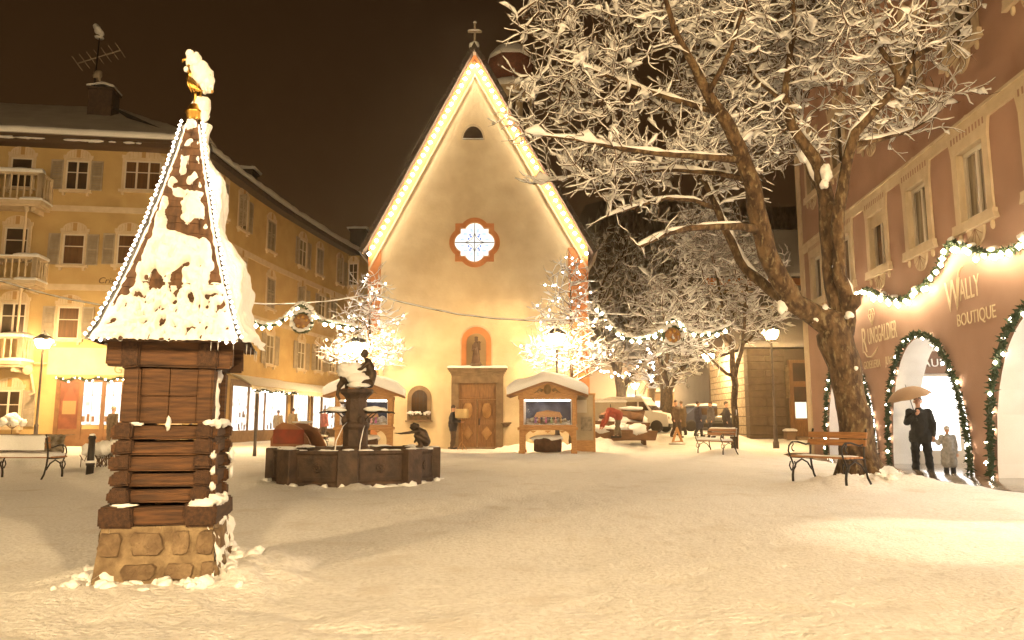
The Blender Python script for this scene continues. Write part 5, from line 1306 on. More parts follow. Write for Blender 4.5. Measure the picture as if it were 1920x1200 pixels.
def tree(name, label, cat, base, limbs, att, step=.18, infl=1.2, kill=.28, tip=.007, twigs=1.0, tlen=(.25,.7), snow=.03, twsnow=.022, seed=1, up=.12, group=None, jitter=.25, twig_up=.15, bark=None, trunk_name='trunk', iters=70, thick_snow=.06):
    t = thing(name, label, cat, base, 0, group); rnd = random.Random(seed)
    P, par, pre = grow(limbs, att, step, infl, kill, iters, up, jitter, seed)
    cs, r = chains(P, par, pre, tip)
    tk = MB(); tw = MB(); sn = MB(); tips = []
    for c in cs:
        pts = [Vector(P[i]) for i in c]; rad = [r[i] for i in c]; big = rad[min(1, len(rad)-1)] > .035
        if len(pts) < 2: continue
        rad[0] = min(rad[0], rad[1]*1.35)
        if big:
            pb = [p+Vector((nz(p.z*1.5, p.x, seed), nz(p.z*1.4, p.y, seed+5), 0))*rad[i]*(.22 if rad[i] > .12 else .7)*(0 if i == 0 else 1) for i, p in enumerate(pts)]
            n = 20 if rad[1] > .15 else (12 if rad[1] > .07 else 7)
            b0 = len(tk.v); tk.tube(pb, rad, n)
            if rad[1] > .06:   # bark relief
                for q in range(b0, len(tk.v)):
                    v = Vector(tk.v[q]); i = min((q-b0)//n, len(pb)-1); d = v-pb[i]; f = .10*nz(v.x*7, v.y*7, v.z*2.2)+.05*nz(v.x*17, v.y*17, v.z*6)
                    tk.v[q] = tuple(v+d*f)
            sp = [i for i in range(len(c)) if rad[i] < .35]
            if rad[1] < .16: snow_chain(sn, pb[2:] if len(pb) > 5 else pb, rad[2:] if len(pb) > 5 else rad, thick_snow, rnd, 7, seed)
        else:
            tw.tube(pts, rad, 4 if rad[0] > .014 else 3, 0, None, False)
            snow_chain(sn, pts, rad, snow, rnd, 5, seed)
        # twigs along thin wood
        for k, i in enumerate(c):
            if r[i] < .042 and k > 0:
                nt_ = twigs*(1.0 if k < len(c)-1 else 2.4)
                for q in range(int(nt_)+(1 if rnd.random() < nt_-int(nt_) else 0)):
                    d = pts[k]-pts[k-1]; d.normalize()
                    side = Vector((rnd.gauss(0,1), rnd.gauss(0,1), rnd.gauss(0,.4))); side -= d*side.dot(d)
                    if side.length < 1e-3: continue
                    v = (d*rnd.uniform(.35,1.1)+side.normalized()*rnd.uniform(.4,1.0)+UPV*twig_up).normalized(); Lh = rnd.uniform(*tlen)
                    p = pts[k].copy(); tp = [p.copy()]
                    m = 4
                    for s in range(m):
                        v = (v+Vector((rnd.gauss(0,.3), rnd.gauss(0,.3), rnd.gauss(.04,.24)))).normalized(); p = p+v*Lh/m; tp.append(p.copy())
                    rr = min(r[i], tip*1.15)
                    tw.tube(tp, [rr, rr*.9, rr*.8, rr*.65, rr*.45], 3, 0, None, False)
                    if rnd.random() < .9: snow_chain(sn, tp[:rnd.choice((4,5,5))], [rr]*5, twsnow*rnd.uniform(.6,1.35), rnd, 4, seed)
                    if rnd.random() < .35:
                        b_ = tp[2]; v2 = (v+Vector((rnd.gauss(0,.8), rnd.gauss(0,.8), rnd.gauss(.1,.4)))).normalized()*Lh*.22; t2 = [b_, b_+v2, b_+v2*2+Vector((0,0,Lh*.06))]
                        tw.tube(t2, [rr*.7, rr*.6, rr*.4], 3, 0, None, False); snow_chain(sn, t2, [rr*.6]*3, twsnow*.85, rnd, 4, seed)
                    tips.append(tp[2])
    tk.build(trunk_name, bark or BARK, t); tw.build('twigs', TWIG, t)
    s = sn.build('branch_snow', SNOWT, t)
    print(name, 'nodes', len(P), 'snow verts', len(sn.v), 'twig verts', len(tw.v))
    return t, tips, (sn, s)
def add_clumps(t, items, name='fork_snow', seed=0):
    for i, (x, y, z, a, b, c) in enumerate(items):
        s = MB(); rq = random.Random(i); s.ball((x, y, z), (a*.72, b*.72, c*.72), 18, 14, 0, None, .4, i*3.1+seed)
        for q in range(11):
            d = Vector((rq.gauss(0,1), rq.gauss(0,1), rq.gauss(0,1))).normalized(); k = rq.uniform(.28, .5)
            s.ball((x+d.x*a*.55, y+d.y*b*.55, z+d.z*c*.6-.1*c), (a*k, b*k, c*k), 10, 8, 0, None, .5, q+i)
        o = s.build(name, SNOWT, t); r = o.modifiers.new('r', 'REMESH'); r.mode = 'VOXEL'; r.voxel_size = .012; r.use_smooth_shade = True; r = o.modifiers.new('s', 'SMOOTH'); r.iterations = 4
# --- the big tree on the right
def big_tree():
    Y0 = 13.35; B = at(1612, 905, Y0); bx, by = B.x, Y0
    def q(px, py, dy, r): p = at(px, py, Y0+dy); return (p.x-bx, dy, p.z, r)
    limbs = [
        [q(1614,915,0,.40), q(1612,880,0,.335), q(1606,820,0,.285), q(1594,740,0,.265), q(1582,680,0,.275), q(1568,640,0,.30), q(1556,605,0,.27), q(1525,590,0,.20), q(1490,568,-.1,.185), q(1462,525,-.2,.175), q(1440,475,-.3,.17), q(1422,410,-.4,.165), q(1412,350,-.5,.15), q(1385,275,-.6,.13), q(1350,210,-.75,.11), q(1318,155,-.9,.085), q(1290,105,-1.1,.065), q(1262,50,-1.3,.05), q(1240,-20,-1.5,.035), q(1225,-90,-1.6,.02)],
        [q(1530,592,0,.18), q(1488,572,.25,.12), q(1440,545,.45,.105), q(1400,505,.6,.095), q(1372,455,.75,.085), q(1345,390,.9,.075), q(1320,330,1.1,.06), q(1300,270,1.3,.05), q(1265,220,1.5,.035), q(1225,190,1.7,.02)],
        [q(1422,432,-.4,.08), q(1385,425,-.6,.07), q(1340,425,-.9,.06), q(1290,428,-1.2,.05), q(1250,438,-1.5,.04), q(1200,462,-1.8,.025)],
        [q(1345,392,.9,.05), q(1300,375,.8,.045), q(1250,372,.6,.04), q(1200,385,.4,.03), q(1140,405,.2,.018)],
        [q(1395,300,-.6,.07), q(1330,295,-.9,.06), q(1250,290,-1.3,.05), q(1170,280,-1.6,.04), q(1080,262,-1.9,.025), q(985,250,-2.2,.012)],
        [q(1352,212,-.75,.06), q(1280,190,-.6,.05), q(1200,165,-.4,.042), q(1120,135,-.2,.035), q(1040,95,0,.022), q(960,40,.2,.010)],
        [q(1410,340,-.5,.06), q(1350,325,-.1,.05), q(1270,318,.4,.045), q(1180,322,.9,.035), q(1090,330,1.3,.025), q(1000,345,1.7,.012)],
        [q(1574,650,0,.2), q(1575,605,.05,.155), q(1566,555,.1,.145), q(1557,500,.15,.14), q(1552,440,.2,.135), q(1548,370,.2,.14), q(1535,315,.1,.115), q(1508,275,.0,.10), q(1486,235,-.1,.085), q(1472,180,-.2,.07), q(1478,120,-.3,.055), q(1490,50,-.4,.045), q(1485,-30,-.5,.03), q(1480,-110,-.6,.02)],
        [q(1582,640,0,.18), q(1590,600,-.1,.13), q(1588,560,-.12,.125), q(1576,500,-.12,.115), q(1570,440,-.14,.11), q(1576,370,-.2,.105), q(1588,300,-.3,.095), q(1602,250,-.45,.085), q(1640,205,-.6,.075), q(1685,160,-.8,.065), q(1715,105,-1.0,.05), q(1735,40,-1.2,.04), q(1750,-40,-1.3,.025)],
        [q(1690,155,-.8,.05), q(1650,90,-1.0,.042), q(1615,20,-1.1,.032), q(1590,-60,-1.2,.02)],
        [q(1720,105,-1.0,.045), q(1765,80,-.7,.035), q(1810,45,-.4,.022), q(1840,10,-.2,.01)],
        [q(1595,275,-.4,.06), q(1650,262,-.1,.05), q(1705,245,.2,.035), q(1755,215,.4,.02), q(1795,160,.5,.01)],
        [q(1548,372,.2,.07), q(1520,330,.8,.06), q(1500,270,1.4,.05), q(1505,200,2.0,.04), q(1530,120,2.5,.03), q(1545,20,2.8,.02)],
        [q(1330,175,-.9,.05), q(1370,90,-1.4,.04), q(1400,0,-1.8,.03), q(1420,-80,-2,.02)],
        [q(1480,200,-.2,.05), q(1420,150,.3,.04), q(1370,70,.8,.03), q(1330,-30,1.2,.02)],
        [q(1600,580,-.2,.11), q(1602,566,-.24,.10), q(1603,552,-.27,.09)],
    ]
    E = []
    def e(px, py, dy, rx, ry, rz): p = at(px, py, Y0+dy); E.append((p.x-bx, dy, p.z, rx, ry, rz))
    e(1215,150,0, 2.0,2.5,1.75); e(1085,150,-.2, .95,1.6,1.15); e(1110,280,-.2, .75,1.3,.5); e(1250,320,.2, 1.5,2.0,.8); e(1420,100,0, 2.0,2.8,2.1); e(1590,60,0, 1.75,2.4,1.7); e(1680,165,0, 1.1,1.8,.8); e(1470,270,.6, 1.2,1.8,.7); e(1130,400,.0, .75,1.2,.32); e(1300,440,.0, .8,1.2,.35); e(1200,-60,0, 2.2,2.4,1.0); e(1560,-70,0, 2.4,2.4,1.0)
    att = cloud(4000, E, 3, -9, 135, (.36,.40,.10))
    t, tips, _ = tree('snowy_tree', 'big snow laden bare tree with mottled trunk in front of the arcaded house', 'tree', (bx, by, 0), limbs, att, .17, 1.3, .20, .0072, 1.1, (.2,.55), .0215, .0130, 5, .03, None, .28, .10, None, 'trunk', 60, .040)
    C = []
    def c(px, py, dy, a, b, d): p = at(px, py, Y0+dy); C.append((p.x-bx, dy, p.z, a, b, d))
    c(1468,572,-.08,.12,.10,.15); c(1545,584,-.06,.14,.13,.15); c(1532,592,-.12,.14,.08,.12); c(1592,590,-.22,.10,.09,.08); c(1548,322,-.05,.12,.12,.20); c(1545,345,-.1,.09,.1,.1); c(1605,690,-.28,.05,.03,.05); c(1622,770,-.25,.05,.03,.06)
    add_clumps(t, C)
    fs_ = MB(); rnd = random.Random(31)
    for k in range(60):
        a = rnd.uniform(0, 6.283); rr = .40+.38*rnd.random()**1.5; b = rnd.uniform(.025, .06); x_, y_ = rr*math.cos(a), rr*math.sin(a)
        fs_.ball((x_, y_, gz(bx+x_, by+y_)-b*.1), (b*rnd.uniform(.8,1.8), b*rnd.uniform(.8,1.8), b*.7), 14, 9, 0, None, .5, k*1.3)
    tag(fs_.build('foot_snow', SNOW, t), kind='stuff')
    # roots flaring into the snow
    m = MB()
    for a, L_, r in ((-2.2,.5,.13),(-1.2,.48,.15),(-.3,.5,.14),(.8,.5,.14),(2.2,.5,.14)):
        m.tube([(.15*math.cos(a), .15*math.sin(a), .55), (.30*math.cos(a), .30*math.sin(a), .22), (L_*math.cos(a), L_*math.sin(a), -.05)], [.16, r, r*.5], 8)
    m.build('root', BARK, t)
big_tree()
# --- young bare tree by the middle bench
def young_tree():
    Y0 = 25.7; B = at(1378, 850, Y0); bx = B.x
    def q(px, py, dy, r): p = at(px, py, Y0+dy); return (p.x-bx, dy, p.z, r)
    limbs = [[q(1378,856,0,.13), q(1378,800,0,.115), q(1377,740,0,.11), q(1377,705,0,.12), q(1372,660,0,.085), q(1362,610,0,.07), q(1352,560,.1,.06), q(1340,500,.2,.045), q(1322,430,.3,.03), q(1310,380,.3,.015)],
             [q(1378,705,0,.09), q(1390,660,-.1,.07), q(1396,610,-.2,.055), q(1400,540,-.3,.04), q(1395,460,-.3,.025), q(1385,390,-.3,.012)],
             [q(1376,712,0,.07), q(1350,690,-.2,.05), q(1320,660,-.4,.04), q(1285,640,-.6,.03), q(1240,620,-.8,.015)],
             [q(1372,650,0,.05), q(1335,610,.4,.04), q(1290,575,.8,.03), q(1240,540,1.2,.02), q(1195,500,1.4,.01)],
             [q(1392,650,-.1,.045), q(1430,610,.2,.035), q(1460,580,.4,.02)]]
    E = []
    def e(px, py, dy, rx, ry, rz): p = at(px, py, Y0+dy); E.append((p.x-bx, dy, p.z, rx, ry, rz))
    e(1330,520,0, 1.9,1.8,1.9); e(1270,590,-.1, 1.3,1.6,1.0); e(1390,560,0, 1.3,1.6,1.5); e(1340,430,0, 1.6,1.5,.8); e(1310,650,-.1, 1.2,1.2,.55); e(1440,590,.2, .55,1.0,.7)
    t, tips, _ = tree('young_tree', 'slim bare snow covered tree behind the middle bench', 'tree', (bx, Y0, 0), limbs, cloud(2800, E, 9, -9, 120, (.38,.38,.14)), .24, 1.5, .28, .009, 1.0, (.3,.75), .018, .0145, 15, .12, None, .2, .2, None, 'trunk', 60, .04)
young_tree()
def far_tree(px, py, Y0, label, E0, seed, n=1300):
    B = at(px, py, Y0); bx = B.x; zb = gz(bx, Y0)
    def q(px, py, dy, r): p = at(px, py, Y0+dy); return (p.x-bx, dy, p.z-zb, r)
    limbs = [[q(px,py+15,0,.42), q(px+2,735,0,.36), q(px-5,700,0,.25), q(px-18,670,0,.18), q(px-30,630,0,.11), q(px-40,590,0,.05)], [q(px+2,735,0,.3), q(px+18,705,.3,.2), q(px+40,680,.5,.12), q(px+62,640,.6,.05)], [q(px-4,705,0,.2), q(px+5,660,-.3,.13), q(px+12,610,-.5,.06)]]
    E = []
    for a in E0: p = at(a[0], a[1], Y0+a[2]); E.append((p.x-bx, a[2], p.z-zb, *a[3:]))
    tree('far_tree', label, 'tree', (bx, Y0, zb), limbs, cloud(n, E, seed), .42, 2.0, .55, .018, .6, (.5,1.2), .034, .030, seed, .1, None, .2, .1, None, 'trunk', 60, .06)
far_tree(1248, 775, 47, 'thick forked snowy tree behind the white van', [(1240,690,0,2.6,2.6,1.6),(1215,660,0,1.6,2,1.4),(1290,680,0,1.7,2,1.2),(1250,625,0,2.4,2,1.3)], 33)
far_tree(1163, 790, 54, 'tall dim snowy tree close beside the church corner', [(1165,560,0,2.6,2.6,3.4),(1150,480,0,2.0,2.2,2.2),(1190,620,0,2.4,2.4,2.0)], 61, 1500)
far_tree(1218, 790, 60, 'tall dim snowy tree far behind the forked tree', [(1215,520,0,3.0,3,3.6),(1240,600,0,3.0,3,2.6)], 71, 1500)
# --- two small trees hung with fairy lights before the church
def lit_tree(px, Y0, top, label, E0, seed, lean=0):
    B = at(px, 840, Y0); bx = B.x
    def q(px_, py, dy, r): p = at(px_, py, Y0+dy); return (p.x-bx, dy, p.z, r)
    limbs = [[(0,0,-.1,.09), q(px+lean*.3,760,0,.08), q(px+lean*.5,700,0,.07), q(px+lean*.8,630,0,.05), q(px+lean,560,0,.03), q(px+lean,top+10,0,.012)]]
    rnd = random.Random(seed)
    for i in range(16):
        py = 720-i*12; a = rnd.uniform(0, 6.28); Lh = (2.0-1.5*i/16)
        p = at(px+lean*.6, py, Y0); s = (p.x-bx, 0, p.z, .03); e_ = (p.x-bx+Lh*.8*math.cos(a), Lh*.8*math.sin(a), p.z+Lh*.42, .012)
        limbs.append([s, e_])
    E = []
    for a in E0: p = at(a[0], a[1], Y0+a[2]); E.append((p.x-bx, a[2], p.z, *a[3:]))
    t, tips, _ = tree('lit_tree', label, 'tree', (bx, Y0, 0), limbs, cloud(800, E, seed), .22, 1.2, .26, .009, .75, (.3,.8), .016, .013, seed, .2, 'small trees strung with fairy lights before the church', .18, .25, None, 'trunk', 50, .03)
    l = thing('fairy_lights', 'fairy lights strewn through the '+('left small tree behind the fountain' if px < 900 else 'right small tree beside the right crib booth'), 'fairy lights', (bx, Y0, 0), 0, 'fairy lights in the two small trees')
    tips = [p for p in tips if p.z > at(px, 700, Y0).z]
    rnd.shuffle(tips); bulbs(l, [p+Vector((0, 0, .02)) for p in tips[:95]], .030, FAIRY_ME)
    w_ = MB()
    for i in range(0, 94):
        if (tips[i]-tips[i+1]).length < 1.2: w_.tube([tips[i], tips[i+1]], .005, 3)
    w_.build('wire', IRON, l)
FAIRY_ME = octa().mesh('bulb', mat('fairy_bulb', (.9,.8,.6), .4, emit=(1,.92,.80), es=55))
lit_tree(690, 29.3, 510, 'small bare tree with fairy lights left of the church door', [(685,665,0,1.75,1.5,.7),(690,605,0,1.25,1.2,.8),(694,545,0,.65,.7,.65)], 41, 4)
lit_tree(1072, 29.2, 490, 'small bare tree with fairy lights right of the church door', [(1070,665,0,2.1,1.6,.75),(1068,600,0,1.5,1.4,.8),(1068,530,0,.9,.9,.85)], 52, -2)
# ================================================================== CRIB BOOTHS
def crib_booth(cx, Y, label, rz=0.0):
    z0 = gz(cx, Y); t = thing('crib_booth', label, 'display booth', (cx, Y, z0), rz, 'wooden crib booths before the church')
    W = .98; D = .62
    f = MB()
    for sx in (-1, 1):
        for sy in (-1, 1):
            f.box(sx*(W-.08)-.08, sx*(W-.08)+.08, sy*(D-.08)-.08, sy*(D-.08)+.08, 0, .80); f.box(sx*(W-.08)-.11, sx*(W-.08)+.11, sy*(D-.08)-.11, sy*(D-.08)+.11, 0, .10)
            f.box(sx*(W-.07)-.07, sx*(W-.07)+.07, sy*(D-.07)-.07, sy*(D-.07)+.07, .98, 1.86)
    f.box(-W-.06, W+.06, -D-.06, D+.06, .80, .90); f.box(-W, W, -D, D, .90, .98); f.box(-W-.03, W+.03, -D-.03, -D+.1, 1.86, 1.99); f.box(-W-.03, W+.03, D-.1, D+.03, 1.86, 1.99)
    for sx in (-1, 1): f.box(sx*W-.05, sx*W+.05, -D+.1, D-.1, 1.86, 1.99)
    fr = f.build('frame', PINE, t, bevel=.012)
    b = MB()   # arched brackets under the table
    for sx in (-1, 1):
        for k in range(6):
            a0, a1 = math.pi/2*k/6, math.pi/2*(k+1)/6
            P = lambda a: (sx*(W-.16-.36+.36*math.cos(a)), .42+.38*math.sin(a))
            (xa, za), (xb, zb) = P(a0), P(a1); q = [(xa, za), (xb, zb), (sx*(W-.16), zb if k < 5 else .80), (sx*(W-.16), za)]
            b.prism(q, -D+.02, -D+.08)
    for sx in (-1, 0, 1):
        b.prism([(sx*.5-.12, .78), (sx*.5, .70), (sx*.5+.12, .78)], -D+.0, -D+.03)
    b.build('bracket', PINE, t)
    g = MB(); g.prism([(-1.28,1.99),(1.28,1.99),(0,2.42)], -D-.06, -D+.0); g.prism([(-1.0,1.99),(1.0,1.99),(0,2.36)], D-.06, D)
    gb = g.build('gable_board', PINE, t, bevel=.008)
    c = MB(); c.lathe([(0,0),(.10,0),(.13,.02),(.13,.04)], 14, (0,0,0), 0, T(0,-D-.06,2.19) @ Matrix.Diagonal((1,1,1.35,1)) @ RX(math.pi/2))
    for sx in (-1, 1):
        c.tube([(sx*.16,-D-.07,2.16),(sx*.26,-D-.08,2.22),(sx*.36,-D-.07,2.12),(sx*.30,-D-.08,2.08)], [.035,.04,.03,.02], 6); c.tube([(sx*.18,-D-.07,2.12),(sx*.30,-D-.07,2.17),(sx*.46,-D-.07,2.06)], [.03,.03,.012], 6)
    c.build('carved_ornament', mat('carving', (.20,.12,.04), .6), gb)
    r = MB(); e = .30
    for sx in (-1, 1):
        x0, x1 = 0, sx*1.40; z1 = 1.99-.05; zt = 2.44
        V = [(0,-D-e,zt),(x1,-D-e,z1),(x1,D+e,z1),(0,D+e,zt),(0,-D-e,zt+.07),(x1,-D-e,z1+.07),(x1,D+e,z1+.07),(0,D+e,zt+.07)]
        fs = [(0,1,2,3),(7,6,5,4),(0,4,5,1),(1,5,6,2),(2,6,7,3)]
        r.add(V, fs if sx < 0 else [q[::-1] for q in fs])
    rf = r.build('roof', mat('booth_roof', (.26,.12,.04), .8), t)
    s = MB(); snow_sheet(s, -1.40, 1.40, -D-e, D+e, lambda x, y: 2.51-.357*abs(x)-.0*y if abs(x) > .25 else 2.51-.357*.25*.5-.357*(x*x)/.5, .40, .36, 44, 20, cx, .16, 0, None, .18); s.build('roof_snow', SNOW, rf)
    # glass show case with the crib scene
    b = MB(); b.box(-W+.14, W-.14, D-.12, D-.09, .98, 1.86); bk = b.build('backdrop', mat('painted_sky', (.022,.028,.055), .8, (.10,.12,.18), 2.2, contrast=(.45,.7)), t)
    b = MB(); b.box(-W+.14, -W+.17, -D+.14, D-.12, .98, 1.86); b.box(W-.17, W-.14, -D+.14, D-.12, .98, 1.86); b.box(-W+.14, W-.14, -D+.14, D-.12, .98, .985); b.build('case_lining', WHITE, t)
    b = MB(); b.box(-W+.2, W-.2, -D+.16, -D+.24, 1.80, 1.85); b.build('case_lamp', mat('case_lamp', (1,1,1), .4, emit=(1,.93,.82), es=11), t)
    rnd = random.Random(int(cx*10)+50)
    h = MB(); h.grid(lambda u, v: (-W+.2+(2*W-.4)*u, -D+.2+(2*D-.36)*v, .99+.22*v*(1+.8*nz(u*5, v*3, cx))+.06*nz(u*14, v*9, 2)), 26, 12)
    for k in range(22): h.ball((rnd.uniform(-.7,.7), rnd.uniform(-.35,.3), rnd.uniform(1.03,1.16)), (rnd.uniform(.03,.09),)*3, 6, 5, 0, None, .5, k)
    h.build('crib_landscape', mat('crib_moss', (.20,.14,.07), .9, (.55,.50,.42), 9), t)
    h = MB(); h.add([(-.40,.0,1.42),(.42,.0,1.42),(.52,-.3,1.24),(-.50,-.3,1.24),(-.02,.0,1.50)], [(0,3,2,1),(0,1,4)]); 
    for x in (-.42, -.1, .2, .42): h.box(x-.018, x+.018, -.28, -.24, 1.0, 1.26)
    h.build('crib_stable', OAK, t)
    for k in range(6):
        x = -.45+.18*k+rnd.uniform(-.04,.04); q = MB(); q.lathe([(.05,0),(.035,.08),(.03,.13),(.012,.145),(.026,.165),(.026,.19),(0,.205)], 8, (x, -.30-rnd.uniform(0,.1), 1.04)); q.build('crib_figure', mat('crib_paint', (rnd.uniform(.2,.6), rnd.uniform(.1,.4), rnd.uniform(.08,.4)), .5), t)
    g = MB(); g.box(-W+.14, W-.14, -D+.05, -D+.06, .98, 1.86)
    gm = bpy.data.materials.new('clear_glass'); gm.use_nodes = True; nt2 = gm.node_tree; nt2.nodes.clear()
    o_ = nt2.nodes.new('ShaderNodeOutputMaterial'); a = nt2.nodes.new('ShaderNodeBsdfTransparent'); b2 = nt2.nodes.new('ShaderNodeBsdfGlossy'); b2.inputs['Roughness'].default_value = .03; mx = nt2.nodes.new('ShaderNodeMixShader'); mx.inputs[0].default_value = .06
    nt2.links.new(a.outputs[0], mx.inputs[1]); nt2.links.new(b2.outputs[0], mx.inputs[2]); nt2.links.new(mx.outputs[0], o_.inputs[0]); g.build('glass', gm, t)
    # side panel with star and the log lying under the table
    sp = MB(); sp.box(W+.0, W+.03, -D+.16, D-.16, 1.0, 1.84); sp.build('side_panel', PINE, t)
    L_ = MB(); L_.tube([(-.42,0,.27),(-.1,-.02,.28),(.45,.02,.26)], [.24,.27,.23], 14); L_.tube([(-.50,0,.27),(-.42,0,.27)], [.20,.24], 14); lg = L_.build('log', mat('log_bark', (.10,.05,.025), .9, (.06,.03,.016), 8, .8, 12), None)
    lg.location = (cx, Y+.05, z0); tag(lg, 'thick snow capped log lying under the '+('right crib booth' if cx > 0 else 'left crib booth'), 'log', 'logs under the crib booths')
    s = MB(); s.ball((0,.1,.50), (.52,.30,.13), 14, 8, 0, None, .4, 2); s.build('log_snow', SNOW, lg)
    return t
p = at(1028, 848, 26.6); crib_booth(p.x, 26.6, 'pine crib booth with thick roof snow right of the church door', R_(-4))
p = at(683, 843, 27.2); crib_booth(p.x, 27.2, 'pine crib booth with thick roof snow behind the fountain column', R_(6))
def notice_board():
    p = at(1096, 848, 27.0); t = thing('notice_board', 'tall wooden notice board with pinned sheets beside the right crib booth', 'notice board', (p.x, 27.0, gz(p.x, 27)), R_(-8))
    f = MB()
    for x in (-.36, .36): f.box(x-.035, x+.035, -.035, .035, 0, 2.08)
    f.box(-.42, .42, -.05, .05, 2.02, 2.09); f.box(-.33, .33, -.03, .03, 0, .42); f.build('frame', PINE, t, bevel=.006)
    b = MB(); b.box(-.325, .325, -.02, .02, .42, 2.02); b.build('panel', mat('grey_board', (.42,.34,.22), .8, (.36,.29,.19), 3), t)
    s = MB(); s.box(-.12, .28, -.028, -.021, .75, 1.25); s.build('sheet', mat('dim_sheet', (.33,.28,.20), .8, (.18,.14,.09), 9), t)
    s = MB(); s.box(-.28, .1, -.028, -.021, 1.40, 1.85); s.build('sheet', mat('pale_sheet', (.55,.50,.40), .8), t)
notice_board()
# ================================================================== BENCHES
LB = 1.25
def bench(x, y, rz, label, snowy):
    t = thing('park_bench', label, 'bench', (x, y, gz(x, y)-.01), rz, 'scroll armed park benches')
    L = LB
    for sx in (-1, 1):
        m = MB(); X = sx*L/2
        c = lambda pts, r=.016: m.tube([(X, a, b) for a, b in pts], r, 6)
        c([(.34,.0),(.27,.10),(.22,.26),(.20,.42),(.22,.60),(.30,.86)], .018)
        c([(-.26,0),(-.26,.10),(-.24,.20)], .02); c([(-.25,.16),(-.16,.30),(-.02,.36),(.12,.30),(.22,.18)], .014)
        c([(-.30,.40),(-.05,.385),(.20,.40)], .015); c([(.23,.62),(.10,.60),(-.10,.645),(-.24,.645),(-.32,.58),(-.34,.50),(-.30,.41),(-.27,.36),(-.24,.29)], .015)
        sp = [( -.20+(.085-.018*k)*math.cos(1.7+k*.75), .52+(.085-.018*k*.9)*math.sin(1.7+k*.75)) for k in range(5)]; c([(-.22,.645),(-.215,.61)]+sp, .011)
        c([(-.30,.33),(-.33,.26),(-.29,.18),(-.25,.22),(-.23,.30)], .011); c([(-.20,.33),(-.18,.24),(-.24,.17)], .011)
        m.build('cast_iron_end', IRON, t)
    for k, yy in enumerate((-.26, -.15, -.04, .07)):
        s = MB(); s.box(-L/2-.05, L/2+.05, yy-.045, yy+.045, .40, .43); s.build('seat_slat', BENCHW, t, bevel=.006)
    for k, (yy, zz) in enumerate(((.235,.64),(.265,.76))):
        s = MB(); s.box(-L/2-.05, L/2+.05, -.015, .015, -.05, .05, 0, T(0, yy-.02, zz) @ RX(R_(-14))); s.build('back_slat', BENCHW, t, bevel=.006)
    s = MB()
    if snowy:
        snow_sheet(s, -L/2, L/2, -.28, .12, lambda a, b: .43, .10, .1, 30, 12, x); snow_sheet(s, -L/2, L/2, .25, .33, lambda a, b: .80, .06, .05, 30, 6, x)
        s.grid(lambda u, v: (-L/2+L*u, .32+.02*nz(u*20, v*5, 1), .56+.26*v), 20, 6)
    else:
        snow_sheet(s, -L/2, L/2, -.26, .11, lambda a, b: .425, .025, .08, 34, 12, x, .9)
    s.build('bench_snow', SNOW, t)
LB = 1.0
p = at(1556, 915, 12.3); bench(p.x, 12.3, R_(-60), 'wooden scroll armed bench in front of the big tree trunk', 0)
LB = 1.25
p = at(1344, 852, 24.6); bench(p.x, 24.6, R_(-66), 'wooden scroll armed bench beside the slim young tree', 1)
p = at(42, 900, 14.9); bench(p.x, 14.9, R_(176), 'snow covered scroll armed bench seen from behind at the left edge', 1)
p = at(592, 822, 33.5); bench(p.x, 33.5, R_(78), 'far scroll armed bench between the shops and the left crib booth', 1)
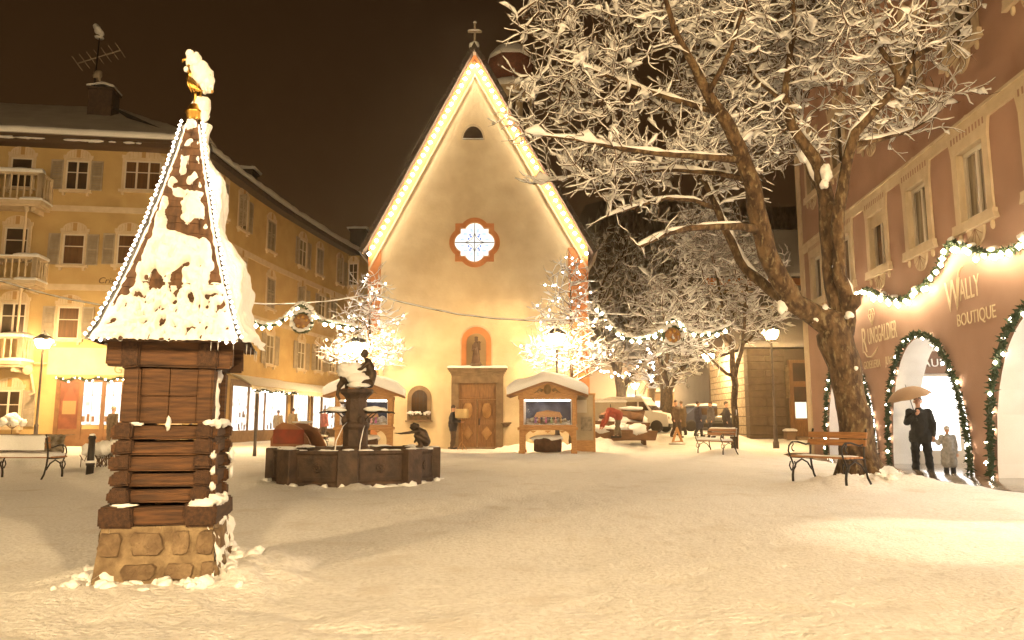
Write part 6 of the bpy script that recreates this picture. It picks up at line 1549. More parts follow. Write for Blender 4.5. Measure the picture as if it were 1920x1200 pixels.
# ================================================================== SMALL STREET THINGS
def bollard():
    p = at(168, 888, 15.7); t = thing('bollard', 'dark round bollard with ring bands left of the log shrine', 'bollard', (p.x, 15.7, gz(p.x, 15.7)-.18))
    m = MB(); m.lathe([(.075,0),(.07,.34),(.085,.36),(.085,.40),(.07,.42),(.062,.88),(.078,.90),(.078,.93),(.05,.96),(0,.97)], 14); m.build('post', IRON, t)
    s = MB(); s.ball((0,0,.97), (.06,.06,.03), 8, 6, 0, None, .4); s.lathe([(.085,.40),(.10,.42),(.07,.45)], 12); s.build('bollard_snow', SNOW, t)
    q = at(207, 830, 18.5); m = MB()
    for k in range(12): m.ball((random.uniform(-.5,.5), random.uniform(-.3,.3), random.uniform(.35,.62)), (random.uniform(.15,.3), .2, random.uniform(.1,.2)), 10, 7, 0, None, .5, k)
    b = thing('low_hedge', 'low dark shrub heaped with snow behind the bollard', 'shrub', (q.x, 18.5, gz(q.x, 18.5)-.05))
    h = MB(); rnd = random.Random(1)
    for k in range(160): a = Vector((rnd.uniform(-.55,.55), rnd.uniform(-.3,.3), rnd.uniform(.0,.4))); h.tube([a, a+Vector((rnd.uniform(-.1,.1), rnd.uniform(-.1,.1), rnd.uniform(.1,.25)))], .012, 3)
    h.build('stems', TWIG, b); m.build('shrub_snow', SNOW, b)
    q = at(60, 838, 24); hd = thing('trimmed_hedge', 'grey frosted hedge row at the left behind the bench', 'hedge', (q.x-1, 24, 0))
    m = MB(); m.grid(lambda u, v: (-2.2+4.4*u, -.25-.08*math.sin(v*3)+.03*nz(u*30, v*6, 2), .05+.62*v), 60, 10); m.grid(lambda u, v: (-2.2+4.4*u, -.28+.6*v, .67+.04*nz(u*30, v*5, 5)), 60, 6); m.build('foliage', mat('hedge', (.085,.06,.032), .95, (.30,.26,.20), 7, 1.0, 18, bdist=.05), hd)
    # potted standard tree with snowy crown
    q = at(20, 822, 29.8); pt = thing('potted_tree', 'little snow crowned potted tree before the left facade', 'potted tree', (q.x, 29.8, 0.0))
    m = MB(); m.tube([(0,0,.3),(.02,0,.85)], [.02,.015], 5)
    for k in range(10): a = k*.63; m.tube([(.02,0,.8),(.3*math.cos(a), .3*math.sin(a), 1.05)], [.012,.006], 4)
    m.build('stem', TWIG, pt); s = MB(); rnd = random.Random(3)
    for k in range(34): a = rnd.uniform(0, 6.28); r = .42*math.sqrt(rnd.random()); s.ball((r*math.cos(a), r*math.sin(a), 1.02+.28*(1-(r/.42)**2)+rnd.uniform(-.05,.05)), (rnd.uniform(.08,.14),)*3, 7, 5, 0, None, .5, k)
    s.build('crown_snow', SNOWT, pt); b = MB(); b.box(-.5,.5,-.2,.2,0,.35); b.build('planter', mat('planter', (.22,.12,.05), .8), pt, bevel=.02); s = MB(); snow_sheet(s, -.52,.52,-.22,.22, lambda a, b: .35, .09, .1, 14, 10, 3); s.build('planter_snow', SNOW, pt)
    # slim post near the fountain
    p = at(477, 857, 24.2); t = thing('slim_post', 'slim round post between the log shrine and the fountain', 'post', (p.x, 24.2, gz(p.x, 24.2)-.03)); m = MB(); m.lathe([(.06,0),(.055,.25),(.05,.3),(.042,1.98),(.05,2.0),(0,2.03)], 10); m.build('pole', DMET, t)
    s = MB(); s.ball((0,0,2.05), (.06,.06,.04), 8, 6); s.build('post_snow', SNOW, t)
bollard()
# reddish high backed sleigh standing behind the fountain basin
def sleigh():
    p = at(562, 850, 17.4); t = thing('sleigh', 'brown high backed wooden sleigh with red cushions behind the fountain basin', 'sleigh', (p.x, 17.4, 0), R_(-12))
    b = MB()
    sh = [(-.50,.25),(-.52,.70),(-.42,.98),(-.25,1.08),(.0,1.03),(.22,.93),(.38,.72),(.50,.48),(.62,.28),(.5,.22)]
    for y in (-.36, .36):
        b.prism(sh, y-.02, y+.02)
    b.prism([(-.54,.25),(-.56,.72),(-.50,.72),(-.48,.25)], -.34, .34); b.box(-.5,.55,-.34,.34,.22,.28); bd = b.build('body', mat('sleigh_wood', (.26,.105,.035), .6, (.18,.07,.025), 4), t, bevel=.01)
    for y in (-.3, .3):
        r = MB(); r.tube([(-.55,y,.04),(.35,y,.04),(.62,y,.12),(.72,y,.30),(.62,y,.40)], .025, 6)
        for x in (-.4, 0, .35): r.tube([(x,y,.04),(x,y,.24)], .02, 5)
        r.build('runner', IRON, t)
    c = MB(); c.box(-.46,.30,-.41,-.385,.60,.92); c.box(-.44,.46,-.40,-.384,.30,.52); c.box(-.44,.42,-.32,.32,.28,.44); c.box(-.46,-.34,-.32,.32,.44,.96)
    c.build('cushion', mat('red_cloth', (.22,.035,.014), .85, (.13,.03,.012), 4), t, bevel=.012)
    s = MB(); s.ball((-.1,.36,1.08), (.3,.04,.03), 10, 6, 0, None, .4); s.build('sleigh_snow', SNOW, t)
sleigh()
# ---- cables, garlands and wreaths across the square
def cable(label, pts, seed=0):
    t = thing('overhead_cable', label, 'cable', tuple(pts[0]), 0, 'snow lined overhead cables'); P0 = Vector(pts[0]); q = [p-P0 for p in resample(pts, .25)]
    m = MB(); m.tube(q, .012, 4); m.build('wire', IRON, t); s = MB(); k = 0
    for i in range(0, len(q)-1, 6):
        seg = q[i:i+7]
        if len(seg) > 1: s.tube([p+Vector((0,0,.022)) for p in seg], [.012]+[.03+.012*nz(i*.3+j, seed, 2) for j in range(len(seg)-2)]+[.014], 5)
    s.build('cable_snow', SNOW, t)
def span(pl, Y, sag=0):
    return [at(px, py, Y+dy) for px, py, dy in pl]
cable('snow lined cable running down from the balconies behind the shrine roof', span([(-60,508,4),(0,527,4),(60,545,3),(120,560,2),(200,575,1),(300,588,0)], 23), 1)
cable('snow lined cable sagging across the yellow curved house', span([(440,568,0),(500,571,0),(560,570,.5),(620,565,1),(664,558,1.5),(700,552,2)], 25), 2)
cable('snow lined cable sagging across the church front over the niche', span([(700,553,1),(745,565,0),(800,578,-.3),(860,590,-.5),(930,598,-.5),(1000,602,-.3),(1060,600,0),(1100,596,.5)], 25.5), 3)
cable('snow lined cable crossing to the young bare tree', span([(1100,588,0),(1160,590,0),(1220,594,0),(1262,592,.5)], 25.5), 4)
def wreath(label, px, py, Y, r):
    c = at(px, py, Y); t = thing('fir_wreath', label, 'wreath', tuple(c), 0, 'fir wreaths hung from the overhead garlands'); rnd = random.Random(px); m = MB(); s = MB()
    for k in range(260):
        a = rnd.uniform(0, 6.283); p = Vector((r*math.cos(a), 0, r*math.sin(a))); d = Vector((rnd.gauss(0,1), rnd.gauss(0,1), rnd.gauss(0,1))).normalized()*.12; x = d.orthogonal().normalized()*.025
        m.add([p+x, p-x, p+d], [(0,1,2)]); 
    m.tube([(r*math.cos(a*.2094), 0, r*math.sin(a*.2094)) for a in range(31)], .06, 6); m.build('fir_ring', FIR, t)
    for k in range(40):
        a = rnd.uniform(0, 6.283); s.ball((r*math.cos(a), rnd.uniform(-.06,.02), r*math.sin(a)+.05), (rnd.uniform(.05,.11), .06, rnd.uniform(.04,.07)), 7, 5, 0, None, .5, k)
    s.build('wreath_snow', SNOW, t)
    d = MB(); d.lathe([(0,-.02),(r*.86,-.02),(r*.86,.02),(0,.02)], 20, (0,0,0), 0, RX(math.pi/2)); d.build('disc', mat('wreath_disc', (.40,.20,.06), .7, (.28,.13,.04), 9), t)
    g = MB()
    for a in (.3, 2.2, 4.0, 5.2, 1.3): g.ball((r*.5*math.cos(a), -.05, r*.5*math.sin(a)), .05, 8, 6)
    g.build('bauble', GOLD, t)
G1 = [(448,575,0),(462,590,0),(475,603,0),(495,611,0),(515,608,0),(535,597,0),(548,584,0),(558,574,0),(566,571,0),(576,577,0),(588,592,0),(602,602,0),(622,606,0),(645,610,0),(675,617,.5)]
garland('snowy light garland with a hump, hung left of the fountain', [at(a, b, 24.5+c) for a, b, c in G1], .10, 18, .7, .075, 'snowy light garlands over the square')
wreath('fir wreath under the left light garland before the curved house', 566, 604, 24.4, .33)
G2 = [(1118,575,0),(1130,590,0),(1142,608,0),(1158,624,0),(1175,633,0),(1195,637,0),(1215,633,0),(1232,625,0),(1246,612,0),(1256,600,0),(1264,597,0),(1275,606,0),(1290,620,0),(1315,628,0),(1345,622,0),(1372,610,0)]
garland('snowy light garland with a hump, hung right of the church', [at(a, b, 24.8+c) for a, b, c in G2], .10, 20, .7, .075, 'snowy light garlands over the square')
wreath('fir wreath under the right light garland beside the young tree', 1262, 630, 24.7, .33)
# ================================================================== STONE CORNERED HOUSE beyond the young tree
def build_stone_house():
    X0, Y0 = 11.35, 36.0; zb = gz(12.5, 35.9); t = thing('stone_cornered_house', 'low brown house with stone block corner and glazed wooden doors beyond the lamp', 'building', (X0, Y0, 0))
    HT = 4.6
    m = MB(); m.box(1.0, 6.0, .25, 7, -.2, HT); m.build('wall', mat('brown_render', (.10,.066,.037), .9, (.075,.05,.027), 2, .4, 14), t)
    q = MB(); rnd = random.Random(5); z = zb-.2; k = 0
    while z < HT-.1:
        h = rnd.uniform(.30, .46); h = min(h, HT-z)
        cuts = [0, .85+.3*(k % 2), 1.82] if k % 3 else [0, 1.82]
        for a, b in zip(cuts, cuts[1:]): q.box(a+.008, b-.008, rnd.uniform(-.03,.0), .6, z+.008, z+h-.008, 0)
        q.box(.03, 1.79, .05, 7.0, z, z+h, 1); z += h; k += 1
    q.build('stone_corner', [mat('ashlar', (.10,.066,.036), .95, (.066,.042,.023), 3, .8, 16, bdist=.02), MORTAR], t, bevel=.02)
    d = MB(); x0, x1 = 2.15, 3.75
    d.box(x0-.14, x0, .08, .24, zb, 4.0); d.box(x1, x1+.14, .08, .24, zb, 4.0); d.box(x0-.14, x1+.14, .08, .24, 3.9, 4.05); d.box(x0, x1, .12, .24, 2.9, 3.02); fr = d.build('door_frame', OAK, t, bevel=.01)
    for sx in (0, 1):
        xa = x0+sx*.80; e = MB(); e.box(xa, xa+.09, .13, .22, zb, 2.9); e.box(xa+.71, xa+.80, .13, .22, zb, 2.9); e.box(xa, xa+.8, .13, .22, zb, zb+.95); e.box(xa, xa+.8, .13, .22, 2.75, 2.9)
        e.box(xa, xa+.09, .13, .22, 3.02, 3.9); e.box(xa+.71, xa+.8, .13, .22, 3.02, 3.9); dd = e.build('door_leaf', OAK, fr, bevel=.008)
        g = MB(); g.box(xa+.09, xa+.71, .18, .2, zb+.95, 2.75); g.box(xa+.09, xa+.71, .18, .2, 3.02, 3.9); g.build('pane', GLASSD, dd)
        g = MB(); g.box(xa+.13, xa+.67, .165, .178, zb+.98, zb+1.75); g.build('lit_pane', mat('lit_door_glass', (.3,.3,.25), .2, emit=(.95,.85,.62), es=.75), dd)
    s = MB(); s.box(1.95, 4.4, -.75, .06, -.2, zb+.12); s.build('doorstep', GSTONE, t, bevel=.02)
    s = MB(); s.box(1.55, 2.0, -.6, -.1, zb-.1, zb+.38); pl = s.build('flower_trough', mat('trough', (.17,.10,.05), .85), t, bevel=.02); s = MB(); snow_sheet(s, 1.53, 2.02, -.62, -.08, lambda a, b: zb+.38, .12, .12, 12, 10, 3); s.build('trough_snow', SNOW, pl)
    s = MB(); s.box(1.86, 1.90, -.28, .2, 2.2, 3.7); s.tube([(1.88,-.2,3.75),(1.88,.2,3.75)], .02, 5); sg = s.build('hanging_sign', mat('carved_sign', (.30,.21,.10), .8, (.17,.11,.05), 6), t)
    r = MB(); V = [(-.3,-.5,HT),(6.4,-.5,HT),(6.4,4.5,HT+1.9),(-.3,4.5,HT+1.9),(6.4,9,HT),(-.3,9,HT)]
    r.add(V, [(0,1,2,3),(3,2,4,5),(0,3,5),(1,4,2)]); rf = r.build('roof', ROOFD, t)
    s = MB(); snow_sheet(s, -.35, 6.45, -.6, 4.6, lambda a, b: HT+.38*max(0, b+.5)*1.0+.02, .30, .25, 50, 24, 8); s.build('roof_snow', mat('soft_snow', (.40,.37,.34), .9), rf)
    # the tall grey house behind it
    t2 = thing('grey_house', 'tall plain grey house with orange eaves board behind the stone cornered house', 'building', (11.9, 45, 0))
    m = MB(); m.box(0, 14, 0, 10, -.2, 9.9); m.build('wall', mat('grey_render', (.12,.10,.088), .9, (.10,.083,.07), 1.2, .2, 14), t2)
    m = MB(); m.box(-.15, 14.2, -.25, 0, 9.35, 9.75); m.build('eaves_board', ORANGE, t2); m = MB(); m.box(-.02, 14, -.04, .0, 8.9, 9.0); m.build('string_course', CREAM, t2)
    m = MB(); m.add([(-.4,-.6,9.76),(14.4,-.6,9.76),(14.4,5,14),(-.4,5,14),(14.4,10.6,9.76),(-.4,10.6,9.76)], [(0,1,2,3),(3,2,4,5),(0,3,5),(1,4,2)]); rf = m.build('roof', ROOFD, t2)
    s = MB(); snow_sheet(s, -.4, 14.4, -.75, 4.9, lambda a, b: 9.78+.757*max(0, b+.6), .3, .3, 40, 20, 4); s.build('roof_snow', SNOWT, rf)
    for x in (1.2, 3.4): add_window(t2, T(x, 0, 6.5), 1.0, 1.5, 2, False, GLASSD, None)
build_stone_house()
def far_house(px, py, Y, w, h, label, rh=1.6, colour=(.30,.20,.11), lit=()):
    p = at(px, 800, Y); zb = gz(p.x, Y); t = thing('far_house', label, 'building', (p.x, Y, zb), 0)
    m = MB(); m.box(-w/2, w/2, 0, 6, -.4, h); m.build('wall', mat('far_plaster', colour, .9), t)
    r = MB(); r.add([(-w/2-.5,-.6,h-.1),(w/2+.5,-.6,h-.1),(w/2-.6,3,h+rh),(-w/2+.6,3,h+rh),(w/2+.5,6.6,h-.1),(-w/2-.5,6.6,h-.1)], [(0,1,2,3),(3,2,4,5),(0,3,5),(1,4,2)]); r.box(-w/2-.5,w/2+.5,-.62,-.55,h-.25,h-.05); rf = r.build('roof', ROOFD, t)
    s = MB(); snow_sheet(s, -w/2-.55, w/2+.55, -.7, 3.0, lambda a, b: h-.06+(rh+.1)*max(0, (b+.6)/3.6), .28, .3, 40, 16, px); s.build('roof_snow', SNOW, rf)
    for (a, b, c, d) in lit:
        f = MB(); f.box(a-.06, b+.06, -.05, 0, c-.06, d+.06); o = f.build('window', CREAM, t); g = MB(); g.box(a, b, -.07, -.05, c, d); g.build('pane', SHOPG, o)
    return t
far_house(1292, 745, 66, 8.5, 3.2, 'low far shop with lit windows and snowy hipped roof behind the parked cars', 1.5, (.20,.12,.06), ((-3.6,-2.2,.8,2.3),(-.8,1.0,2.3,2.75),(2.0,3.6,.8,2.3)))
far_house(1148, 700, 58, 5.5, 5.4, 'pale far house between the church corner and the forked tree', 1.8, (.36,.30,.25), ((1.2,2.4,1.2,2.6),))
far_house(1385, 720, 74, 10, 4.6, 'far house with bright windows right of the yellowish lamp', 1.8, (.34,.24,.12), ((-3.5,-2.2,1.0,2.4),(-.6,.6,1.0,2.4),(2,3.4,1.0,2.4)))
# far lamps and strings of lights down the street
for k, (px, py, Y, lab) in enumerate(((1191,722,55,'bright far street lamp above the white van, left of its twin'),(1207,720,60,'second far street lamp close behind the white van, right of its twin'),(1322,738,64,'far street lamp glaring over the dark parked car'),(1348,741,60,'far street lamp glaring right of the yellowish lamp pole'))):
    p = at(px, py, Y); street_lamp(p.x, Y, p.z-gz(p.x, Y), lab, LAMPF, .045, .26)
for k, (pl, Y, lab, n) in enumerate((([(1120,692),(1145,700),(1165,704),(1182,698),(1200,680)], 52, 'far string of lights left of the forked tree', 13), ([(1352,715),(1375,712),(1392,708),(1404,722),(1398,735)], 50, 'far string of lights between young tree and stone corner', 14), ([(1215,652),(1222,668),(1226,690),(1221,706)], 46.4, 'short string of lights hanging in the forked far tree', 7))):
    pts = [at(a, b, Y) for a, b in pl]; t = thing('light_string', lab, 'light string', tuple(pts[0])); m = MB(); q = [p-pts[0] for p in resample(pts, .3)]; m.tube(q, .012, 4); m.build('cable', IRON, t)
    L_ = sum((b-a).length for a, b in zip(pts, pts[1:])); bulbs(t, [p-pts[0]+Vector((0,0,random.uniform(-.25,.1))) for p in resample(pts, L_/n)], .075, FAIRY_ME)
def cabinet():
    p = at(1144, 815, 36); t = thing('switch_cabinet', 'grey street cabinet beside the church corner', 'cabinet', (p.x, 36, gz(p.x, 36)))
    m = MB(); m.box(-.75, .75, -.3, .3, 0, 1.85); b = m.build('cabinet_body', mat('cabinet_paint', (.36,.31,.23), .6, (.31,.26,.19), 3), t, bevel=.02); m = MB(); m.box(-.02, .02, -.31, -.301, .1, 1.75); m.box(.06, .10, -.33, -.301, .9, 1.1); m.build('door_gap', IRON, b)
    s = MB(); snow_sheet(s, -.77, .77, -.32, .32, lambda a, b: 1.85, .16, .16, 20, 10, 2); s.build('cabinet_snow', SNOW, t)
cabinet()
def cart():
    # two snowy timber beds / raised boards right of the notice board
    for k, (px, Y, w, zz, lab) in enumerate(((1163, 30.8, 2.1, .55, 'upper snow heaped timber trough behind the red coated person'), (1165, 29.6, 2.5, .05, 'lower snow heaped timber trough by the red coated person'))):
        p = at(px, 830, Y); t = thing('timber_trough', lab, 'trough', (p.x, Y, gz(p.x, Y)+zz), 0, 'snow heaped timber troughs')
        m = MB(); m.add([(-w/2,-.5,.05),(w/2,-.5,.05),(w/2,.5,.05),(-w/2,.5,.05),(-w/2-.08,-.62,.5),(w/2+.08,-.62,.42),(w/2+.08,.62,.42),(-w/2-.08,.62,.5)], [(0,3,2,1),(4,5,6,7),(0,1,5,4),(1,2,6,5),(2,3,7,6),(3,0,4,7)])
        if k == 0:
            for x in (-w/2+.1, w/2-.1): m.box(x-.06, x+.06, -.3, .3, -.6, .05)
        m.build('plank_bed', mat('trough_wood', (.20,.10,.04), .85, (.11,.05,.02), 4, .4, 10, (1,8,8)), t)
        s = MB(); rnd = random.Random(k)
        for q in range(9): s.ball((rnd.uniform(-w*.45, w*.45), rnd.uniform(-.4,.3), .48), (rnd.uniform(.25,.5), .4, rnd.uniform(.1,.28)), 12, 8, 0, None, .45, q+k*9)
        s.build('heaped_snow', SNOW, t)
        if k == 0:
            l = MB(); l.tube([(.0,-.2,.80),(.9,-.35,.60)], [.17,.17], 10); l.tube([(.25,.1,.98),(1.0,-.05,.76)], [.15,.15], 10); lg = l.build('log_pair', mat('cut_log', (.19,.09,.035), .9, (.10,.045,.02), 6), t); s = MB(); s.ball((.5,-.1,1.0), (.5,.3,.09), 10, 7, 0, None, .5, 4); s.build('log_snow', SNOW, lg)
cart()
def sandwich_sign():
    p = at(1270, 823, 33.5); t = thing('sandwich_sign', 'small pointed wooden stand sign on a snowy foot in the street', 'stand sign', (p.x, 33.5, gz(p.x, 33.5)), R_(8)); t.scale = (.8, .8, .8)
    m = MB(); m.prism([(-.34,.10),(-.22,.10),(0,.72),(.22,.10),(.34,.10),(.03,.95),(-.03,.95)], -.05, .05); m.prism([(-.2,.12),(.2,.12),(.17,.2),(-.17,.2)], -.04, .04); m.build('board', PINE, t, bevel=.006)
    s = MB(); s.ball((0,0,.05), (.5,.3,.09), 12, 8, 0, None, .3); s.build('foot_snow', SNOW, t); m = MB(); m.box(-.4,.4,-.12,.12,-.05,.06); m.build('foot', OAK, t)
sandwich_sign()
# ================================================================== VEHICLES
def vehicle(px, py, Y, rz, label, L, H, kind, col, snowy=True, cat='car'):
    p = at(px, py, Y); x = p.x; z = gz(x, Y); t = thing('parked_'+kind, label, cat, (x, Y, z), rz); W = .84
    paint = mat('vehicle_paint', col, .35, spec=.6)
    h = H
    if kind == 'van': prof = [(-L/2,.35),(-L/2,h*.92),(-L/2+.15,h),(L*.10,h),(L*.25,h*.62),(L/2-.05,h*.52),(L/2,.5),(L/2,.3)]; ws = (L*.11,h*.95,L*.25,h*.63)
    else: prof = [(-L/2,.35),(-L/2+.05,h*.60),(-L*.36,h*.66),(-L*.24,h*.97),(-L*.02,h),(L*.10,h*.95),(L*.26,h*.64),(L*.46,h*.54),(L/2,h*.42),(L/2,.3)]; ws = (L*.11,h*.93,L*.25,h*.66)
    b = MB(); b.prism(prof, -W, W); b.build('body', paint, t, bevel=.06, segs=2)
    for sy in (-1, 1):
        g = MB(); zz0, zz1 = h*.64, h*.90
        if kind == 'van': segs_ = ((-L*.40,-L*.20),(-L*.16,L*.02)); fr = [(L*.05,zz0),(L*.21,zz0),(L*.12,zz1),(L*.05,zz1)]
        else: segs_ = ((-L*.20,-L*.03),); fr = [(0,zz0),(L*.21,zz0),(L*.09,zz1),(0,zz1)]
        for a, c in segs_: g.box(a, c, sy*(W+.004)-.006, sy*(W+.004)+.006, zz0, zz1)
        g.prism(fr if sy < 0 else fr[::-1], sy*(W+.004)-.006, sy*(W+.004)+.006); g.build('side_window', GLASSD, t)
        for xw in (-L*.32, L*.32):
            w_ = MB(); w_.lathe([(.18,-.09),(.30,-.09),(.32,-.06),(.32,.06),(.30,.09),(.18,.09)], 18, (0,0,0), 0, T(xw, sy*(W-.05), .31) @ RX(math.pi/2)); wh = w_.build('wheel', IRON, t)
            r_ = MB(); r_.lathe([(0,.07),(.17,.09),(.19,.085),(.19,-.085),(.17,-.09),(0,-.07)], 14, (0,0,0), 0, T(xw, sy*(W-.05), .31) @ RX(math.pi/2)); r_.build('rim', DMET, wh)
        l = MB(); l.ball((L/2-.04, sy*W*.72, h*.44), (.07,.14,.08), 10, 6); l.build('headlight', mat('headlight', (.6,.55,.45), .1), t)
    f = MB(); a0, z0, a1, z1 = ws; f.add([(a0,-W*.88,z0+.012),(a1,-W*.92,z1+.012),(a1,W*.92,z1+.012),(a0,W*.88,z0+.012)], [(0,1,2,3)]); f.build('windscreen', GLASSD, t)
    m = MB(); m.box(-L/2-.06, -L/2+.03, -W*.95, W*.95, .3, .45); m.box(L/2-.03, L/2+.06, -W*.95, W*.95, .28, .45); m.build('bumper', IRON, t)
    if kind == 'van':
        m = MB(); m.box(-L/2-.02, L*.0, -W-.03, -W-.005, .40, .78); m.box(-L/2-.02, L*.0, W+.005, W+.03, .4, .78); m.build('side_board', paint, t)
    if snowy:
        s = MB(); a, c = (-L/2+.05, L*.10) if kind == 'van' else (-L*.25, L*.10); snow_sheet(s, a, c, -W+.04, W-.04, lambda x, y: h-.02, .14, .16, 24, 12, px)
        if kind != 'van': snow_sheet(s, L*.27, L*.47, -W+.08, W-.08, lambda x, y: h*.63-.35*(x-L*.26), .07, .1, 14, 10, px)
        s.build('vehicle_snow', SNOW, t)
    return t
vehicle(1203, 815, 40, R_(-28), 'small white flatbed van parked by the forked far tree', 3.4, 1.75, 'van', (.62,.60,.56), True, 'van')
vehicle(1330, 815, 42.5, R_(6), 'dark blue estate car parked across the street behind passers-by', 4.2, 1.42, 'car', (.025,.03,.055))
vehicle(1396, 812, 39.5, R_(-152), 'snow covered dark car half hidden by the stone corner', 4.0, 1.35, 'car', (.05,.045,.04))
vehicle(1258, 812, 50, R_(14), 'dark car with snowy roof parked far behind the stand sign', 4.1, 1.4, 'car', (.06,.04,.03))
# ================================================================== PEOPLE
JN = dict(pel=(0,0,.95), chest=(0,.0,1.28), neck=(0,.0,1.47), head=(0,-.015,1.635), hL=(.09,0,.92), kL=(.10,-.02,.50), aL=(.10,.02,.085), hR=(-.09,0,.92), kR=(-.10,-.02,.50), aR=(-.10,.02,.085),
          sL=(.185,0,1.41), eL=(.235,.02,1.13), wL=(.24,-.06,.88), sR=(-.185,0,1.41), eR=(-.235,.02,1.13), wR=(-.24,-.06,.88))
FOLDT = bpy.data.textures.new('cloth_folds', 'CLOUDS'); FOLDT.noise_scale = .11; FOLDT.noise_depth = 1
def fold(o):
    d = o.modifiers.new('folds', 'DISPLACE'); d.texture = FOLDT; d.strength = .045; d.mid_level = .5; d.texture_coords = 'LOCAL'
def person(x, y, rz, label, jacket, trousers, pose=None, H=1.75, hat=None, long=False, vox=.016, zoff=0.0, grip=None, group=None, bag=None, fine=False, hood=False):
    z = gz(x, y)+zoff; t = thing('person', label, 'person', (x, y, z), rz, group); t.scale = (H/1.75,)*3
    J = {k: Vector(v) for k, v in JN.items()}
    for k, v in (pose or {}).items(): J[k] = Vector(v)
    b = MB(); up = (J['head']-J['neck']).normalized(); hd = J['head']
    fwd = Vector((0,-1,0)); fwd = (fwd-up*fwd.dot(up)).normalized(); sd = up.cross(fwd)*-1
    b.cap(J['pel'], J['chest'], .125, .14, 12); b.cap(J['chest'], J['neck'], .13, .07, 12); b.cap(J['neck'], hd-up*.06, .052, .056)
    b.ball(hd+up*.02, (.078,.094,.105), 14, 10); b.ball(hd-up*.055+fwd*.03, (.058,.062,.06), 10, 8); b.cap(hd+fwd*.092+up*.01, hd+fwd*.112-up*.022, .010, .016, 6)
    b.cap(hd+fwd*.085-up*.055-sd*.022, hd+fwd*.085-up*.055+sd*.022, .010, .010, 6)
    for s in (-1, 1): b.ball(hd+sd*s*.08-up*.005, (.018,.024,.032), 6, 5)
    for s in 'LR':
        b.cap(J['s'+s], J['e'+s], .052, .040); b.cap(J['e'+s], J['w'+s], .040, .028); b.cap(J['h'+s], J['k'+s], .085, .056); b.cap(J['k'+s], J['a'+s], .055, .038); b.cap(J['a'+s], J['a'+s]+Vector((0,-.13,-.04)), .04, .03)
        w_ = J['w'+s]; d = (w_-J['e'+s]).normalized(); q = d.cross(Vector((0,0,1))); q = q.normalized() if q.length > .1 else Vector((1,0,0)); n = d.cross(q)
        pc = w_+d*.085; b.cap(w_+d*.02, pc, .030, .036)
        curl = 1.0 if grip == s else .35
        for i, (ln, off) in enumerate(((.065,-.030),(.075,-.011),(.072,.009),(.056,.028))):
            r0 = w_+d*.105+q*off; r1 = r0+d*ln*.5+n*ln*.35*curl*(-1); r2 = r1+d*ln*.5*(1-curl*1.3)-n*ln*.6*curl; b.cap(r0, r1, .0105, .0098, 6); b.cap(r1, r2, .0098, .0085, 6)
        th0 = w_+d*.055-q*.032; th1 = th0+d*.035-q*.022-n*.012*curl; b.cap(th0, th1, .0125, .011, 6); b.cap(th1, th1+d*.03+q*.010*curl-n*.02*curl, .011, .009, 6)
    bo = solid(b, 'body', SKIN, t, .009 if fine else vox*.8, None, 2)
    j = MB(); low = .80 if not long else .55
    j.cap(J['chest'], J['neck']-Vector((0,0,.035)), .168, .085, 12); j.cap(J['pel'], J['chest'], .185, .18, 12)
    hipm = (J['hL']+J['hR'])/2
    for s in 'LR':
        j.cap(J['s'+s], J['e'+s], .078, .070); j.cap(J['e'+s], J['w'+s], .072, .054); j.cap(J['chest']+(J['s'+s]-J['chest'])*.5, J['s'+s], .115, .078)
        kk = .26 if not long else 1.0; e_ = J['h'+s].lerp(J['k'+s], kk); j.cap(J['h'+s], e_, .145, .15 if long else .14)
    jo = solid(j, 'coat' if long else 'jacket', mat('coat_cloth', jacket, .9, tuple(c*.7 for c in jacket), 12, .4, 30, bdist=.01), t, vox, None, 3)
    fold(jo)
    tr = MB()
    for s in 'LR': tr.cap(J['h'+s], J['k'+s], .115, .088); tr.cap(J['k'+s], J['a'+s]+Vector((0,0,.03)), .088, .078)
    tro = solid(tr, 'trousers', mat('trouser_cloth', trousers, .9, tuple(c*.7 for c in trousers), 12, .3, 30, bdist=.01), t, vox, None, 2); fold(tro)
    for s in 'LR':
        a = J['a'+s]; sh = MB(); sh.cap(a+Vector((0,.03,-.035)), a+Vector((0,-.15,-.045)), .05, .042); sh.cap(a+Vector((0,.01,-.03)), a+Vector((0,0,.05)), .052, .05); solid(sh, 'shoe', IRON, t, vox, None, 2)
    if hood:
        h = MB(); h.ball(hd+up*.03-fwd*.02, (.115,.125,.135), 14, 10); solid(h, 'hood', mat('hood_cloth', jacket, .9), t, vox)
    elif hat is not None:
        h = MB(); h.ball(hd+up*.06-fwd*.008, (.094,.108,.088), 14, 10); h.lathe([(.095,.0),(.10,.03),(.09,.05)], 14, tuple(hd+up*.03)); h.build('hat', mat('hat_wool', hat, .95), t)
    else:
        h = MB(); h.ball(hd+up*.045-fwd*-.0+Vector((0,.016,0)), (.087,.100,.098), 14, 10, 0, None, .15, x); h.build('hair', HAIR, t)
    if fine:
        for s in (-1, 1): e = MB(); e.ball(hd+fwd*.083+sd*s*.031+up*.018, .011, 8, 6); e.build('eye', IRON, t)
    return t
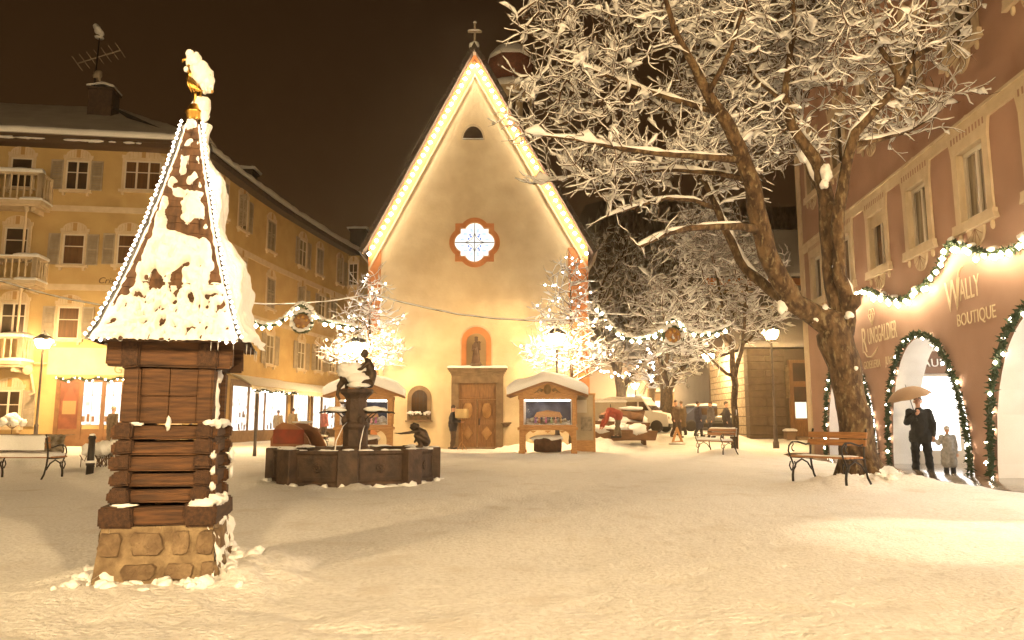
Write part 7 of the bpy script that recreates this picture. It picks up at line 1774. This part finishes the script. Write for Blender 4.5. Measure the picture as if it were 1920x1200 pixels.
# man under the umbrella in the second arch, child beside him
p = RW(8.95, -.25, 0); up_ = dict(eL=(.27,-.02,1.14), wL=(.26,-.03,.90), eR=(-.25,-.10,1.17), wR=(-.07,-.30,1.33), kL=(.13,-.03,.5), aL=(.15,.0,.085), kR=(-.12,-.06,.5), aR=(-.13,-.03,.085))
PM = person(p.x, p.y, R_(-29), 'man in black jacket and dark trousers holding an umbrella in the arch', (.008,.007,.007), (.008,.008,.010), up_, 1.74, None, False, .014, .04, 'R', None, None, True)
def umbrella():
    c, s = math.cos(R_(-29)), math.sin(R_(-29)); k = 1.74/1.75
    hand = Vector((-.07, -.36, 1.36)); h = Vector((p.x+(hand.x*c-hand.y*s)*k, p.y+(hand.x*s+hand.y*c)*k, gz(p.x, p.y)+.04+hand.z*k))
    t = thing('umbrella', 'open pale beige umbrella held over the man in the black jacket', 'umbrella', tuple(h), R_(-29)); t.rotation_euler = (R_(8), R_(-13), R_(-29))
    m = MB(); m.tube([(0,0,-.16),(0,0,.60)], .009, 6); m.tube([(0,0,-.16),(0,0,-.10)], .015, 8); m.tube([(0,0,.6),(0,0,.66)], .006, 5); m.build('shaft', IRON, t)
    cn = MB(); n = 8; R0 = .46; rows = 8; V = []
    for i in range(rows+1):
        f = i/rows
        for j in range(n*4):
            a = 2*math.pi*j/(n*4); sag = 1-.07*(math.sin(a*n/2)**2)*f*f
            V.append((R0*math.sin(f*1.12)/math.sin(1.12)*sag*math.cos(a), R0*math.sin(f*1.12)/math.sin(1.12)*sag*math.sin(a), .60-.24*(1-math.cos(f*1.35))/(1-math.cos(1.35))+.015*(math.sin(a*n/2)**2)*f))
    N = n*4; cn.add(V, [(i*N+j, (i+1)*N+j, (i+1)*N+(j+1) % N, i*N+(j+1) % N) for i in range(rows) for j in range(N)], 0, None, True)
    cm = mat('umbrella_cloth', (.34,.215,.125), .8); nt3 = cm.node_tree; b = nt3.nodes['Principled BSDF']; o = nt3.nodes['Material Output']; tr = nt3.nodes.new('ShaderNodeBsdfTranslucent'); tr.inputs[0].default_value = (.34,.215,.125,1); ad = nt3.nodes.new('ShaderNodeMixShader'); ad.inputs[0].default_value = .12
    nt3.links.new(b.outputs[0], ad.inputs[1]); nt3.links.new(tr.outputs[0], ad.inputs[2]); nt3.links.new(ad.outputs[0], o.inputs[0]); cn.build('canopy', cm, t)
    for j in range(n):
        a = 2*math.pi*j/n; r = MB(); r.tube([(R0*math.sin(f*1.12)/math.sin(1.12)*math.cos(a), R0*math.sin(f*1.12)/math.sin(1.12)*math.sin(a), .59-.24*(1-math.cos(f*1.35))/(1-math.cos(1.35))) for f in (0,.25,.5,.75,1)], .004, 4); r.build('rib', IRON, t)
umbrella()
p2 = RW(9.75, -.05, 0); person(p2.x, p2.y, R_(-20), 'small child in long pale grey coat beside the umbrella man', (.33,.31,.29), (.03,.03,.035), dict(eR=(-.28,.0,1.18), wR=(-.38,-.05,1.3)), 1.08, (.5,.46,.42), True, .02, .04)
p3 = RW(2.75, .25, 0); person(p3.x, p3.y, R_(60), 'person in hooded red coat walking under the far arch', (.45,.035,.03), (.30,.32,.40), dict(kL=(.10,-.16,.52), aL=(.10,-.16,.085), kR=(-.10,-.02,.5), aR=(-.10,.20,.11)), 1.68, None, True, .018, .05, None, None, None, False, True)
p = at(849, 842, 29.6); person(p.x, 29.6, R_(82), 'man in dark suit standing at the church door facing the pale lectern', (.02,.016,.02), (.10,.06,.035), dict(eL=(.22,-.06,1.14), wL=(.12,-.30,1.10), eR=(-.22,-.06,1.14), wR=(-.12,-.30,1.10)), 1.70, None, False, .016, .02, None, None, None, True)
p = at(865, 842, 29.5); t = thing('lectern', 'pale drum shaped lectern on one thin leg before the church door', 'lectern', (p.x, 29.5, gz(p.x, 29.5)))
m = MB(); m.tube([(.04,0,0),(.0,0,1.2)], .02, 6); m.tube([(-.15,0,0),(0,0,.3)], .014, 5); m.tube([(.2,.1,0),(0,0,.3)], .014, 5); m.build('stand', PINE, t); m = MB(); m.lathe([(.24,1.22),(.27,1.25),(.27,1.55),(.24,1.58),(0,1.58)], 16); m.build('drum', mat('pale_drum', (.50,.36,.17), .7), t)
p = at(1150, 846, 28.2); person(p.x, 28.2, R_(-80), 'person in orange red jacket bending down to the snow', (.30,.045,.02), (.12,.085,.05), dict(pel=(0,.22,.88), chest=(0,-.10,.98), neck=(0,-.28,.92), head=(0,-.40,.84), hL=(.09,.22,.86), hR=(-.09,.22,.86), kL=(.10,.16,.46), kR=(-.10,.22,.46), aL=(.10,.06,.085), aR=(-.10,.30,.085), sL=(.17,-.22,.94), sR=(-.17,-.22,.94), eL=(.2,-.3,.66), eR=(-.2,-.3,.66), wL=(.16,-.42,.44), wR=(-.14,-.42,.44)), 1.72, (.10,.06,.04), False, .018)
p = at(520, 822, 43.0); person(p.x, 43.0, R_(190), 'person in pale padded jacket looking into the shop window', (.42,.33,.22), (.06,.04,.035), None, 1.72, (.20,.20,.25), False, .02)
p = at(548, 822, 44.5); person(p.x, 44.5, R_(170), 'person in ochre coat before the narrow shop wall', (.36,.24,.11), (.20,.13,.07), None, 1.85, None, True, .02)
p = at(607, 818, 46.5); person(p.x, 46.5, R_(150), 'person in dull pink jacket before the last shop window', (.36,.12,.10), (.09,.06,.04), None, 1.85, None, False, .02)
p = at(208, 836, 29.5); person(p.x, 29.5, R_(160), 'person in long brown coat and pale hat before the shop window', (.13,.09,.05), (.06,.04,.03), None, 1.66, (.55,.45,.32), True, .018)
for px, Y, rz, lab, ja, tr, Hh in ((1268, 36.5, 40, 'passer-by in brown jacket behind the stand sign', (.09,.05,.022), (.05,.03,.02), 1.78), (1279, 37.5, 200, 'passer-by in ochre jacket beside the brown jacketed one', (.13,.08,.035), (.04,.03,.02), 1.7), (1310, 37.0, 90, 'passer-by in dark blue coat before the parked car', (.03,.03,.06), (.03,.03,.04), 1.72), (1334, 36.2, -80, 'passer-by in grey coat near the yellowish lamp pole', (.10,.09,.10), (.04,.04,.05), 1.74), (1363, 35.5, 60, 'passer-by in black coat next to the slim tree trunk', (.03,.025,.03), (.05,.03,.03), 1.78)):
    p = at(px, 815, Y); person(p.x, Y, R_(rz), lab, ja, tr, dict(kL=(.10,-.14,.52), aL=(.10,-.18,.085), kR=(-.10,.0,.5), aR=(-.10,.2,.11)), Hh, None, rz > 50, .022)
# ================================================================== HAZE (falling snow in the air)
HAZE = 0.0017
if HAZE > 0:
    m = MB(); m.box(-70, 150, -40, 290, -2.0, 118); o = m.build('haze', [])
    hm = bpy.data.materials.new('night_haze'); hm.use_nodes = True; n = hm.node_tree; n.nodes.clear(); ou = n.nodes.new('ShaderNodeOutputMaterial'); pv = n.nodes.new('ShaderNodeVolumePrincipled')
    pv.inputs['Color'].default_value = (.92,.78,.58,1); pv.inputs['Density'].default_value = HAZE; pv.inputs['Anisotropy'].default_value = .88; n.links.new(pv.outputs[0], ou.inputs['Volume']); o.data.materials.append(hm)
    tag(o, 'thin snowy night haze over the square', None, None, 'stuff')
